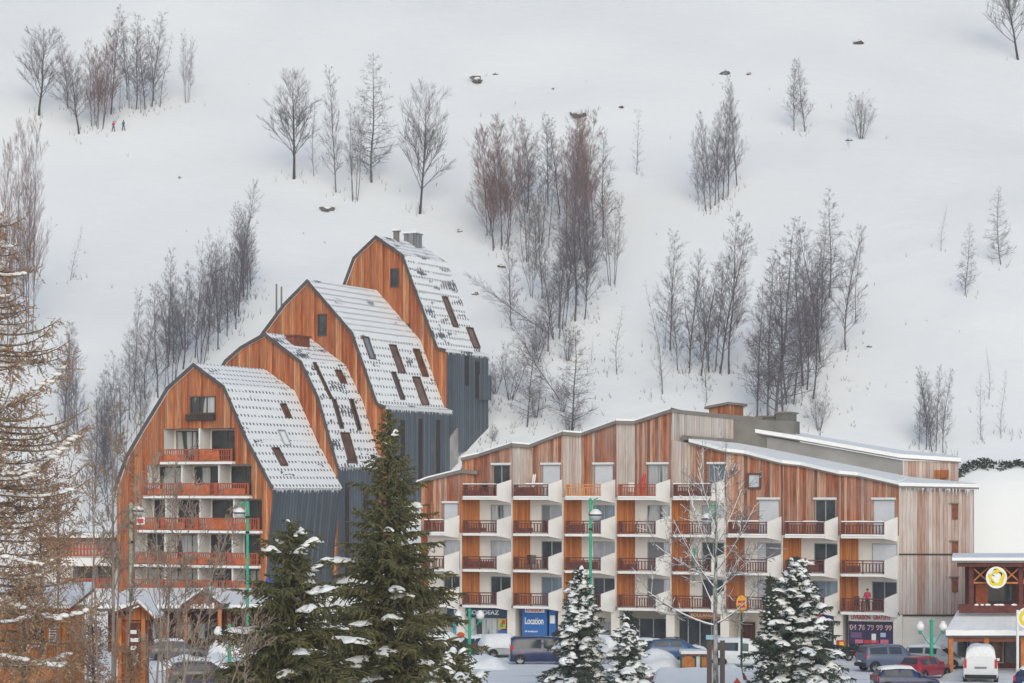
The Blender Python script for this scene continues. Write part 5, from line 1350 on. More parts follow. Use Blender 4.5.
    g = MB(); g.box(xr - .09, xr + .1, -st[0][1], st[0][1], z0 + .02, z0 + .24); g.build('bumper', M['black'] if kind in ('van', 'suv') else paint, body)
    g = MB(); g.box(xf - .1, xf + .07, -st[-1][1], st[-1][1], z0 + .02, z0 + .22); g.build('bumper', M['black'] if kind in ('van', 'suv') else paint, body)
    g = MB(); g.box(xr - .105, xr - .09, -.26, .26, z0 + .32, z0 + .43) if kind != 'van' else g.box(xr - .04, xr - .005, -.3, .3, .82, .93); g.build('number_plate', M['white_paint'] if kind != 'van' else flat('grey plate', (.2, .22, .28)), body)
    for s in (1, -1):
        xm = cabs[-1][0] + .42; g = MB(); g.box(xm - .06, xm + .06, s * (st[3][1] + .02) - .09, s * (st[3][1] + .02) + .09, cabs[-1][2] + .02, cabs[-1][2] + .17); g.build('wing_mirror', paint, body)
        g = MB(); g.box(-.15, .02, s * st[3][1] - .015, s * st[3][1] + .015, cabs[0][2] - .14, cabs[0][2] - .10); g.build('door_handle', M['fascia'], body)
    # wheels
    R_ = .31 if kind in ('hatch', 'estate', 'van') else .35
    for xw in (st[0][0] + .62, st[-1][0] - .72):
        for s in (1, -1):
            w = st[3][1]; y = s * (w - .10)
            t = MB(); pr = [(R_ * .62, -.11), (R_ * .95, -.10), (R_, -.05), (R_, .05), (R_ * .95, .10), (R_ * .62, .11)]
            for i in range(len(pr) - 1):
                for j in range(20):
                    a0, a1 = 2*math.pi*j/20, 2*math.pi*(j+1)/20
                    f = lambda k, a: (xw + pr[k][0] * math.cos(a), y + pr[k][1], R_ + pr[k][0] * math.sin(a))
                    t.quad(f(i, a0), f(i, a1), f(i+1, a1), f(i+1, a0))
            wh = t.build('wheel', M['black'], r)
            t = MB()
            for k, (rr, yy) in enumerate(((R_ * .62, .085),)):
                pl = [(xw + rr * math.cos(2*math.pi*j/20), y + s * .06, R_ + rr * math.sin(2*math.pi*j/20)) for j in range(20)]; t.solid(pl, (0, s * .03, 0))
            for j in range(5):
                a0 = 2*math.pi*j/5; t.bar((xw, y + s * .1, R_), (xw + R_ * .58 * math.cos(a0), y + s * .095, R_ + R_ * .58 * math.sin(a0)), .07, .03)
            t.build('rim', M['chrome'], wh)
            t = MB(); ra = R_ + .07                       # dark wheel arch opening
            pl = [(xw + ra * math.cos(math.pi * j / 12), s * (w * 1.003), R_ + ra * math.sin(math.pi * j / 12)) for j in range(13)]; t.solid(pl, (0, -s * .02, 0)); t.build('wheel_arch', M['black'], body)
    if rack:
        g = MB()
        for s in (1, -1): g.bar((cabs[0][0], s * .5, cabs[1][3] + .09), (cabs[-1][0], s * .5, cabs[-1][3] + .1), .04)
        for x in (-.9, 0.0): g.bar((x, -.55, cabs[1][3] + .09), (x, .55, cabs[1][3] + .09), .05)
        g.build('roof_rack', M['black'], r)
    # snow lying on the car
    def cover(ids, wid, th, nm):
        sm = MB(); sec = []
        ss = [s for i, s in enumerate(fine) if ids(s)]
        for i, s in enumerate(ss):
            e = 1 if 0 < i < len(ss) - 1 else .25
            row = []
            for k in range(9):
                u = -1 + k / 4; y = u * s[4] * wid
                hgt = th * e * (1 - .75 * abs(u) ** 4) * (1 + .35 * noise.noise(Vector((s[0] * 1.3 + seed * 7, y * 1.6, seed))))
                if abs(u) == 1: hgt = -.02
                row.append((s[0], y, s[3] + hgt - .035 * abs(u) ** 3))
            sec.append(row)
        p_ = [q for rw in sec for q in rw]; f_ = []
        for i in range(len(sec) - 1):
            for j in range(8): f_.append((i*9 + j, i*9 + j + 1, (i+1)*9 + j + 1, (i+1)*9 + j)[::-1])
        sm.add(p_, f_); return sm.build(nm, M['snow_rough'], r, smooth=True)
    if snow in ('roof', 'snowed'):
        cover(lambda s: s[3] - s[2] > .3, 1.0, .12 if snow == 'roof' else .24, 'roof_snow')
    if snow == 'hood': cover(lambda s: s[0] >= st[i1 + 1][0] - .05, 1.15, .16, 'bonnet_snow')
    if snow == 'full':                              # a thick mantle over roof, flanks, bonnet and tail
        sm = MB(); sec = []
        for i, s in enumerate(fine[1:-1]):
            x, w, zb, zt, wt = s; low = zb - .22; cab = zt - zb > .25
            half = [(w + .05, low), (w + .12, zb - .05), ((w * .95 + wt) / 2 + .12, (zb + zt) / 2 + .05), (wt * .9 + .05, zt + .10), (wt * .45, zt + .22), (0, zt + .26)]
            row = []
            for y, z in half + [(-a, b) for a, b in half[-2::-1]]:
                k = .09 * noise.noise(Vector((x * 1.6 + seed * 5, y * 1.7, z * 1.7 + seed))); row.append((x * 1.03, y + (k if y > 0 else -k if y < 0 else 0), z + k * 1.3))
            sec.append(row)
        k_ = len(sec[0]); p_ = [q for rw in sec for q in rw]; f_ = []
        for i in range(len(sec) - 1):
            for j in range(k_ - 1): f_.append((i*k_ + j, i*k_ + j + 1, (i+1)*k_ + j + 1, (i+1)*k_ + j))
        f_ += [tuple(range(k_))[::-1], tuple(range((len(sec)-1)*k_, len(sec)*k_))]
        sm.add(p_, f_); sm.build('snow_mantle', M['snow_rough'], r, smooth=True)
    return r
PT = {k: m_paint(k + ' car paint', c) for k, c in dict(navy=(.010, .020, .085), teal=(.02, .055, .07), grey=(.10, .105, .115), slate=(.105, .13, .20), red=(.30, .012, .03), white=(.72, .73, .74), blue=(.03, .10, .22), black=(.03, .032, .038), silver=(.42, .43, .44), plum=(.06, .045, .06)).items()}
def at(px, py, off=0): 
    p = G(px, py); return (p.x, p.y, max(p.z, 0.0) - .03)
PI = math.pi
car('minibus', PT['navy'], 'navy blue minibus parked side on beneath the Location board', at(546, 664), .04, 'none', cat='minibus', seed=2, name='minibus')
car('hatch', PT['teal'], 'dark teal hatchback with snow on its roof beside the red marker post', at(487, 655.5), .75, 'roof', seed=3)
car('hatch', PT['silver'], 'small car wholly buried in snow between the teal hatchback and the minibus', at(507, 657), .35, 'full', seed=4)
car('hatch', PT['grey'], 'grey car under snow at the leftmost shop, half hidden by spruce branches', at(447, 654), .2, 'full', seed=5)
car('hatch', PT['red'], 'bright red hatchback partly hidden by the small spruce with heaped snow', at(603, 656), .55, 'roof', seed=6)
car('estate', PT['silver'], 'snow heaped car with only its windows clear, right of the red hatchback', at(626, 658), .6, 'full', seed=7)
car('estate', PT['blue'], 'blue estate car with a roof rack before the dark glass doors', at(676, 660), .12, 'hood', seed=8, rack=True)
car('estate', PT['black'], 'black car with snow over its bonnet beside the blue estate', at(652, 660), .5, 'roof', seed=9)
car('van', PT['white'], 'small white van with blue tinted windows near the oval yellow sign', at(744, 667), -.25, 'roof', cat='van', seed=10, name='parked_van')
car('suv', PT['slate'], 'slate blue off roader parked before the phone number window', at(891, 671), .30, 'none', cat='suv', seed=11, name='off_road_car')
car('hatch', PT['red'], 'dark red hatchback between the slate off roader and the restaurant post', at(925, 678), .85, 'none', seed=12)
car('hatch', PT['navy'], 'navy hatchback with a thick snow roof at the bottom edge', at(906, 691), .12, 'roof', seed=13)
car('estate', PT['silver'], 'silver car under snow parked behind the dark red hatchback', at(936, 667.5), -.5, 'roof', seed=14)
car('hatch', PT['white'], 'white snowed car standing under the end wall beside the restaurant', at(952, 660), -.2, 'full', seed=15)
car('van', PT['white'], 'white delivery van seen from behind in front of the restaurant', at(980.5, 680), PI / 2 - .19, 'snowed', cat='van', seed=16, name='delivery_van').scale = (1.2, 1.22, 1.12)
car('estate', PT['navy'], 'dark car cut off by the right edge of the view', at(1035, 690), 1.15, 'roof', seed=17)
car('hatch', PT['grey'], 'dark grey hatchback parked just right of the timber kiosk', at(178, 660), .25, 'roof', seed=18)
car('hatch', PT['grey'], 'car buried in snow in front of the entrance pavilion', at(172, 648), .3, 'full', seed=19)
car('estate', PT['plum'], 'dark plum grey car with a red tail light at the bottom left edge', at(205, 685), .18, 'none', seed=20)

def motorbike():
    p = at(851, 659); r = thing('delivery_scooter', 'black delivery scooter with a red top box outside the pizza shop', 'scooter', p, .1)
    for x in (-.62, .62):
        m = MB(); m.tube([(x + .24 * math.cos(a), 0, .3 + .24 * math.sin(a)) for a in [2*PI*i/16 for i in range(17)]], .07, 8); w = m.build('wheel', M['black'], r); m = MB(); m.tube([(x, -.05, .3), (x, .05, .3)], .11, 10); m.build('hub', M['chrome'], w)
    m = MB(); m.tube([(-.7, 0, .62), (-.35, 0, .66), (.0, 0, .42), (.35, 0, .45), (.5, 0, .9)], [.12, .16, .13, .11, .1], 8); m.build('body', M['black'], r, True)
    m = MB(); m.tube([(-.6, 0, .78), (-.3, 0, .82), (.02, 0, .76)], [.1, .13, .07], 8); m.build('seat', M['black'], r, True)
    m = MB(); m.tube([(.62, 0, .3), (.5, 0, .9), (.44, 0, 1.06)], .035, 6); m.tube([(.42, -.32, 1.1), (.44, 0, 1.06), (.42, .32, 1.1)], .025, 6); m.build('handlebar', M['fascia'], r)
    m = MB(); m.box(-1.0, -.5, -.26, .26, .88, 1.34); m.build('top_box', flat('red box', (.55, .05, .035)), r); m = MB(); m.box(-.9, -.6, -.275, -.262, .98, 1.25); m.build('box_panel', flat('yellow emblem paint', (.72, .58, .04)), r)
    p = at(858, 660.5); r = thing('motorbike', 'black motorbike standing right of the delivery scooter', 'motorbike', p, .2)
    for x in (-.68, .68):
        m = MB(); m.tube([(x + .27 * math.cos(a), 0, .33 + .27 * math.sin(a)) for a in [2*PI*i/16 for i in range(17)]], .075, 8); w = m.build('wheel', M['black'], r); m = MB(); m.tube([(x, -.05, .33), (x, .05, .33)], .12, 10); m.build('hub', M['chrome'], w)
    m = MB(); m.tube([(-.6, 0, .6), (-.15, 0, .5), (.25, 0, .55), (.5, 0, .85)], [.1, .2, .2, .1], 8); m.build('body', M['black'], r, True)
    m = MB(); m.tube([(.0, 0, .85), (.3, 0, .95), (.48, 0, .85)], [.1, .16, .08], 8); m.build('fuel_tank', M['black'], r, True)
    m = MB(); m.tube([(-.75, 0, .85), (-.3, 0, .82), (.05, 0, .84)], [.07, .11, .06], 8); m.build('seat', M['black'], r, True)
    m = MB(); m.tube([(.68, 0, .33), (.5, 0, .95), (.46, 0, 1.05)], .035, 6); m.tube([(.4, -.36, 1.08), (.46, 0, 1.05), (.4, .36, 1.08)], .025, 6); m.build('handlebar', M['fascia'], r)
motorbike()

# ------------------------------------------------------------------ people
def person(label, loc, ang, H, top, legs, hair, pose='stand'):
    """one skinned figure: joints as a skeleton, radii per joint, smoothed; jacket, trousers, skin by height"""
    k = H / 1.75
    J = dict(pel=(0,0,.95), wai=(0,0,1.08), che=(0,0,1.32), nec=(0,0,1.48), hea=(0.01,0,1.60), cro=(0.015,0,1.70))
    E = [('pel','wai'),('wai','che'),('che','nec'),('nec','hea'),('hea','cro')]
    rad = dict(pel=.15, wai=.135, che=.17, nec=.062, hea=.095, cro=.07)
    for s, n in ((1, 'l'), (-1, 'r')):
        st = .18 if pose == 'walk' else 0.03
        J.update({n+'hip': (0, s*.09, .88), n+'kne': (s*st*.6 + .03, s*.10, .50), n+'ank': (s*st*1.1 - .02, s*.10, .09), n+'toe': (s*st*1.1 + .15, s*.11, .05),
                  n+'sho': (0, s*.19, 1.40), n+'elb': (.02, s*.26, 1.13), n+'wri': (.16 if pose != 'rail' else .3, s*.25, .98 if pose != 'rail' else 1.06), n+'han': (.23 if pose != 'rail' else .38, s*.24, .95 if pose != 'rail' else 1.04)})
        rad.update({n+'hip': .10, n+'kne': .068, n+'ank': .052, n+'toe': .045, n+'sho': .078, n+'elb': .055, n+'wri': .042, n+'han': .04})
        E += [('pel', n+'hip'), (n+'hip', n+'kne'), (n+'kne', n+'ank'), (n+'ank', n+'toe'), ('che', n+'sho'), (n+'sho', n+'elb'), (n+'elb', n+'wri'), (n+'wri', n+'han')]
    ks = list(J); me = bpy.data.meshes.new('body'); me.from_pydata([tuple(c * k for c in J[n]) for n in ks], [(ks.index(a), ks.index(b)) for a, b in E], [])
    o = bpy.data.objects.new('body', me); COL.objects.link(o)
    sk = o.modifiers.new('skin', 'SKIN'); 
    for i, n in enumerate(ks):
        d = me.skin_vertices[0].data[i]; d.radius = (rad[n] * k, rad[n] * k); d.use_root = (n == 'pel')
    ss = o.modifiers.new('sub', 'SUBSURF'); ss.levels = ss.render_levels = 2
    dg = bpy.context.evaluated_depsgraph_get(); m2 = bpy.data.meshes.new_from_object(o.evaluated_get(dg)); bpy.data.objects.remove(o)
    skin = flat('skin', (.50, .30, .22)); m2.materials.clear()
    for mt in (skin, top, legs, M['black']): m2.materials.append(mt)
    for pz in m2.polygons:
        c = pz.center / k; hand = abs(c.y) > .19 and c.x > .19 and .9 < c.z < 1.12
        pz.material_index = 0 if (c.z > 1.47 or hand) else 1 if c.z > .93 or (abs(c.y) > .2 and c.z > .8) else 2 if c.z > .12 else 3
        pz.use_smooth = True
    r = thing('person', label, 'person', loc, ang); b = bpy.data.objects.new('body', m2); COL.objects.link(b); b.parent = r
    m = MB(); rg = random.Random(1); m.blob((-.015 * k, 0, 1.665 * k), (.115 * k, .105 * k, .10 * k), rg, 2, .1); m.build('hair' if hair is not M['red_lens'] else 'hat', hair, r, True)
    for s in (1, -1):                               # face: eyes, nose, mouth
        m = MB(); m.blob((.105 * k, s * .035 * k, 1.615 * k), (.012, .014, .01), rg, 1, 0); m.build('eye', M['black'], b)
    m = MB(); m.blob((.115 * k, 0, 1.59 * k), (.02, .014, .022), rg, 1, 0); m.build('nose', skin, b)
    m = MB(); m.blob((.10 * k, 0, 1.555 * k), (.012, .028, .007), rg, 1, 0); m.build('mouth', flat('lips', (.4, .12, .11)), b)
    return r
q = on_main(8, 869); wp = FA.w(q.x + .05, q.y - .75, LV[0] + .01)
person('person in a pink red top on the balcony above the phone number window', wp, -PI / 2 - .5, 1.68, flat('pink red knit', (.50, .05, .10)), flat('dark trousers', (.04, .04, .06)), M['bark_dark'], 'rail')
for px, py, c, lab in ((113.5, 132, (.50, .04, .05), 'tiny walker in a red suit on the snow slope under the upper left trees'), (123.5, 131, (.05, .12, .22), 'tiny walker in dark blue beside the red one on the snow slope')):
    p = hill_at(px, py); person(lab, (p.x, p.y, p.z - .02), 2.6, 1.35, flat(lab[15:20] + ' jacket', c), flat('dark blue trousers', (.05, .05, .10)), M['bark_dark'], 'walk')

# things left out on the balconies
def on_balcony(k, l, px):
    y = -.55; x, _ = FA.loc(px, 490, y); return FA.w(x, y, LV[l])
def chair(k, l, px, mat, label, ang):
    r = thing('balcony_chair', label, 'chair', on_balcony(k, l, px), ang)
    m = MB(); m.box(-.22, .22, -.22, .22, .42, .46); m.build('seat', mat, r); m = MB(); m.box(-.22, .22, .2, .24, .46, 1.12); m.build('backrest', mat, r)
    for sx_ in (-.2, .2):
        for sy in (-.2, .2): m = MB(); m.box(sx_ - .02, sx_ + .02, sy - .02, sy + .02, 0, .42); m.build('leg', M['fascia'], r)
def skis(k, l, px, mat, label):
    r = thing('skis', label, 'skis', on_balcony(k, l, px), -PH)
    for i in (0, 1): m = MB(); m.solid([(i * .14 - .05, .1, 0), (i * .14 + .05, .1, 0), (i * .14 + .06 + .12, .45, 1.7), (i * .14 + .12, .47, 1.82), (i * .14 - .05 + .12, .45, 1.7)], (0, .02, 0)); m.build('ski', mat, r)
chair(1, 3, 486, M['black'], 'black chair on the top balcony of the first tall bay', .4)
chair(2, 1, 529, M['black'], 'dark folding chair on the third balcony up above the Location board', -.3)
chair(2, 1, 535, M['fascia'], 'grey chair beside the dark folding one above the Location board', .5)
chair(4, 3, 632, M['white_paint'], 'white chair on the red railed top balcony', .2)
chair(8, 0, 858, M['rail'], 'red brown chair on the balcony beside the person in pink red', .3)
chair(7, 1, 803, M['rail_red'], 'red chair on the balcony above the pizza sign', -.2)
skis(4, 3, 640, flat('red lettering', (.55, .035, .06)), 'red skis leaning on the red railed top balcony')
skis(2, 3, 530, M['white_paint'], 'white skis standing on the top balcony left of the pale pine railing')
skis(6, 2, 738, M['fascia'], 'grey skis on the upper balcony under the small square window')
skis(5, 1, 690, M['green'], 'green skis on a balcony behind the snow lined birch')
# ------------------------------------------------------------------ bare trees
def perp(d, az):
    u = Vector((0, 0, 1)) if abs(d.z) < 0.9 else Vector((1, 0, 0)); x = d.cross(u).normalized(); z = x.cross(d)
    return x * math.cos(az) + z * math.sin(az)
def limb(mb, rng, p, d, L, r, lev, S, tips=None):
    """one limb with its side shoots; S = style settings"""
    n = 4 if lev == 0 else 3 if lev == 1 else 2
    pts = [p]; q = p.copy(); dd = d.copy()
    for i in range(n):
        dd = (dd + Vector((rng.gauss(0, S['wig']), rng.gauss(0, S['wig']), rng.gauss(0, S['wig']) + S['up'] / n))).normalized()
        q = q + dd * (L / n); pts.append(q.copy())
    mb.tube(pts, [max(S['rmin'], r * (1 - .85 * i / n)) for i in range(n + 1)], 4 if lev == 0 else 3, cap=False)
    if tips is not None: tips.append((pts, lev))
    if lev >= S['lev']: return
    k = S['n1'] if lev == 0 else S['n2']
    for i in range(k):
        t = rng.uniform(.18, 1.0); f = t * n; j = min(n - 1, int(f)); b = pts[j].lerp(pts[j + 1], f - j); ax = (pts[j + 1] - pts[j]).normalized()
        ang = RAD(rng.uniform(*S['spread'])); nd = (ax * math.cos(ang) + perp(ax, rng.uniform(0, 6.28)) * math.sin(ang)).normalized()
        limb(mb, rng, b, nd, L * rng.uniform(.32, .55) * (1.15 - .5 * t), max(S['rmin'], r * .5), lev + 1, S, tips)
STY = {
 'birch':  dict(stems=1, limbs=46, t0=.12, el=(38, 66), len=lambda t: .215 * (1 - t) ** .62 * min(1, .5 + t * 2) + .03, r=.0068, n1=9, n2=7, lev=2, wig=.055, up=.16, spread=(18, 48), rmin=.0031, lean=.05),
 'dense':  dict(stems=3, limbs=30, t0=.10, el=(50, 72), len=lambda t: .24 * (1 - t) ** .6 + .04, r=.0055, n1=9, n2=7, lev=2, wig=.055, up=.2, spread=(12, 38), rmin=.0033, lean=.10),
 'spread': dict(stems=1, limbs=34, t0=.18, el=(28, 62), len=lambda t: .45 * (1 - t) ** .5 + .04, r=.0135, n1=11, n2=9, lev=2, wig=.10, up=.4, spread=(18, 46), rmin=.0034, lean=.06),
 'larch':  dict(stems=1, limbs=64, t0=.08, el=(0, 34), len=lambda t: .20 * (1 - t) ** .75 + .02, r=.0080, n1=8, n2=6, lev=2, wig=.08, up=.2, spread=(25, 60), rmin=.0032, lean=.03),
 'multi':  dict(stems=4, limbs=22, t0=.2, el=(42, 68), len=lambda t: .20 * (1 - t) ** .6 + .03, r=.0052, n1=8, n2=6, lev=2, wig=.07, up=.2, spread=(16, 46), rmin=.0032, lean=.17),
 'thin':   dict(stems=1, limbs=36, t0=.08, el=(28, 56), len=lambda t: .13 * (1 - t) ** .8 + .02, r=.0042, n1=5, n2=3, lev=2, wig=.07, up=.2, spread=(20, 48), rmin=.0036, lean=.05),
 'shrub':  dict(stems=9, limbs=9, t0=.12, el=(35, 65), len=lambda t: .40 * (1 - t) + .08, r=.0062, n1=8, n2=5, lev=2, wig=.12, up=.2, spread=(20, 50), rmin=.0048, lean=.42),
}
def bare_proto(style, seed, H=10.0, bark='bark', twig='twig', name='bare_tree'):
    rng = random.Random(seed); S = STY[style]; S = dict(S); S['rmin'] *= H / 10 * 1.0
    tm, cm = MB(), MB(); ns = S['stems']
    for s in range(ns):
        az = 2 * math.pi * s / ns + rng.uniform(-.5, .5); h = H * (1 if s == 0 else rng.uniform(.72, .98))
        ln = S['lean'] * rng.uniform(.5, 1.2)
        p = Vector((math.cos(az), math.sin(az), 0)) * (.03 * H if ns > 1 else 0); d = Vector((math.cos(az) * ln, math.sin(az) * ln, 1)).normalized()
        pts = [p + Vector((0, 0, -.06 * H)), p.copy()]; q = p.copy(); n = 10
        for i in range(n):
            d = (d + Vector((rng.gauss(0, .05), rng.gauss(0, .05), .07))).normalized(); q = q + d * (h / n); pts.append(q.copy())
        r0 = S['r'] * H * (1 if ns == 1 else .8)
        rs = [r0 * 1.15, r0 * 1.1] + [max(S['rmin'], r0 * (1 - (i + 1) / n) ** .75) for i in range(n)]
        tm.tube(pts, rs, 6, cap=False)
        nl = S['limbs']; ga = rng.uniform(0, 6)
        for k in range(nl):
            t = lerp(S['t0'], .98, ((k + rng.random()) / nl)); f = t * n; j = min(n - 1, int(f)); b = pts[j + 1].lerp(pts[j + 2], f - j)
            ga += 2.4 + rng.uniform(-.4, .4); el = RAD(rng.uniform(*S['el'])); nd = Vector((math.cos(ga) * math.cos(el), math.sin(ga) * math.cos(el), math.sin(el)))
            rr = max(S['rmin'], r0 * (1 - t) ** .75 * .42)
            limb(cm, rng, b, nd, H * S['len'](t) * rng.uniform(.7, 1.25), rr, 0, S)
    root = thing(name, None, 'tree'); tm.build('trunk', M[bark], root, smooth=True); cm.build('crown', M[twig], root)
    return root
POOL = {}
for st, k, bk, tw in (('birch', 5, 'bark', 'twig'), ('dense', 3, 'bark', 'twig_red'), ('spread', 3, 'bark_dark', 'twig'), ('larch', 2, 'bark', 'twig'), ('multi', 2, 'bark', 'twig'), ('thin', 2, 'bark', 'twig'), ('shrub', 2, 'bark_dark', 'twig')):
    POOL[st] = [bare_proto(st, 100 + 17 * i + len(st), 10, bk, tw) for i in range(k)]
BASES = []; USED = set(); trng = random.Random(77)
def hilltree(style, px, py, top, label, group=None, cat='tree', wide=1.0, name=None, tilt=0.0):
    src = trng.choice(POOL[style])
    p = hill_at(px, py); h = (py - top) / F * p.y; BASES.append((p.copy(), h))
    if src.name not in USED: r = src; USED.add(src.name)
    else: r = copy_tree(src)
    if name: r.name = name
    r.location = p - Vector((0, 0, .1)); r.rotation_euler = (trng.gauss(0, .045), trng.gauss(0, .045), trng.uniform(0, 6.28)) if not tilt else (0, tilt, 0)
    k = h / 10; r.scale = (k * wide * trng.uniform(.9, 1.1), k * wide * trng.uniform(.9, 1.1), k)
    for key in ('label', 'category', 'group'):
        if key in r: del r[key]
    tag(r, label, cat, group); return r
gUL = 'bare trees in the upper left cluster'
for st, px, py, top in (('birch', 68, 109, 30), ('dense', 94, 127, 38), ('dense', 101, 129, 30), ('birch', 111, 115, 6), ('birch', 136, 110, 14), ('birch', 145, 110, 30), ('birch', 152, 107, 8), ('thin', 160, 108, 30)):
    hilltree(st, px, py, top, 'tall bare tree in the close cluster high on the slope above the two walkers', gUL)
hilltree('spread', 39, 115, 32, 'broad bare tree with low forked limbs, outermost in the upper left cluster', wide=1.0)
hilltree('spread', 79, 134, 62, 'small dark forked bare tree lowest in the upper left cluster')
hilltree('multi', 187, 103, 30, 'pair of slim bare stems standing apart right of the upper left cluster', wide=.8)
hilltree('spread', 294, 180, 80, 'round crowned bare tree with a short dark trunk above the gabled buildings', wide=1.05)
hilltree('thin', 314, 177, 95, 'thin bare sapling beside the round crowned bare tree')
hilltree('birch', 336, 193, 68, 'tall slender bare tree just right of the round crowned one', wide=.8)
hilltree('multi', 355, 201, 92, 'pale many stemmed bare tree between the two tallest trees above the gables', wide=.8)
hilltree('larch', 371.5, 183, 52, 'tallest straight bare tree above the topmost gabled building')
hilltree('spread', 420, 214, 92, 'dark forked bare tree standing alone above the chimneys of the topmost building', wide=.9)
gTH = 'bare trees in the thicket above the apartment block'
for st, px, py, top in (('dense', 497, 250, 112), ('dense', 506, 246, 118), ('dense', 490, 235, 125), ('birch', 527, 214, 118), ('birch', 548, 206, 112), ('birch', 560, 215, 120), ('dense', 570, 240, 112), ('dense', 584, 262, 108), ('birch', 575, 200, 112), ('dense', 592, 225, 118), ('birch', 603, 238, 130), ('multi', 612, 285, 188), ('birch', 575, 322, 150), ('multi', 562, 328, 205), ('shrub', 590, 268, 215), ('shrub', 572, 266, 210), ('birch', 536, 262, 190), ('birch', 585, 320, 200)):
    hilltree(st, px, py, top, 'slender bare tree in the reddish thicket on the slope above the apartment block', gTH)
hilltree('thin', 637, 175, 108, 'pale thin bare tree just right of the reddish thicket', wide=1.3)
hilltree('larch', 572, 432, 322, 'straight bare larch with short branches behind the apartment roof', wide=1.2)
hilltree('shrub', 570, 436, 405, 'dark twiggy bush at the foot of the straight larch behind the apartment roof', cat='bush', wide=1.2, name='bush')
hilltree('thin', 617, 375, 302, 'thin lone double stem below the reddish thicket', wide=1.2)
hilltree('larch', 527, 428, 330, 'thin bare tree left of the straight larch above the apartment roof')
hilltree('birch', 548, 352, 260, 'bare tree with an open crown below the reddish thicket')
hilltree('shrub', 522, 345, 285, 'tangled bare shrub on the slope right of the topmost building', cat='bush', name='bush')
hilltree('birch', 560, 400, 300, 'bare trunk leaning far over to the left on the slope', tilt=-.62, wide=.8)
hilltree('birch', 551, 335, 230, 'bare trunk bent low to the left above the leaning one', tilt=-1.0, wide=.6)
hilltree('shrub', 510, 400, 340, 'pale twiggy shrub beside the topmost building', cat='bush', name='bush')
gRU = 'bare trees in the clump at upper right'
for px, py, top in ((706, 212, 112), (711, 209, 118), (715, 206, 105), (719, 202, 112), (723, 200, 98), (728, 197, 88), (737, 186, 78), (698, 205, 130)):
    hilltree('birch', px, py, top, 'slim bare tree in the narrow clump below the dark rock at upper right', gRU, wide=.75)
hilltree('birch', 794, 131, 58, 'pale bare tree, left one of a pair high on the slope'); hilltree('birch', 805, 132, 57, 'pale bare tree, right one of a pair high on the slope')
hilltree('shrub', 861, 139, 90, 'dark low many stemmed bare tree alone high on the slope', wide=1.05)
hilltree('thin', 849, 149, 128, 'tiny twig tree beside the dark low many stemmed one')
hilltree('spread', 1018, 60, -34, 'dark bare tree at the top right corner', wide=.95)
hilltree('thin', 941, 250, 203, 'faintest thin bare tree on the open slope'); hilltree('larch', 965, 296, 222, 'thin bare larch on the open slope, lower of two', wide=.8); hilltree('larch', 1001, 265, 184, 'thin bare larch on the open slope, higher of two', wide=.8)
gLR = 'twin bare trees above the end wall'
for px, py, top in ((926, 451, 366), (932, 452, 372), (943, 453, 368), (919, 450, 388), (936, 452, 366), (930, 451, 370)):
    hilltree('birch', px, py, top, 'dense twiggy bare tree in the tight group above the end of the long roof', gLR, wide=.8)
hilltree('thin', 981, 441, 372, 'thin bare stem right of the tight twiggy group'); hilltree('thin', 1001, 440, 368, 'thin bare stem farthest right above the dark hedge'); hilltree('thin', 989, 400, 345, 'faint thin stem behind the two thin stems above the hedge')
gMR = 'bare trees in the wide stand above the long roof'
for st, px, py, top in (('birch', 670, 351, 232), ('thin', 665, 350, 270), ('thin', 689.5, 374, 272), ('birch', 701, 376, 262), ('thin', 707, 404, 330), ('birch', 720, 374, 225), ('birch', 729, 374, 213), ('multi', 712, 372, 255), ('larch', 775, 428, 222), ('birch', 768, 424, 260), ('birch', 782, 430, 248), ('birch', 803, 387, 240), ('birch', 807, 390, 262), ('birch', 820, 362, 215), ('larch', 829, 298, 186), ('birch', 822, 330, 222), ('birch', 845.6, 350, 224), ('thin', 856, 324, 222), ('multi', 790, 405, 275), ('birch', 757, 420, 285), ('birch', 813, 400, 262)):
    hilltree(st, px, py, top, 'bare tree in the wide stand on the slope behind the long snowed roof', gMR, wide=1.0)
hilltree('shrub', 819, 431, 385, 'bare shrub with bent branches directly behind the long snowed roof', cat='bush', name='bush')
gLS = 'bare trees behind the lowest gabled buildings'
for st, px, py, top in (('birch', 251, 286, 215), ('birch', 243, 300, 222), ('birch', 236, 330, 240), ('birch', 227, 337, 252), ('birch', 218, 349, 246), ('multi', 201, 364, 256), ('birch', 195, 358, 262), ('birch', 183, 370, 262), ('multi', 172, 387, 274), ('birch', 158, 399, 284), ('birch', 145, 400, 308), ('birch', 130, 420, 330), ('multi', 118, 440, 350), ('birch', 208, 352, 262), ('thin', 165, 395, 300), ('multi', 140, 440, 345), ('birch', 104, 470, 372), ('birch', 96, 500, 388), ('multi', 110, 520, 400)):
    hilltree(st, px, py, top, 'bare tree in the wood on the slope just behind the lower gabled buildings', gLS)
xr_ = random.Random(9)
def more(n, box, hs, styles, label, group, slope=0.0):
    for _ in range(n):
        px = xr_.uniform(box[0], box[2]); py = xr_.uniform(box[1], box[3]) + slope * (px - box[0]); hilltree(xr_.choice(styles), px, py, py - xr_.uniform(*hs), label, group, wide=xr_.uniform(.75, 1.1))
more(15, (125, 395, 255, 425), (70, 115), ('birch', 'multi', 'thin', 'birch'), 'bare tree in the wood on the slope just behind the lower gabled buildings', gLS, -.95)
more(7, (660, 360, 740, 400), (60, 120), ('birch', 'thin', 'multi'), 'bare tree in the wide stand on the slope behind the long snowed roof', gMR)
more(3, (755, 345, 850, 425), (70, 140), ('birch', 'thin', 'multi', 'birch'), 'bare tree in the wide stand on the slope behind the long snowed roof', gMR)
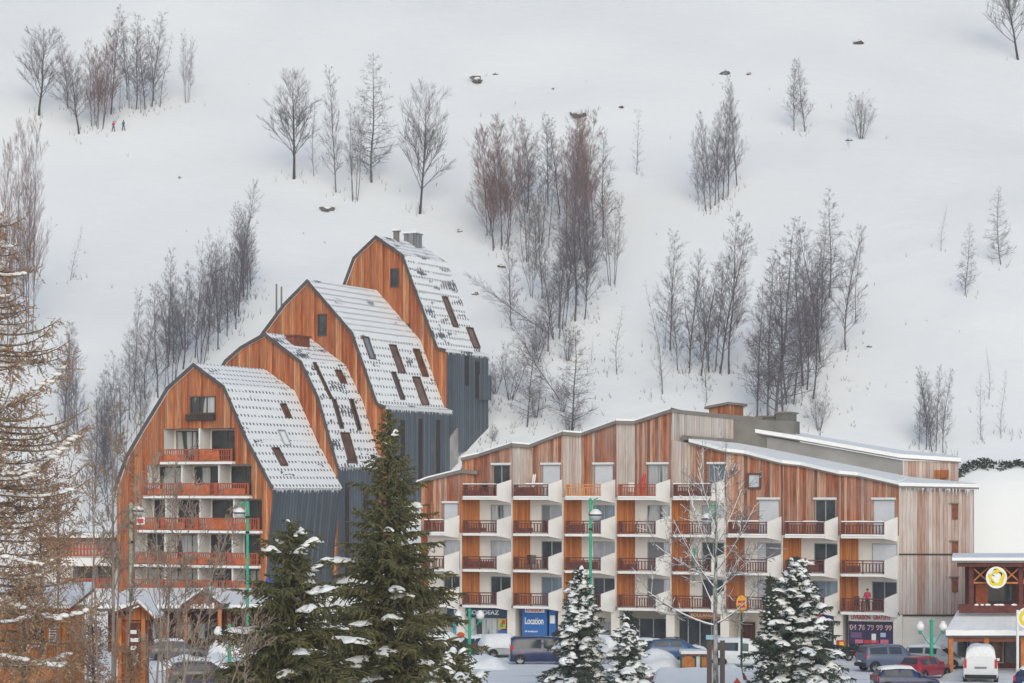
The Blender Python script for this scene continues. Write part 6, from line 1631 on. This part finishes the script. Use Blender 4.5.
more(5, (490, 205, 620, 265), (70, 125), ('birch', 'dense', 'multi', 'thin'), 'slender bare tree in the reddish thicket on the slope above the apartment block', gTH)
more(6, (505, 290, 600, 345), (60, 120), ('multi', 'thin', 'shrub', 'birch'), 'slender bare tree in the reddish thicket on the slope above the apartment block', gTH)
more(5, (62, 100, 158, 118), (50, 90), ('birch', 'thin'), 'tall bare tree in the close cluster high on the slope above the two walkers', gUL)
hilltree('thin', 70, 281, 222, 'lone leaning thin stem on the open slope at far left', tilt=.15)
hilltree('dense', 10, 345, 122, 'tall bare tree at the left edge, left of two', wide=.5); hilltree('dense', 29, 335, 117, 'tall bare tree near the left edge with a pointed top', wide=.55)
hilltree('birch', 24, 300, 215, 'smaller bare tree between the two tall ones at the left edge', wide=.8)
gSL = 'snowy shrubs between the buildings'
for px, py, top in ((432, 462, 425), (446, 452, 415), (458, 440, 402), (470, 425, 392), (440, 470, 440), (424, 476, 448), (482, 405, 372), (495, 395, 355)):
    hilltree('shrub', px, py, top, 'twiggy shrub on the steep bank between the topmost building and the apartment roof', gSL, 'bush', 1.0, 'bush')
for st in POOL:
    for o in POOL[st]:
        if o.name not in USED and 'label' not in o:
            for c in list(o.children): bpy.data.objects.remove(c)
            bpy.data.objects.remove(o)

more(16, (420, 400, 500, 470), (18, 45), ('shrub', 'thin', 'multi'), 'twiggy shrub on the steep bank between the topmost building and the apartment roof', gSL, -.35)
more(6, (505, 350, 600, 432), (30, 70), ('shrub', 'thin', 'multi', 'shrub'), 'low twiggy growth on the slope right behind the stepped apartment roof', 'low growth behind the stepped apartment roof')
more(10, (62, 400, 118, 540), (60, 120), ('birch', 'multi', 'thin'), 'bare tree in the wood on the slope just behind the lower gabled buildings', gLS)

# dry stalks and brush poking through the snow round the trunks
ug = random.Random(17); um = MB()
for p, h in BASES:
    for _ in range(int(ug.uniform(3, 12))):
        x, y_ = p.x + ug.gauss(0, .9), p.y + ug.gauss(0, .9); z = hill(x, y_); l = ug.uniform(.25, .9) * min(1.3, .5 + h / 14)
        for k in range(2): um.tube([(x, y_, z - .05), (x + ug.gauss(0, .25) * l, y_ + ug.gauss(0, .25) * l, z + l * ug.uniform(.6, 1))], [.018, .006], 3, cap=False)
for _ in range(420):
    px, py = ug.choice([(ug.uniform(425, 520), ug.uniform(375, 478)), (ug.uniform(490, 620), ug.uniform(280, 435)), (ug.uniform(640, 870), ug.uniform(330, 430)), (ug.uniform(20, 1010), ug.uniform(60, 420))]); p = hill_at(px, py); l = ug.uniform(.15, .7)
    for k in range(3): um.tube([p - Vector((0, 0, .05)), p + Vector((ug.gauss(0, .3) * l, ug.gauss(0, .3) * l, l * ug.uniform(.5, 1)))], [.016, .006], 3, cap=False)
tag(um.build('dry_undergrowth', M['twig']), kind='stuff')
for px, top, lab in ((276.5, 284, 'slim grey pole behind the third gable, left of two'), (281.5, 288, 'slim grey pole behind the third gable, right of two')):
    p = hill_at(px, 318); r = thing('pole', lab, 'pole', p); m = MB(); m.tube([(0, 0, -.3), (0, 0, (318 - top) / F * p.y)], .09, 8); m.build('shaft', M['fascia'], r)

# rocks showing through the snow
rrng = random.Random(12)
for px, py, s, lab in ((327, 210, 1.6, 'rock with a twig beside the many stemmed tree'), (476, 82, 2.2, 'dark rock high above the reddish thicket'), (496, 75, .9, 'small rock right of the rock above the thicket'), (858, 44, 2.0, 'flat dark rock near the top of the slope'), (725, 75, 1.4, 'dark boulder at the head of the upper right clump'), (749, 75, .8, 'small rock right of the dark boulder'), (849, 141, .8, 'small stone beside the low dark tree'), (622, 108, .7, 'small stone right above the reddish thicket'), (553, 90, .6, 'tiny stone above the middle of the thicket'), (869, 348, .5, 'tiny stone on the clean slope right of the wide stand'), (578, 116, 2.4, 'dark outcrop at the top of the reddish thicket'), (501, 268, .9, 'small rock below the left end of the thicket'), (460, 232, .7, 'small rock right of the topmost chimneys'), (180, 178, .6, 'tiny stone on the open slope above the wood'), (475, 295, .8, 'small rock right of the topmost roof')):
    p = hill_at(px, py); r = thing('rock', lab, 'rock', p, rrng.uniform(0, 6)); m = MB(); m.blob((0, 0, .05), (s * .5, s * .3, s * .2), rrng, 2, .9); m.build('stone', M['rock'], r); m = MB(); m.blob((-.1, -.02, s * .13), (s * .42, s * .28, s * .13), rrng, 2, .3); m.build('snow_cap', M['snow'], r, True)

# dark hedge along the crest of the snow bank at right
hr = random.Random(31); hm = MB()
for i in range(560):
    px = 955 + 95 * hr.random(); crest = 470 - 9 * sstep(955, 978, px) + 2.5 * math.sin(px * .21) + 1.5 * math.sin(px * .53)
    y = 195.5 + hr.uniform(-.8, 1.2); q = P(px, crest, y); g = hill(q.x, y); q.z = g + hr.uniform(-.15, .3) + .3 * noise.noise(Vector((q.x * .9, 0, 2)))
    a = Vector((hr.gauss(0, 1), hr.gauss(0, 1), hr.gauss(.3, .6))).normalized(); hm.tube([q - a * .22, q, q + a * .22], [.012, .065, .01], 3, cap=False)
o = hm.build('hedge', M['needle_cold']); tag(o, 'ragged dark hedge along the crest of the snow bank at the right edge', 'hedge')

# ------------------------------------------------------------------ spruces
def spindle(mb, a, b, r, mi=0):
    a, b = Vector(a), Vector(b); d = (b - a); u = Vector((0, 0, 1)) if abs(d.normalized().z) < .9 else Vector((1, 0, 0)); x = d.cross(u).normalized() * r; z = x.cross(d.normalized()).normalized() * r * .8
    c = a + d * .4; mb.add([a, c + x, c + z, c - x, c - z, b], [(0,1,2),(0,2,3),(0,3,4),(0,4,1),(5,2,1),(5,3,2),(5,4,3),(5,1,4)], mi)
def spruce(px, tip, y, R, label, seed, mat='needle', snowp=.35, ss=1.0, dens=1.0, droop=.34, bare_from=.04, powr=.85, cut=0.0):
    rng = random.Random(seed); o = P(px, tip, y); H = o.z; root = thing('spruce_tree', label, 'tree', (o.x, y, 0), rng.uniform(0, 6))
    tm = MB(); tm.tube([(0, 0, -.2), (0, 0, H * .5), (0, 0, H * .985)], [.021 * H, .012 * H, .012], 8); tm.build('trunk', M['bark_dark'], root, True)
    cm, sm = MB(), MB(); z = max(H * bare_from, cut); ga = 0.0
    step = .47 if H > 9 else .27
    while z < H * .99:
        t = z / H; L0 = R * (1 - t) ** powr + .12; nb = int((6 + 4 * (1 - t)) if H > 9 else (6 + 4 * (1 - t)) * .9); ga += .7; L0 *= rng.uniform(.72, 1.12)
        for k in range(nb):
            az = ga + 2 * math.pi * k / nb + rng.uniform(-.28, .28); L = L0 * rng.uniform(.5, 1.15); d = Vector((math.cos(az), math.sin(az), 0)); side = Vector((-d.y, d.x, 0))
            zb = z + rng.uniform(-.12, .12) * step * 2; up0 = .25 + .75 * t * t; dr = droop * (1 - t * .75)
            f = lambda s: Vector((0, 0, zb)) + d * (L * s) + Vector((0, 0, L * (up0 * s * .55 - dr * 1.5 * s * s + dr * .55 * s ** 3)))
            npt = 5; pts = [f(i / npt) for i in range(npt + 1)]
            cm.tube(pts, [max(.008, .012 * L * (1 - i / npt) + .006) for i in range(npt + 1)], 3, 1, cap=False)
            s = .12 if L > .8 else 0.0; ds = (.115 if H > 9 else .085) / max(L, .2) / dens
            while s < 1.0:
                p = f(s); w = (1 - s) ** .7 * .34 * L + .16
                for sg in (-1, 1):
                    dirn = (d * rng.uniform(.4, 1.0) + side * sg * rng.uniform(.4, 1.0) + Vector((0, 0, rng.uniform(-1.0, .22) if H > 9 else rng.uniform(-.7, .15)))).normalized(); ln = w * rng.uniform(.45, 1.2)
                    e = p + dirn * ln; spindle(cm, p, e, .045 + .022 * ln + (.012 if H > 9 else 0))
                    kk = int(ln / .2)
                    for j in range(kk):
                        q = p.lerp(e, rng.uniform(.2, .95)); dd = (dirn * .6 + Vector((rng.gauss(0, .6), rng.gauss(0, .6), rng.uniform(-.9, .15)))).normalized(); spindle(cm, q, q + dd * rng.uniform(.14, .30), .038)
                s += ds * rng.uniform(.8, 1.3)
            spindle(cm, f(.9), f(1.0) + d * .18, .05)
            # snow lying along the branch
            if rng.random() < snowp and L > .35:
                s0 = rng.uniform(.25, .55); s1 = rng.uniform(.75, 1.0); nn = max(2, int((s1 - s0) * L / (.20 * ss)))
                nn = max(4, int((s1 - s0) * L / .12)); sec = []; hh = (.05 + .10 * rng.random()) * ss; ph = rng.uniform(0, 99)
                for j in range(nn + 1):
                    s_ = lerp(s0, s1, j / nn); p = f(s_) + Vector((0, 0, .035 * ss)); en = math.sin(math.pi * min(1, max(0, j / nn))) ** .45 if 0 < j < nn else .02
                    w = min((1 - s_) ** .7 * .30 * L + .13, .50) * ss * (.62 + .75 * noise.noise(Vector((s_ * L * 3.1, ph, 0)))) * en
                    w = max(.012, w); hj = hh * en * (1 + .8 * noise.noise(Vector((s_ * L * 4, ph, 7)))); off_ = side * (.10 * noise.noise(Vector((s_ * L * 2, ph, 3))))
                    sec.append([p + off_ + side * (w * math.sin(a_)) + Vector((0, 0, hj * math.cos(a_) - .5 * w * abs(math.sin(a_)) ** 2 * .6)) for a_ in (-1.57, -.9, -.3, .3, .9, 1.57)])
                sm.add([q for rw in sec for q in rw], [(a_*6 + b_, a_*6 + b_ + 1, a_*6 + b_ + 7, a_*6 + b_ + 6) for a_ in range(nn) for b_ in range(5)])
                for j in range(int(L * 1.6 * ss)):
                    s_ = rng.uniform(s0, s1); p = f(s_) + side * rng.choice((-1, 1)) * rng.uniform(.15, .4) * L * (1 - s_) + Vector((0, 0, -.06)); w = rng.uniform(.08, .2) * ss; sm.blob(p, (w * 1.2, w, w * .45), rng, 1, .5)
        z += step * rng.uniform(.8, 1.15) * (1 - .35 * t)
    for j in range(int(10 * H)):
        zz_ = H * rng.random() ** 1.2 * .96 + .3; az = rng.uniform(0, 6.28); r_ = R * (1 - zz_ / H) * rng.uniform(.05, .35); q = Vector((math.cos(az) * r_, math.sin(az) * r_, zz_)); spindle(cm, q, q + Vector((rng.gauss(0, .15), rng.gauss(0, .15), rng.uniform(-.3, .1))), .05)
    spindle(cm, (0, 0, H - .5), (0, 0, H + .15), .035)
    c = cm.build('crown', [M[mat], M['bark_dark']], root); sm.build('snow', M['snow_rough'], c, True)
    return root
spruce(389, 408, 110, 5.4, 'tallest dark spruce with patchy snow between the two building groups', 1, snowp=.15, ss=1.1, droop=.30, powr=.92)
spruce(293, 519, 103, 5.3, 'broad dark spruce with snow on its boughs left of the tallest one', 2, snowp=.30, ss=1.3, droop=.40, powr=.70)
spruce(456, 653, 98, 2.7, 'low snow laden spruce at the bottom edge right of the tallest one', 3, snowp=.6, ss=1.2, droop=.2, powr=.5)
spruce(580, 566, 145, 2.75, 'snow dusted spruce in front of the tall green lamp', 4, 'needle_cold', .78, 1.5, powr=.8)
spruce(628, 612, 143, 1.75, 'smallest snow dusted spruce, beside the one at the tall lamp', 5, 'needle_cold', .78, 1.5, powr=.8)
spruce(797, 556, 139, 3.55, 'heavily snowed spruce in front of the pizza shop', 7, 'needle_cold', .85, 1.45, droop=.36, powr=.72)
spruce(770, 574, 138.6, 1.1, 'slim second spruce top leaning against the heavily snowed one', 8, 'needle_cold', .7, .9, powr=.8)

# ------------------------------------------------------------------ larch, bushes and bare stems in the foreground
def larch():
    rng = random.Random(21); y = 74.0; o = P(-22, 600, y); root = thing('larch_tree', 'bare larch with upswept snowy branches and brown cones at the left edge', 'tree', (o.x, y, 0))
    tm = MB(); tm.tube([(0, 0, -.2), (.05, 0, 9), (0, 0, 21)], [.30, .22, .04], 10); tm.build('trunk', M['larch_twig'], root, True)
    cm, bm_, sm = MB(), MB(), MB()
    for k in range(84):
        z = 5.4 + 15 * (k + rng.random()) / 84; az = rng.choice([rng.uniform(-1.15, 1.15), rng.uniform(-1.15, 1.15), rng.uniform(0, 6.28)])
        L = (4.2 - 2.6 * sstep(12.5, 20, z)) * rng.uniform(.55, 1.0); d = Vector((math.cos(az), math.sin(az), 0)); sd = Vector((-d.y, d.x, 0)); cv = rng.uniform(.15, .30)
        f = lambda s: Vector((0, 0, z)) + d * (L * s) + sd * (.2 * L * s * s * math.sin(k)) + Vector((0, 0, L * (-.08 * s - .16 * s * s + cv * 1.7 * s ** 3.2)))
        pts = [f(i / 8) for i in range(9)]; cm.tube(pts, [.045 * (1 - i / 8) + .009 for i in range(9)], 5, cap=False)
        snowy = rng.random() < .25
        for j in range(int(L * 12)):
            s = rng.uniform(.15, 1.0); p = f(s); dd = (d * rng.uniform(-.1, .7) + sd * rng.gauss(0, .7) + Vector((0, 0, rng.uniform(-1.0, .6)))).normalized(); ln = rng.uniform(.25, 1.0) * (1.15 - s * .55)
            q = p + dd * ln * .5 + Vector((0, 0, -.02)); e = q + (dd + Vector((0, 0, .25))).normalized() * ln * .5; cm.tube([p, q, e], [.009, .007, .005], 3, cap=False)
            for _ in range(int(ln * 15)):
                c = p.lerp(e, rng.random()); a = Vector((rng.gauss(0, 1), rng.gauss(0, 1), rng.gauss(0, 1))).normalized() * rng.uniform(.025, .05); spindle(bm_, c - a, c + a, .026)
            for _ in range(3):
                c = p.lerp(e, rng.random()); cm.tube([c, c + Vector((rng.gauss(0, .12), rng.gauss(0, .12), rng.gauss(-.05, .1)))], [.005, .004], 3, cap=False)
        if snowy:
            s = rng.uniform(.0, .3)
            while s < .8:
                p = f(s) + Vector((0, 0, .05)); w = rng.uniform(.10, .2); sm.blob(p, (w * 1.2, .075, .055), rng, 1, .3); s += .12 / L * rng.uniform(.8, 1.6)
    for chain, rr in (([(-20, 596), (12, 606), (36, 616), (60, 619), (82, 614), (104, 603)], .075), ([(-20, 652), (10, 659), (35, 664), (58, 667), (80, 664)], .06), ([(-20, 476), (20, 474), (48, 462), (72, 441), (92, 424)], .045), ([(-20, 402), (15, 398), (40, 388), (62, 372), (70, 352)], .035), ([(-20, 545), (12, 560), (40, 566), (66, 556)], .04)):
        pts = [P(a_, b_, y - .6) - Vector((o.x, y, 0)) for a_, b_ in chain]; n = 5; fine_ = []
        for a_, b_ in zip(pts, pts[1:]): fine_ += [a_.lerp(b_, i / n) + Vector((rng.gauss(0, .02), rng.gauss(0, .05), rng.gauss(0, .02))) for i in range(n)]
        N = len(fine_); cm.tube(fine_, [rr * (1 - .8 * i / N) + .006 for i in range(N)], 6, cap=False)
        for i, p in enumerate(fine_):
            if rng.random() < .8 and i < N * .85: w = rng.uniform(.10, .2); sm.blob(p + Vector((0, 0, rr * .9)), (w * 1.3, .07 + rr * .4, .055 + rr * .35), rng, 1, .35)
            for _ in range(4):
                dd = Vector((rng.gauss(.3, .5), rng.gauss(0, .5), rng.uniform(-1.1, .5))).normalized(); ln = rng.uniform(.25, .75); q = p + dd * ln * .5; e2 = q + (dd + Vector((0, 0, .25))).normalized() * ln * .5; cm.tube([p, q, e2], [.009, .007, .005], 3, cap=False)
                for _ in range(int(ln * 14)): c_ = p.lerp(e2, rng.random()); a2 = Vector((rng.gauss(0, 1), rng.gauss(0, 1), rng.gauss(0, 1))).normalized() * rng.uniform(.025, .05); spindle(bm_, c_ - a2, c_ + a2, .026)
    c = cm.build('crown', M['larch_twig'], root); bm_.build('cones', M['bud'], c); sm.build('snow', M['snow_rough'], c, True)
larch()
def brown_bush(px, top, y, R, label, seed, n):
    rng = random.Random(seed); o = P(px, top, y); H = o.z; root = thing('leafy_tree', label, 'tree', (o.x, y, 0)); tm, cm = MB(), MB()
    tm.tube([(0, 0, -.2), (.1, 0, H * .5), (0, 0, H * .97)], [.13, .08, .02], 8); tm.build('trunk', M['bark'], root, True); lm = MB()
    for k in range(60):
        z = H * rng.uniform(.3, .95); az = rng.uniform(0, 6.28); L = R * rng.uniform(.5, 1.05) * (1.1 - .5 * z / H); d = Vector((math.cos(az), math.sin(az), rng.uniform(.2, .9))).normalized(); p = Vector((0, 0, z)); e = p + d * L
        cm.tube([p, p.lerp(e, .5) + Vector((0, 0, .05)), e], [.03, .018, .008], 4, cap=False)
        for j in range(n):
            q = p.lerp(e, rng.uniform(.2, 1.05)) + Vector((rng.gauss(0, .2), rng.gauss(0, .2), rng.gauss(0, .2))); a = Vector((rng.gauss(0, 1), rng.gauss(0, 1), rng.gauss(-.4, .8))).normalized() * rng.uniform(.03, .07); spindle(lm, q - a, q + a, .028)
    c = cm.build('crown', M['twig_fg'], root); lm.build('dry_leaves', M['brown_leaf'], c)
brown_bush(57, 455, 96, 1.35, 'slim tree still holding dry brown leaves left of the white balcony building', 41, 60)
brown_bush(22, 560, 88, 1.6, 'brown leaved bushy tree over the orange hut', 42, 45)
brown_bush(40, 500, 92, 1.5, 'twiggy brown leaved tree between the larch and the white balcony building', 44, 40)
brown_bush(130, 640, 84, 1.2, 'low brown leaved bush at the foot of the timber kiosk', 45, 40)
brown_bush(92, 612, 90, 1.5, 'low brown leaved bush between the orange hut and the timber kiosk', 43, 45)
def stems(px, y, specs, label, seed, bark='twig_fg'):
    """bare foreground tree: a few thin stems that leave one foot and reach the given picture heights"""
    rng = random.Random(seed); o = P(px, 700, y); root = thing('bare_tree', label, 'tree', (o.x, y, 0)); tm, cm = MB(), MB()
    S = dict(n1=7, n2=4, lev=2, wig=.12, up=.35, spread=(25, 55), rmin=.010)
    for tx, ty, r in specs:
        e = P(tx, ty, y + rng.uniform(-1, 1)) - Vector((o.x, y, 0)); b = Vector((rng.uniform(-.2, .2), rng.uniform(-.2, .2), -.2)); n = 8
        bend = Vector((rng.gauss(0, .25), rng.gauss(0, .3), 0))
        pts = [Vector((lerp(b.x, e.x, (i / n) ** 1.25), lerp(b.y, e.y, i / n), lerp(b.z, e.z, i / n))) + bend * math.sin(math.pi * i / n) for i in range(n + 1)]
        tm.tube(pts, [max(.012, r * (1 - i / n) ** .7) for i in range(n + 1)], 7, cap=False)
        for k in range(13):
            t = rng.uniform(.42, .98); f = t * n; j = min(n - 1, int(f)); p = pts[j].lerp(pts[j + 1], f - j); ax = (pts[j + 1] - pts[j]).normalized(); a = RAD(rng.uniform(28, 55)); nd = (ax * math.cos(a) + perp(ax, rng.uniform(0, 6.28)) * math.sin(a)).normalized()
            limb(cm, rng, p, nd, rng.uniform(1.0, 2.6) * (1.2 - t * .7), max(.012, r * .42 * (1 - t) + .008), 0, S)
    tm.build('trunk', M[bark], root, True); cm.build('crown', M['twig_fg'], root)
stems(113, 86, [(112, 410, .10), (92, 440, .06), (140, 460, .07), (128, 420, .055)], 'pale many stemmed bare tree in front of the timber kiosk', 51)
stems(165, 80, [(196, 470, .06), (232, 520, .055), (176, 455, .065), (150, 440, .05)], 'thin fanned bare stems in front of the red balconies', 52)
stems(187, 84, [(190, 500, .06), (214, 560, .05), (262, 600, .045)], 'thin bare stems crossing the entrance pavilion', 53)
stems(78, 90, [(72, 460, .07), (96, 480, .06)], 'bare stems in front of the white balcony building', 54)

# snow lined birch before the apartment block
def snowy_birch():
    rng = random.Random(61); y = 141.0; o = P(715.5, 668, y); root = thing('birch_tree', 'snow lined birch with a black and white trunk before the apartment block', 'tree', (o.x, y, 0))
    tm, cm, sm = MB(), MB(), MB(); Zt = P(0, 452, y).z
    pts = [Vector((0, 0, -.2)), Vector((.02, 0, 3)), Vector((-.03, 0, 6)), Vector((.05, 0, 8.6)), Vector((.08, 0, 11)), Vector((-.15, 0, Zt))]
    tm.tube(pts, [.19, .145, .11, .07, .042, .014], 10, cap=False); tm.build('trunk', M['birch'], root, True)
    S = dict(n1=7, n2=4, lev=2, wig=.16, up=.15, spread=(25, 65), rmin=.0065)
    def f(z):
        for a, b in zip(pts, pts[1:]):
            if a.z <= z <= b.z: return a.lerp(b, (z - a.z) / (b.z - a.z))
        return pts[-1]
    for z, ex, ez, r in ((4.0, 648, 592, .085), (4.1, 757, 592, .075), (6.2, 672, 520, .075), (6.0, 762, 545, .07), (7.6, 690, 490, .06), (7.2, 748, 515, .06), (5.0, 690, 545, .06), (8.8, 742, 490, .05), (9.6, 700, 468, .045), (5.6, 735, 560, .05), (10.5, 728, 466, .04), (6.8, 655, 545, .055)):
        p = f(z); e = P(ex, ez, y) - o; e = Vector((e.x, rng.uniform(-1.6, 1.6), P(0, ez, y).z)); c1 = p.lerp(e, .45) + Vector((0, 0, -.12 * (e - p).length)); n = 6
        lp = [p * (1 - t) ** 2 + c1 * (2 * t * (1 - t)) + e * t * t for t in [i / n for i in range(n + 1)]]; r *= .6; lr = [max(.014, r * (1 - .85 * i / n)) for i in range(n + 1)]
        cm.tube(lp, lr, 5, cap=False); sm.tube([q + Vector((0, 0, lr[i] * .9 + .02)) for i, q in enumerate(lp)], [l * .8 + .010 for l in lr], 5, cap=False)
        for k in range(11):
            t = rng.uniform(.2, 1.0) * n; j = min(n - 1, int(t)); q = lp[j].lerp(lp[j + 1], t - j); ax = (lp[j + 1] - lp[j]).normalized(); a = RAD(rng.uniform(25, 60)); nd = (ax * math.cos(a) + perp(ax, rng.uniform(0, 6.28)) * math.sin(a)).normalized(); tips = []
            limb(cm, rng, q, nd, rng.uniform(.8, 2.0), .017, 0, S, tips)
            for tp, lv in tips:
                if lv <= 1 and rng.random() < .35: sm.tube([w_ + Vector((0, 0, .014)) for w_ in tp], [.014] * (len(tp) - 1) + [.006], 3, cap=False)
    c = cm.build('crown', M['bark'], root); sm.build('snow', M['snow_rough'], c)
    g = thing('tree_guard', 'pair of dark timber posts guarding the snow lined birch', 'tree guard', (o.x, y - .5, 0))
    for s in (-.40, .36): m = MB(); m.box(s - .14, s + .14, -.1, .1, -.2, P(0, 640, y).z); m.build('post', flat('dark brown post', (.075, .055, .048)), g)
snowy_birch()

# banks of cleared snow in the car park
def snow_pile(px0, px1, py, h, d, seed, label):
    a, b = G(px0, py), G(px1, py); rng = random.Random(seed); L = b.x - a.x; r = thing('snow_pile', label, 'snow pile', ((a.x + b.x) / 2, a.y, 0)); m = MB(); nx, ny = max(8, int(L * 3)), 12; pts = []; fs = []
    for j in range(ny + 1):
        for i in range(nx + 1):
            u, v = i / nx * 2 - 1, j / ny * 2 - 1; k = max(0, 1 - u ** 4) * max(0, 1 - v * v) ** .8
            pts.append((u * L / 2, v * d / 2, -.1 + h * k * (1 + .6 * noise.noise(Vector((u * L * .35 + seed, v * d * .4, seed)))) + .1 * k * noise.noise(Vector((u * L * 1.5, v * d * 1.5, seed)))))
    for j in range(ny):
        for i in range(nx): q = j * (nx + 1) + i; fs.append((q, q + 1, q + nx + 2, q + nx + 1))
    m.add(pts, fs); m.build('snow_mass', M['snow_rough'], r, True)
snow_pile(415, 512, 667, 1.0, 4.5, 1, 'long bank of cleared snow in front of the leftmost shop')
snow_pile(636, 684, 672, 1.35, 3.5, 2, 'snow heap left of the timber bin enclosure')
snow_pile(706, 742, 674, .7, 3, 3, 'low snow heap around the foot of the birch')
snow_pile(150, 262, 668, .9, 4.5, 4, 'snow bank before the entrance pavilion')
snow_pile(205, 262, 655, 1.5, 4, 5, 'snow heap at the porch of the entrance pavilion')
snow_pile(940, 975, 678, .5, 2.5, 6, 'low ridge of snow by the orange restaurant post')
# ------------------------------------------------------------------ light, air, camera
w = bpy.data.worlds.new('World'); scene.world = w; w.use_nodes = True
nt = w.node_tree; bg = nt.nodes['Background']
sky = nt.nodes.new('ShaderNodeTexSky'); sky.sky_type = 'NISHITA'; sky.sun_disc = False
SUN_EL, SUN_AZ = RAD(30), RAD(172)
sky.sun_elevation = SUN_EL; sky.sun_rotation = SUN_AZ
sky.air_density = 1.0; sky.dust_density = 4.0; sky.ozone_density = 0.3; sky.altitude = 1600
nt.links.new(sky.outputs[0], bg.inputs[0]); bg.inputs[1].default_value = 0.15
sd = bpy.data.lights.new('sun', 'SUN'); sd.energy = 0.9; sd.angle = RAD(60); sd.color = (1.0, 0.96, 0.70)
so = bpy.data.objects.new('sun', sd); COL.objects.link(so)
dirv = Vector((math.sin(SUN_AZ) * math.cos(SUN_EL), math.cos(SUN_AZ) * math.cos(SUN_EL), math.sin(SUN_EL)))
so.rotation_euler = dirv.to_track_quat('Z', 'Y').to_euler()
HAZE = 0.00035
hb = MB(); hb.box(-425, 425, -64, 704, -2.0, 330); t = NT('winter haze'); t.n.remove(t.b); pv = t.new('ShaderNodeVolumePrincipled')
pv.inputs['Color'].default_value = (0.93, 0.96, 1.0, 1); pv.inputs['Density'].default_value = HAZE; pv.inputs['Anisotropy'].default_value = 0.0
t.link(pv.outputs[0], t.out.inputs['Volume']); ho = hb.build('haze', t.mat); tag(ho, kind='stuff')
cd = bpy.data.cameras.new('camera'); cam = bpy.data.objects.new('camera', cd); COL.objects.link(cam)
cam.location = (0, 0, CAMZ); cam.rotation_euler = (RAD(90), 0, 0)
cd.sensor_width = 36; cd.lens = F / 1024 * 36; cd.shift_y = (HOR - 341.5) / 1024; cd.clip_start = 1; cd.clip_end = 3000
scene.camera = cam
vs = scene.view_settings; vs.view_transform = 'Standard'; vs.look = 'None'; vs.gamma = 1; vs.exposure = 0.33
try: vs.use_curve_mapping = False
except Exception: pass
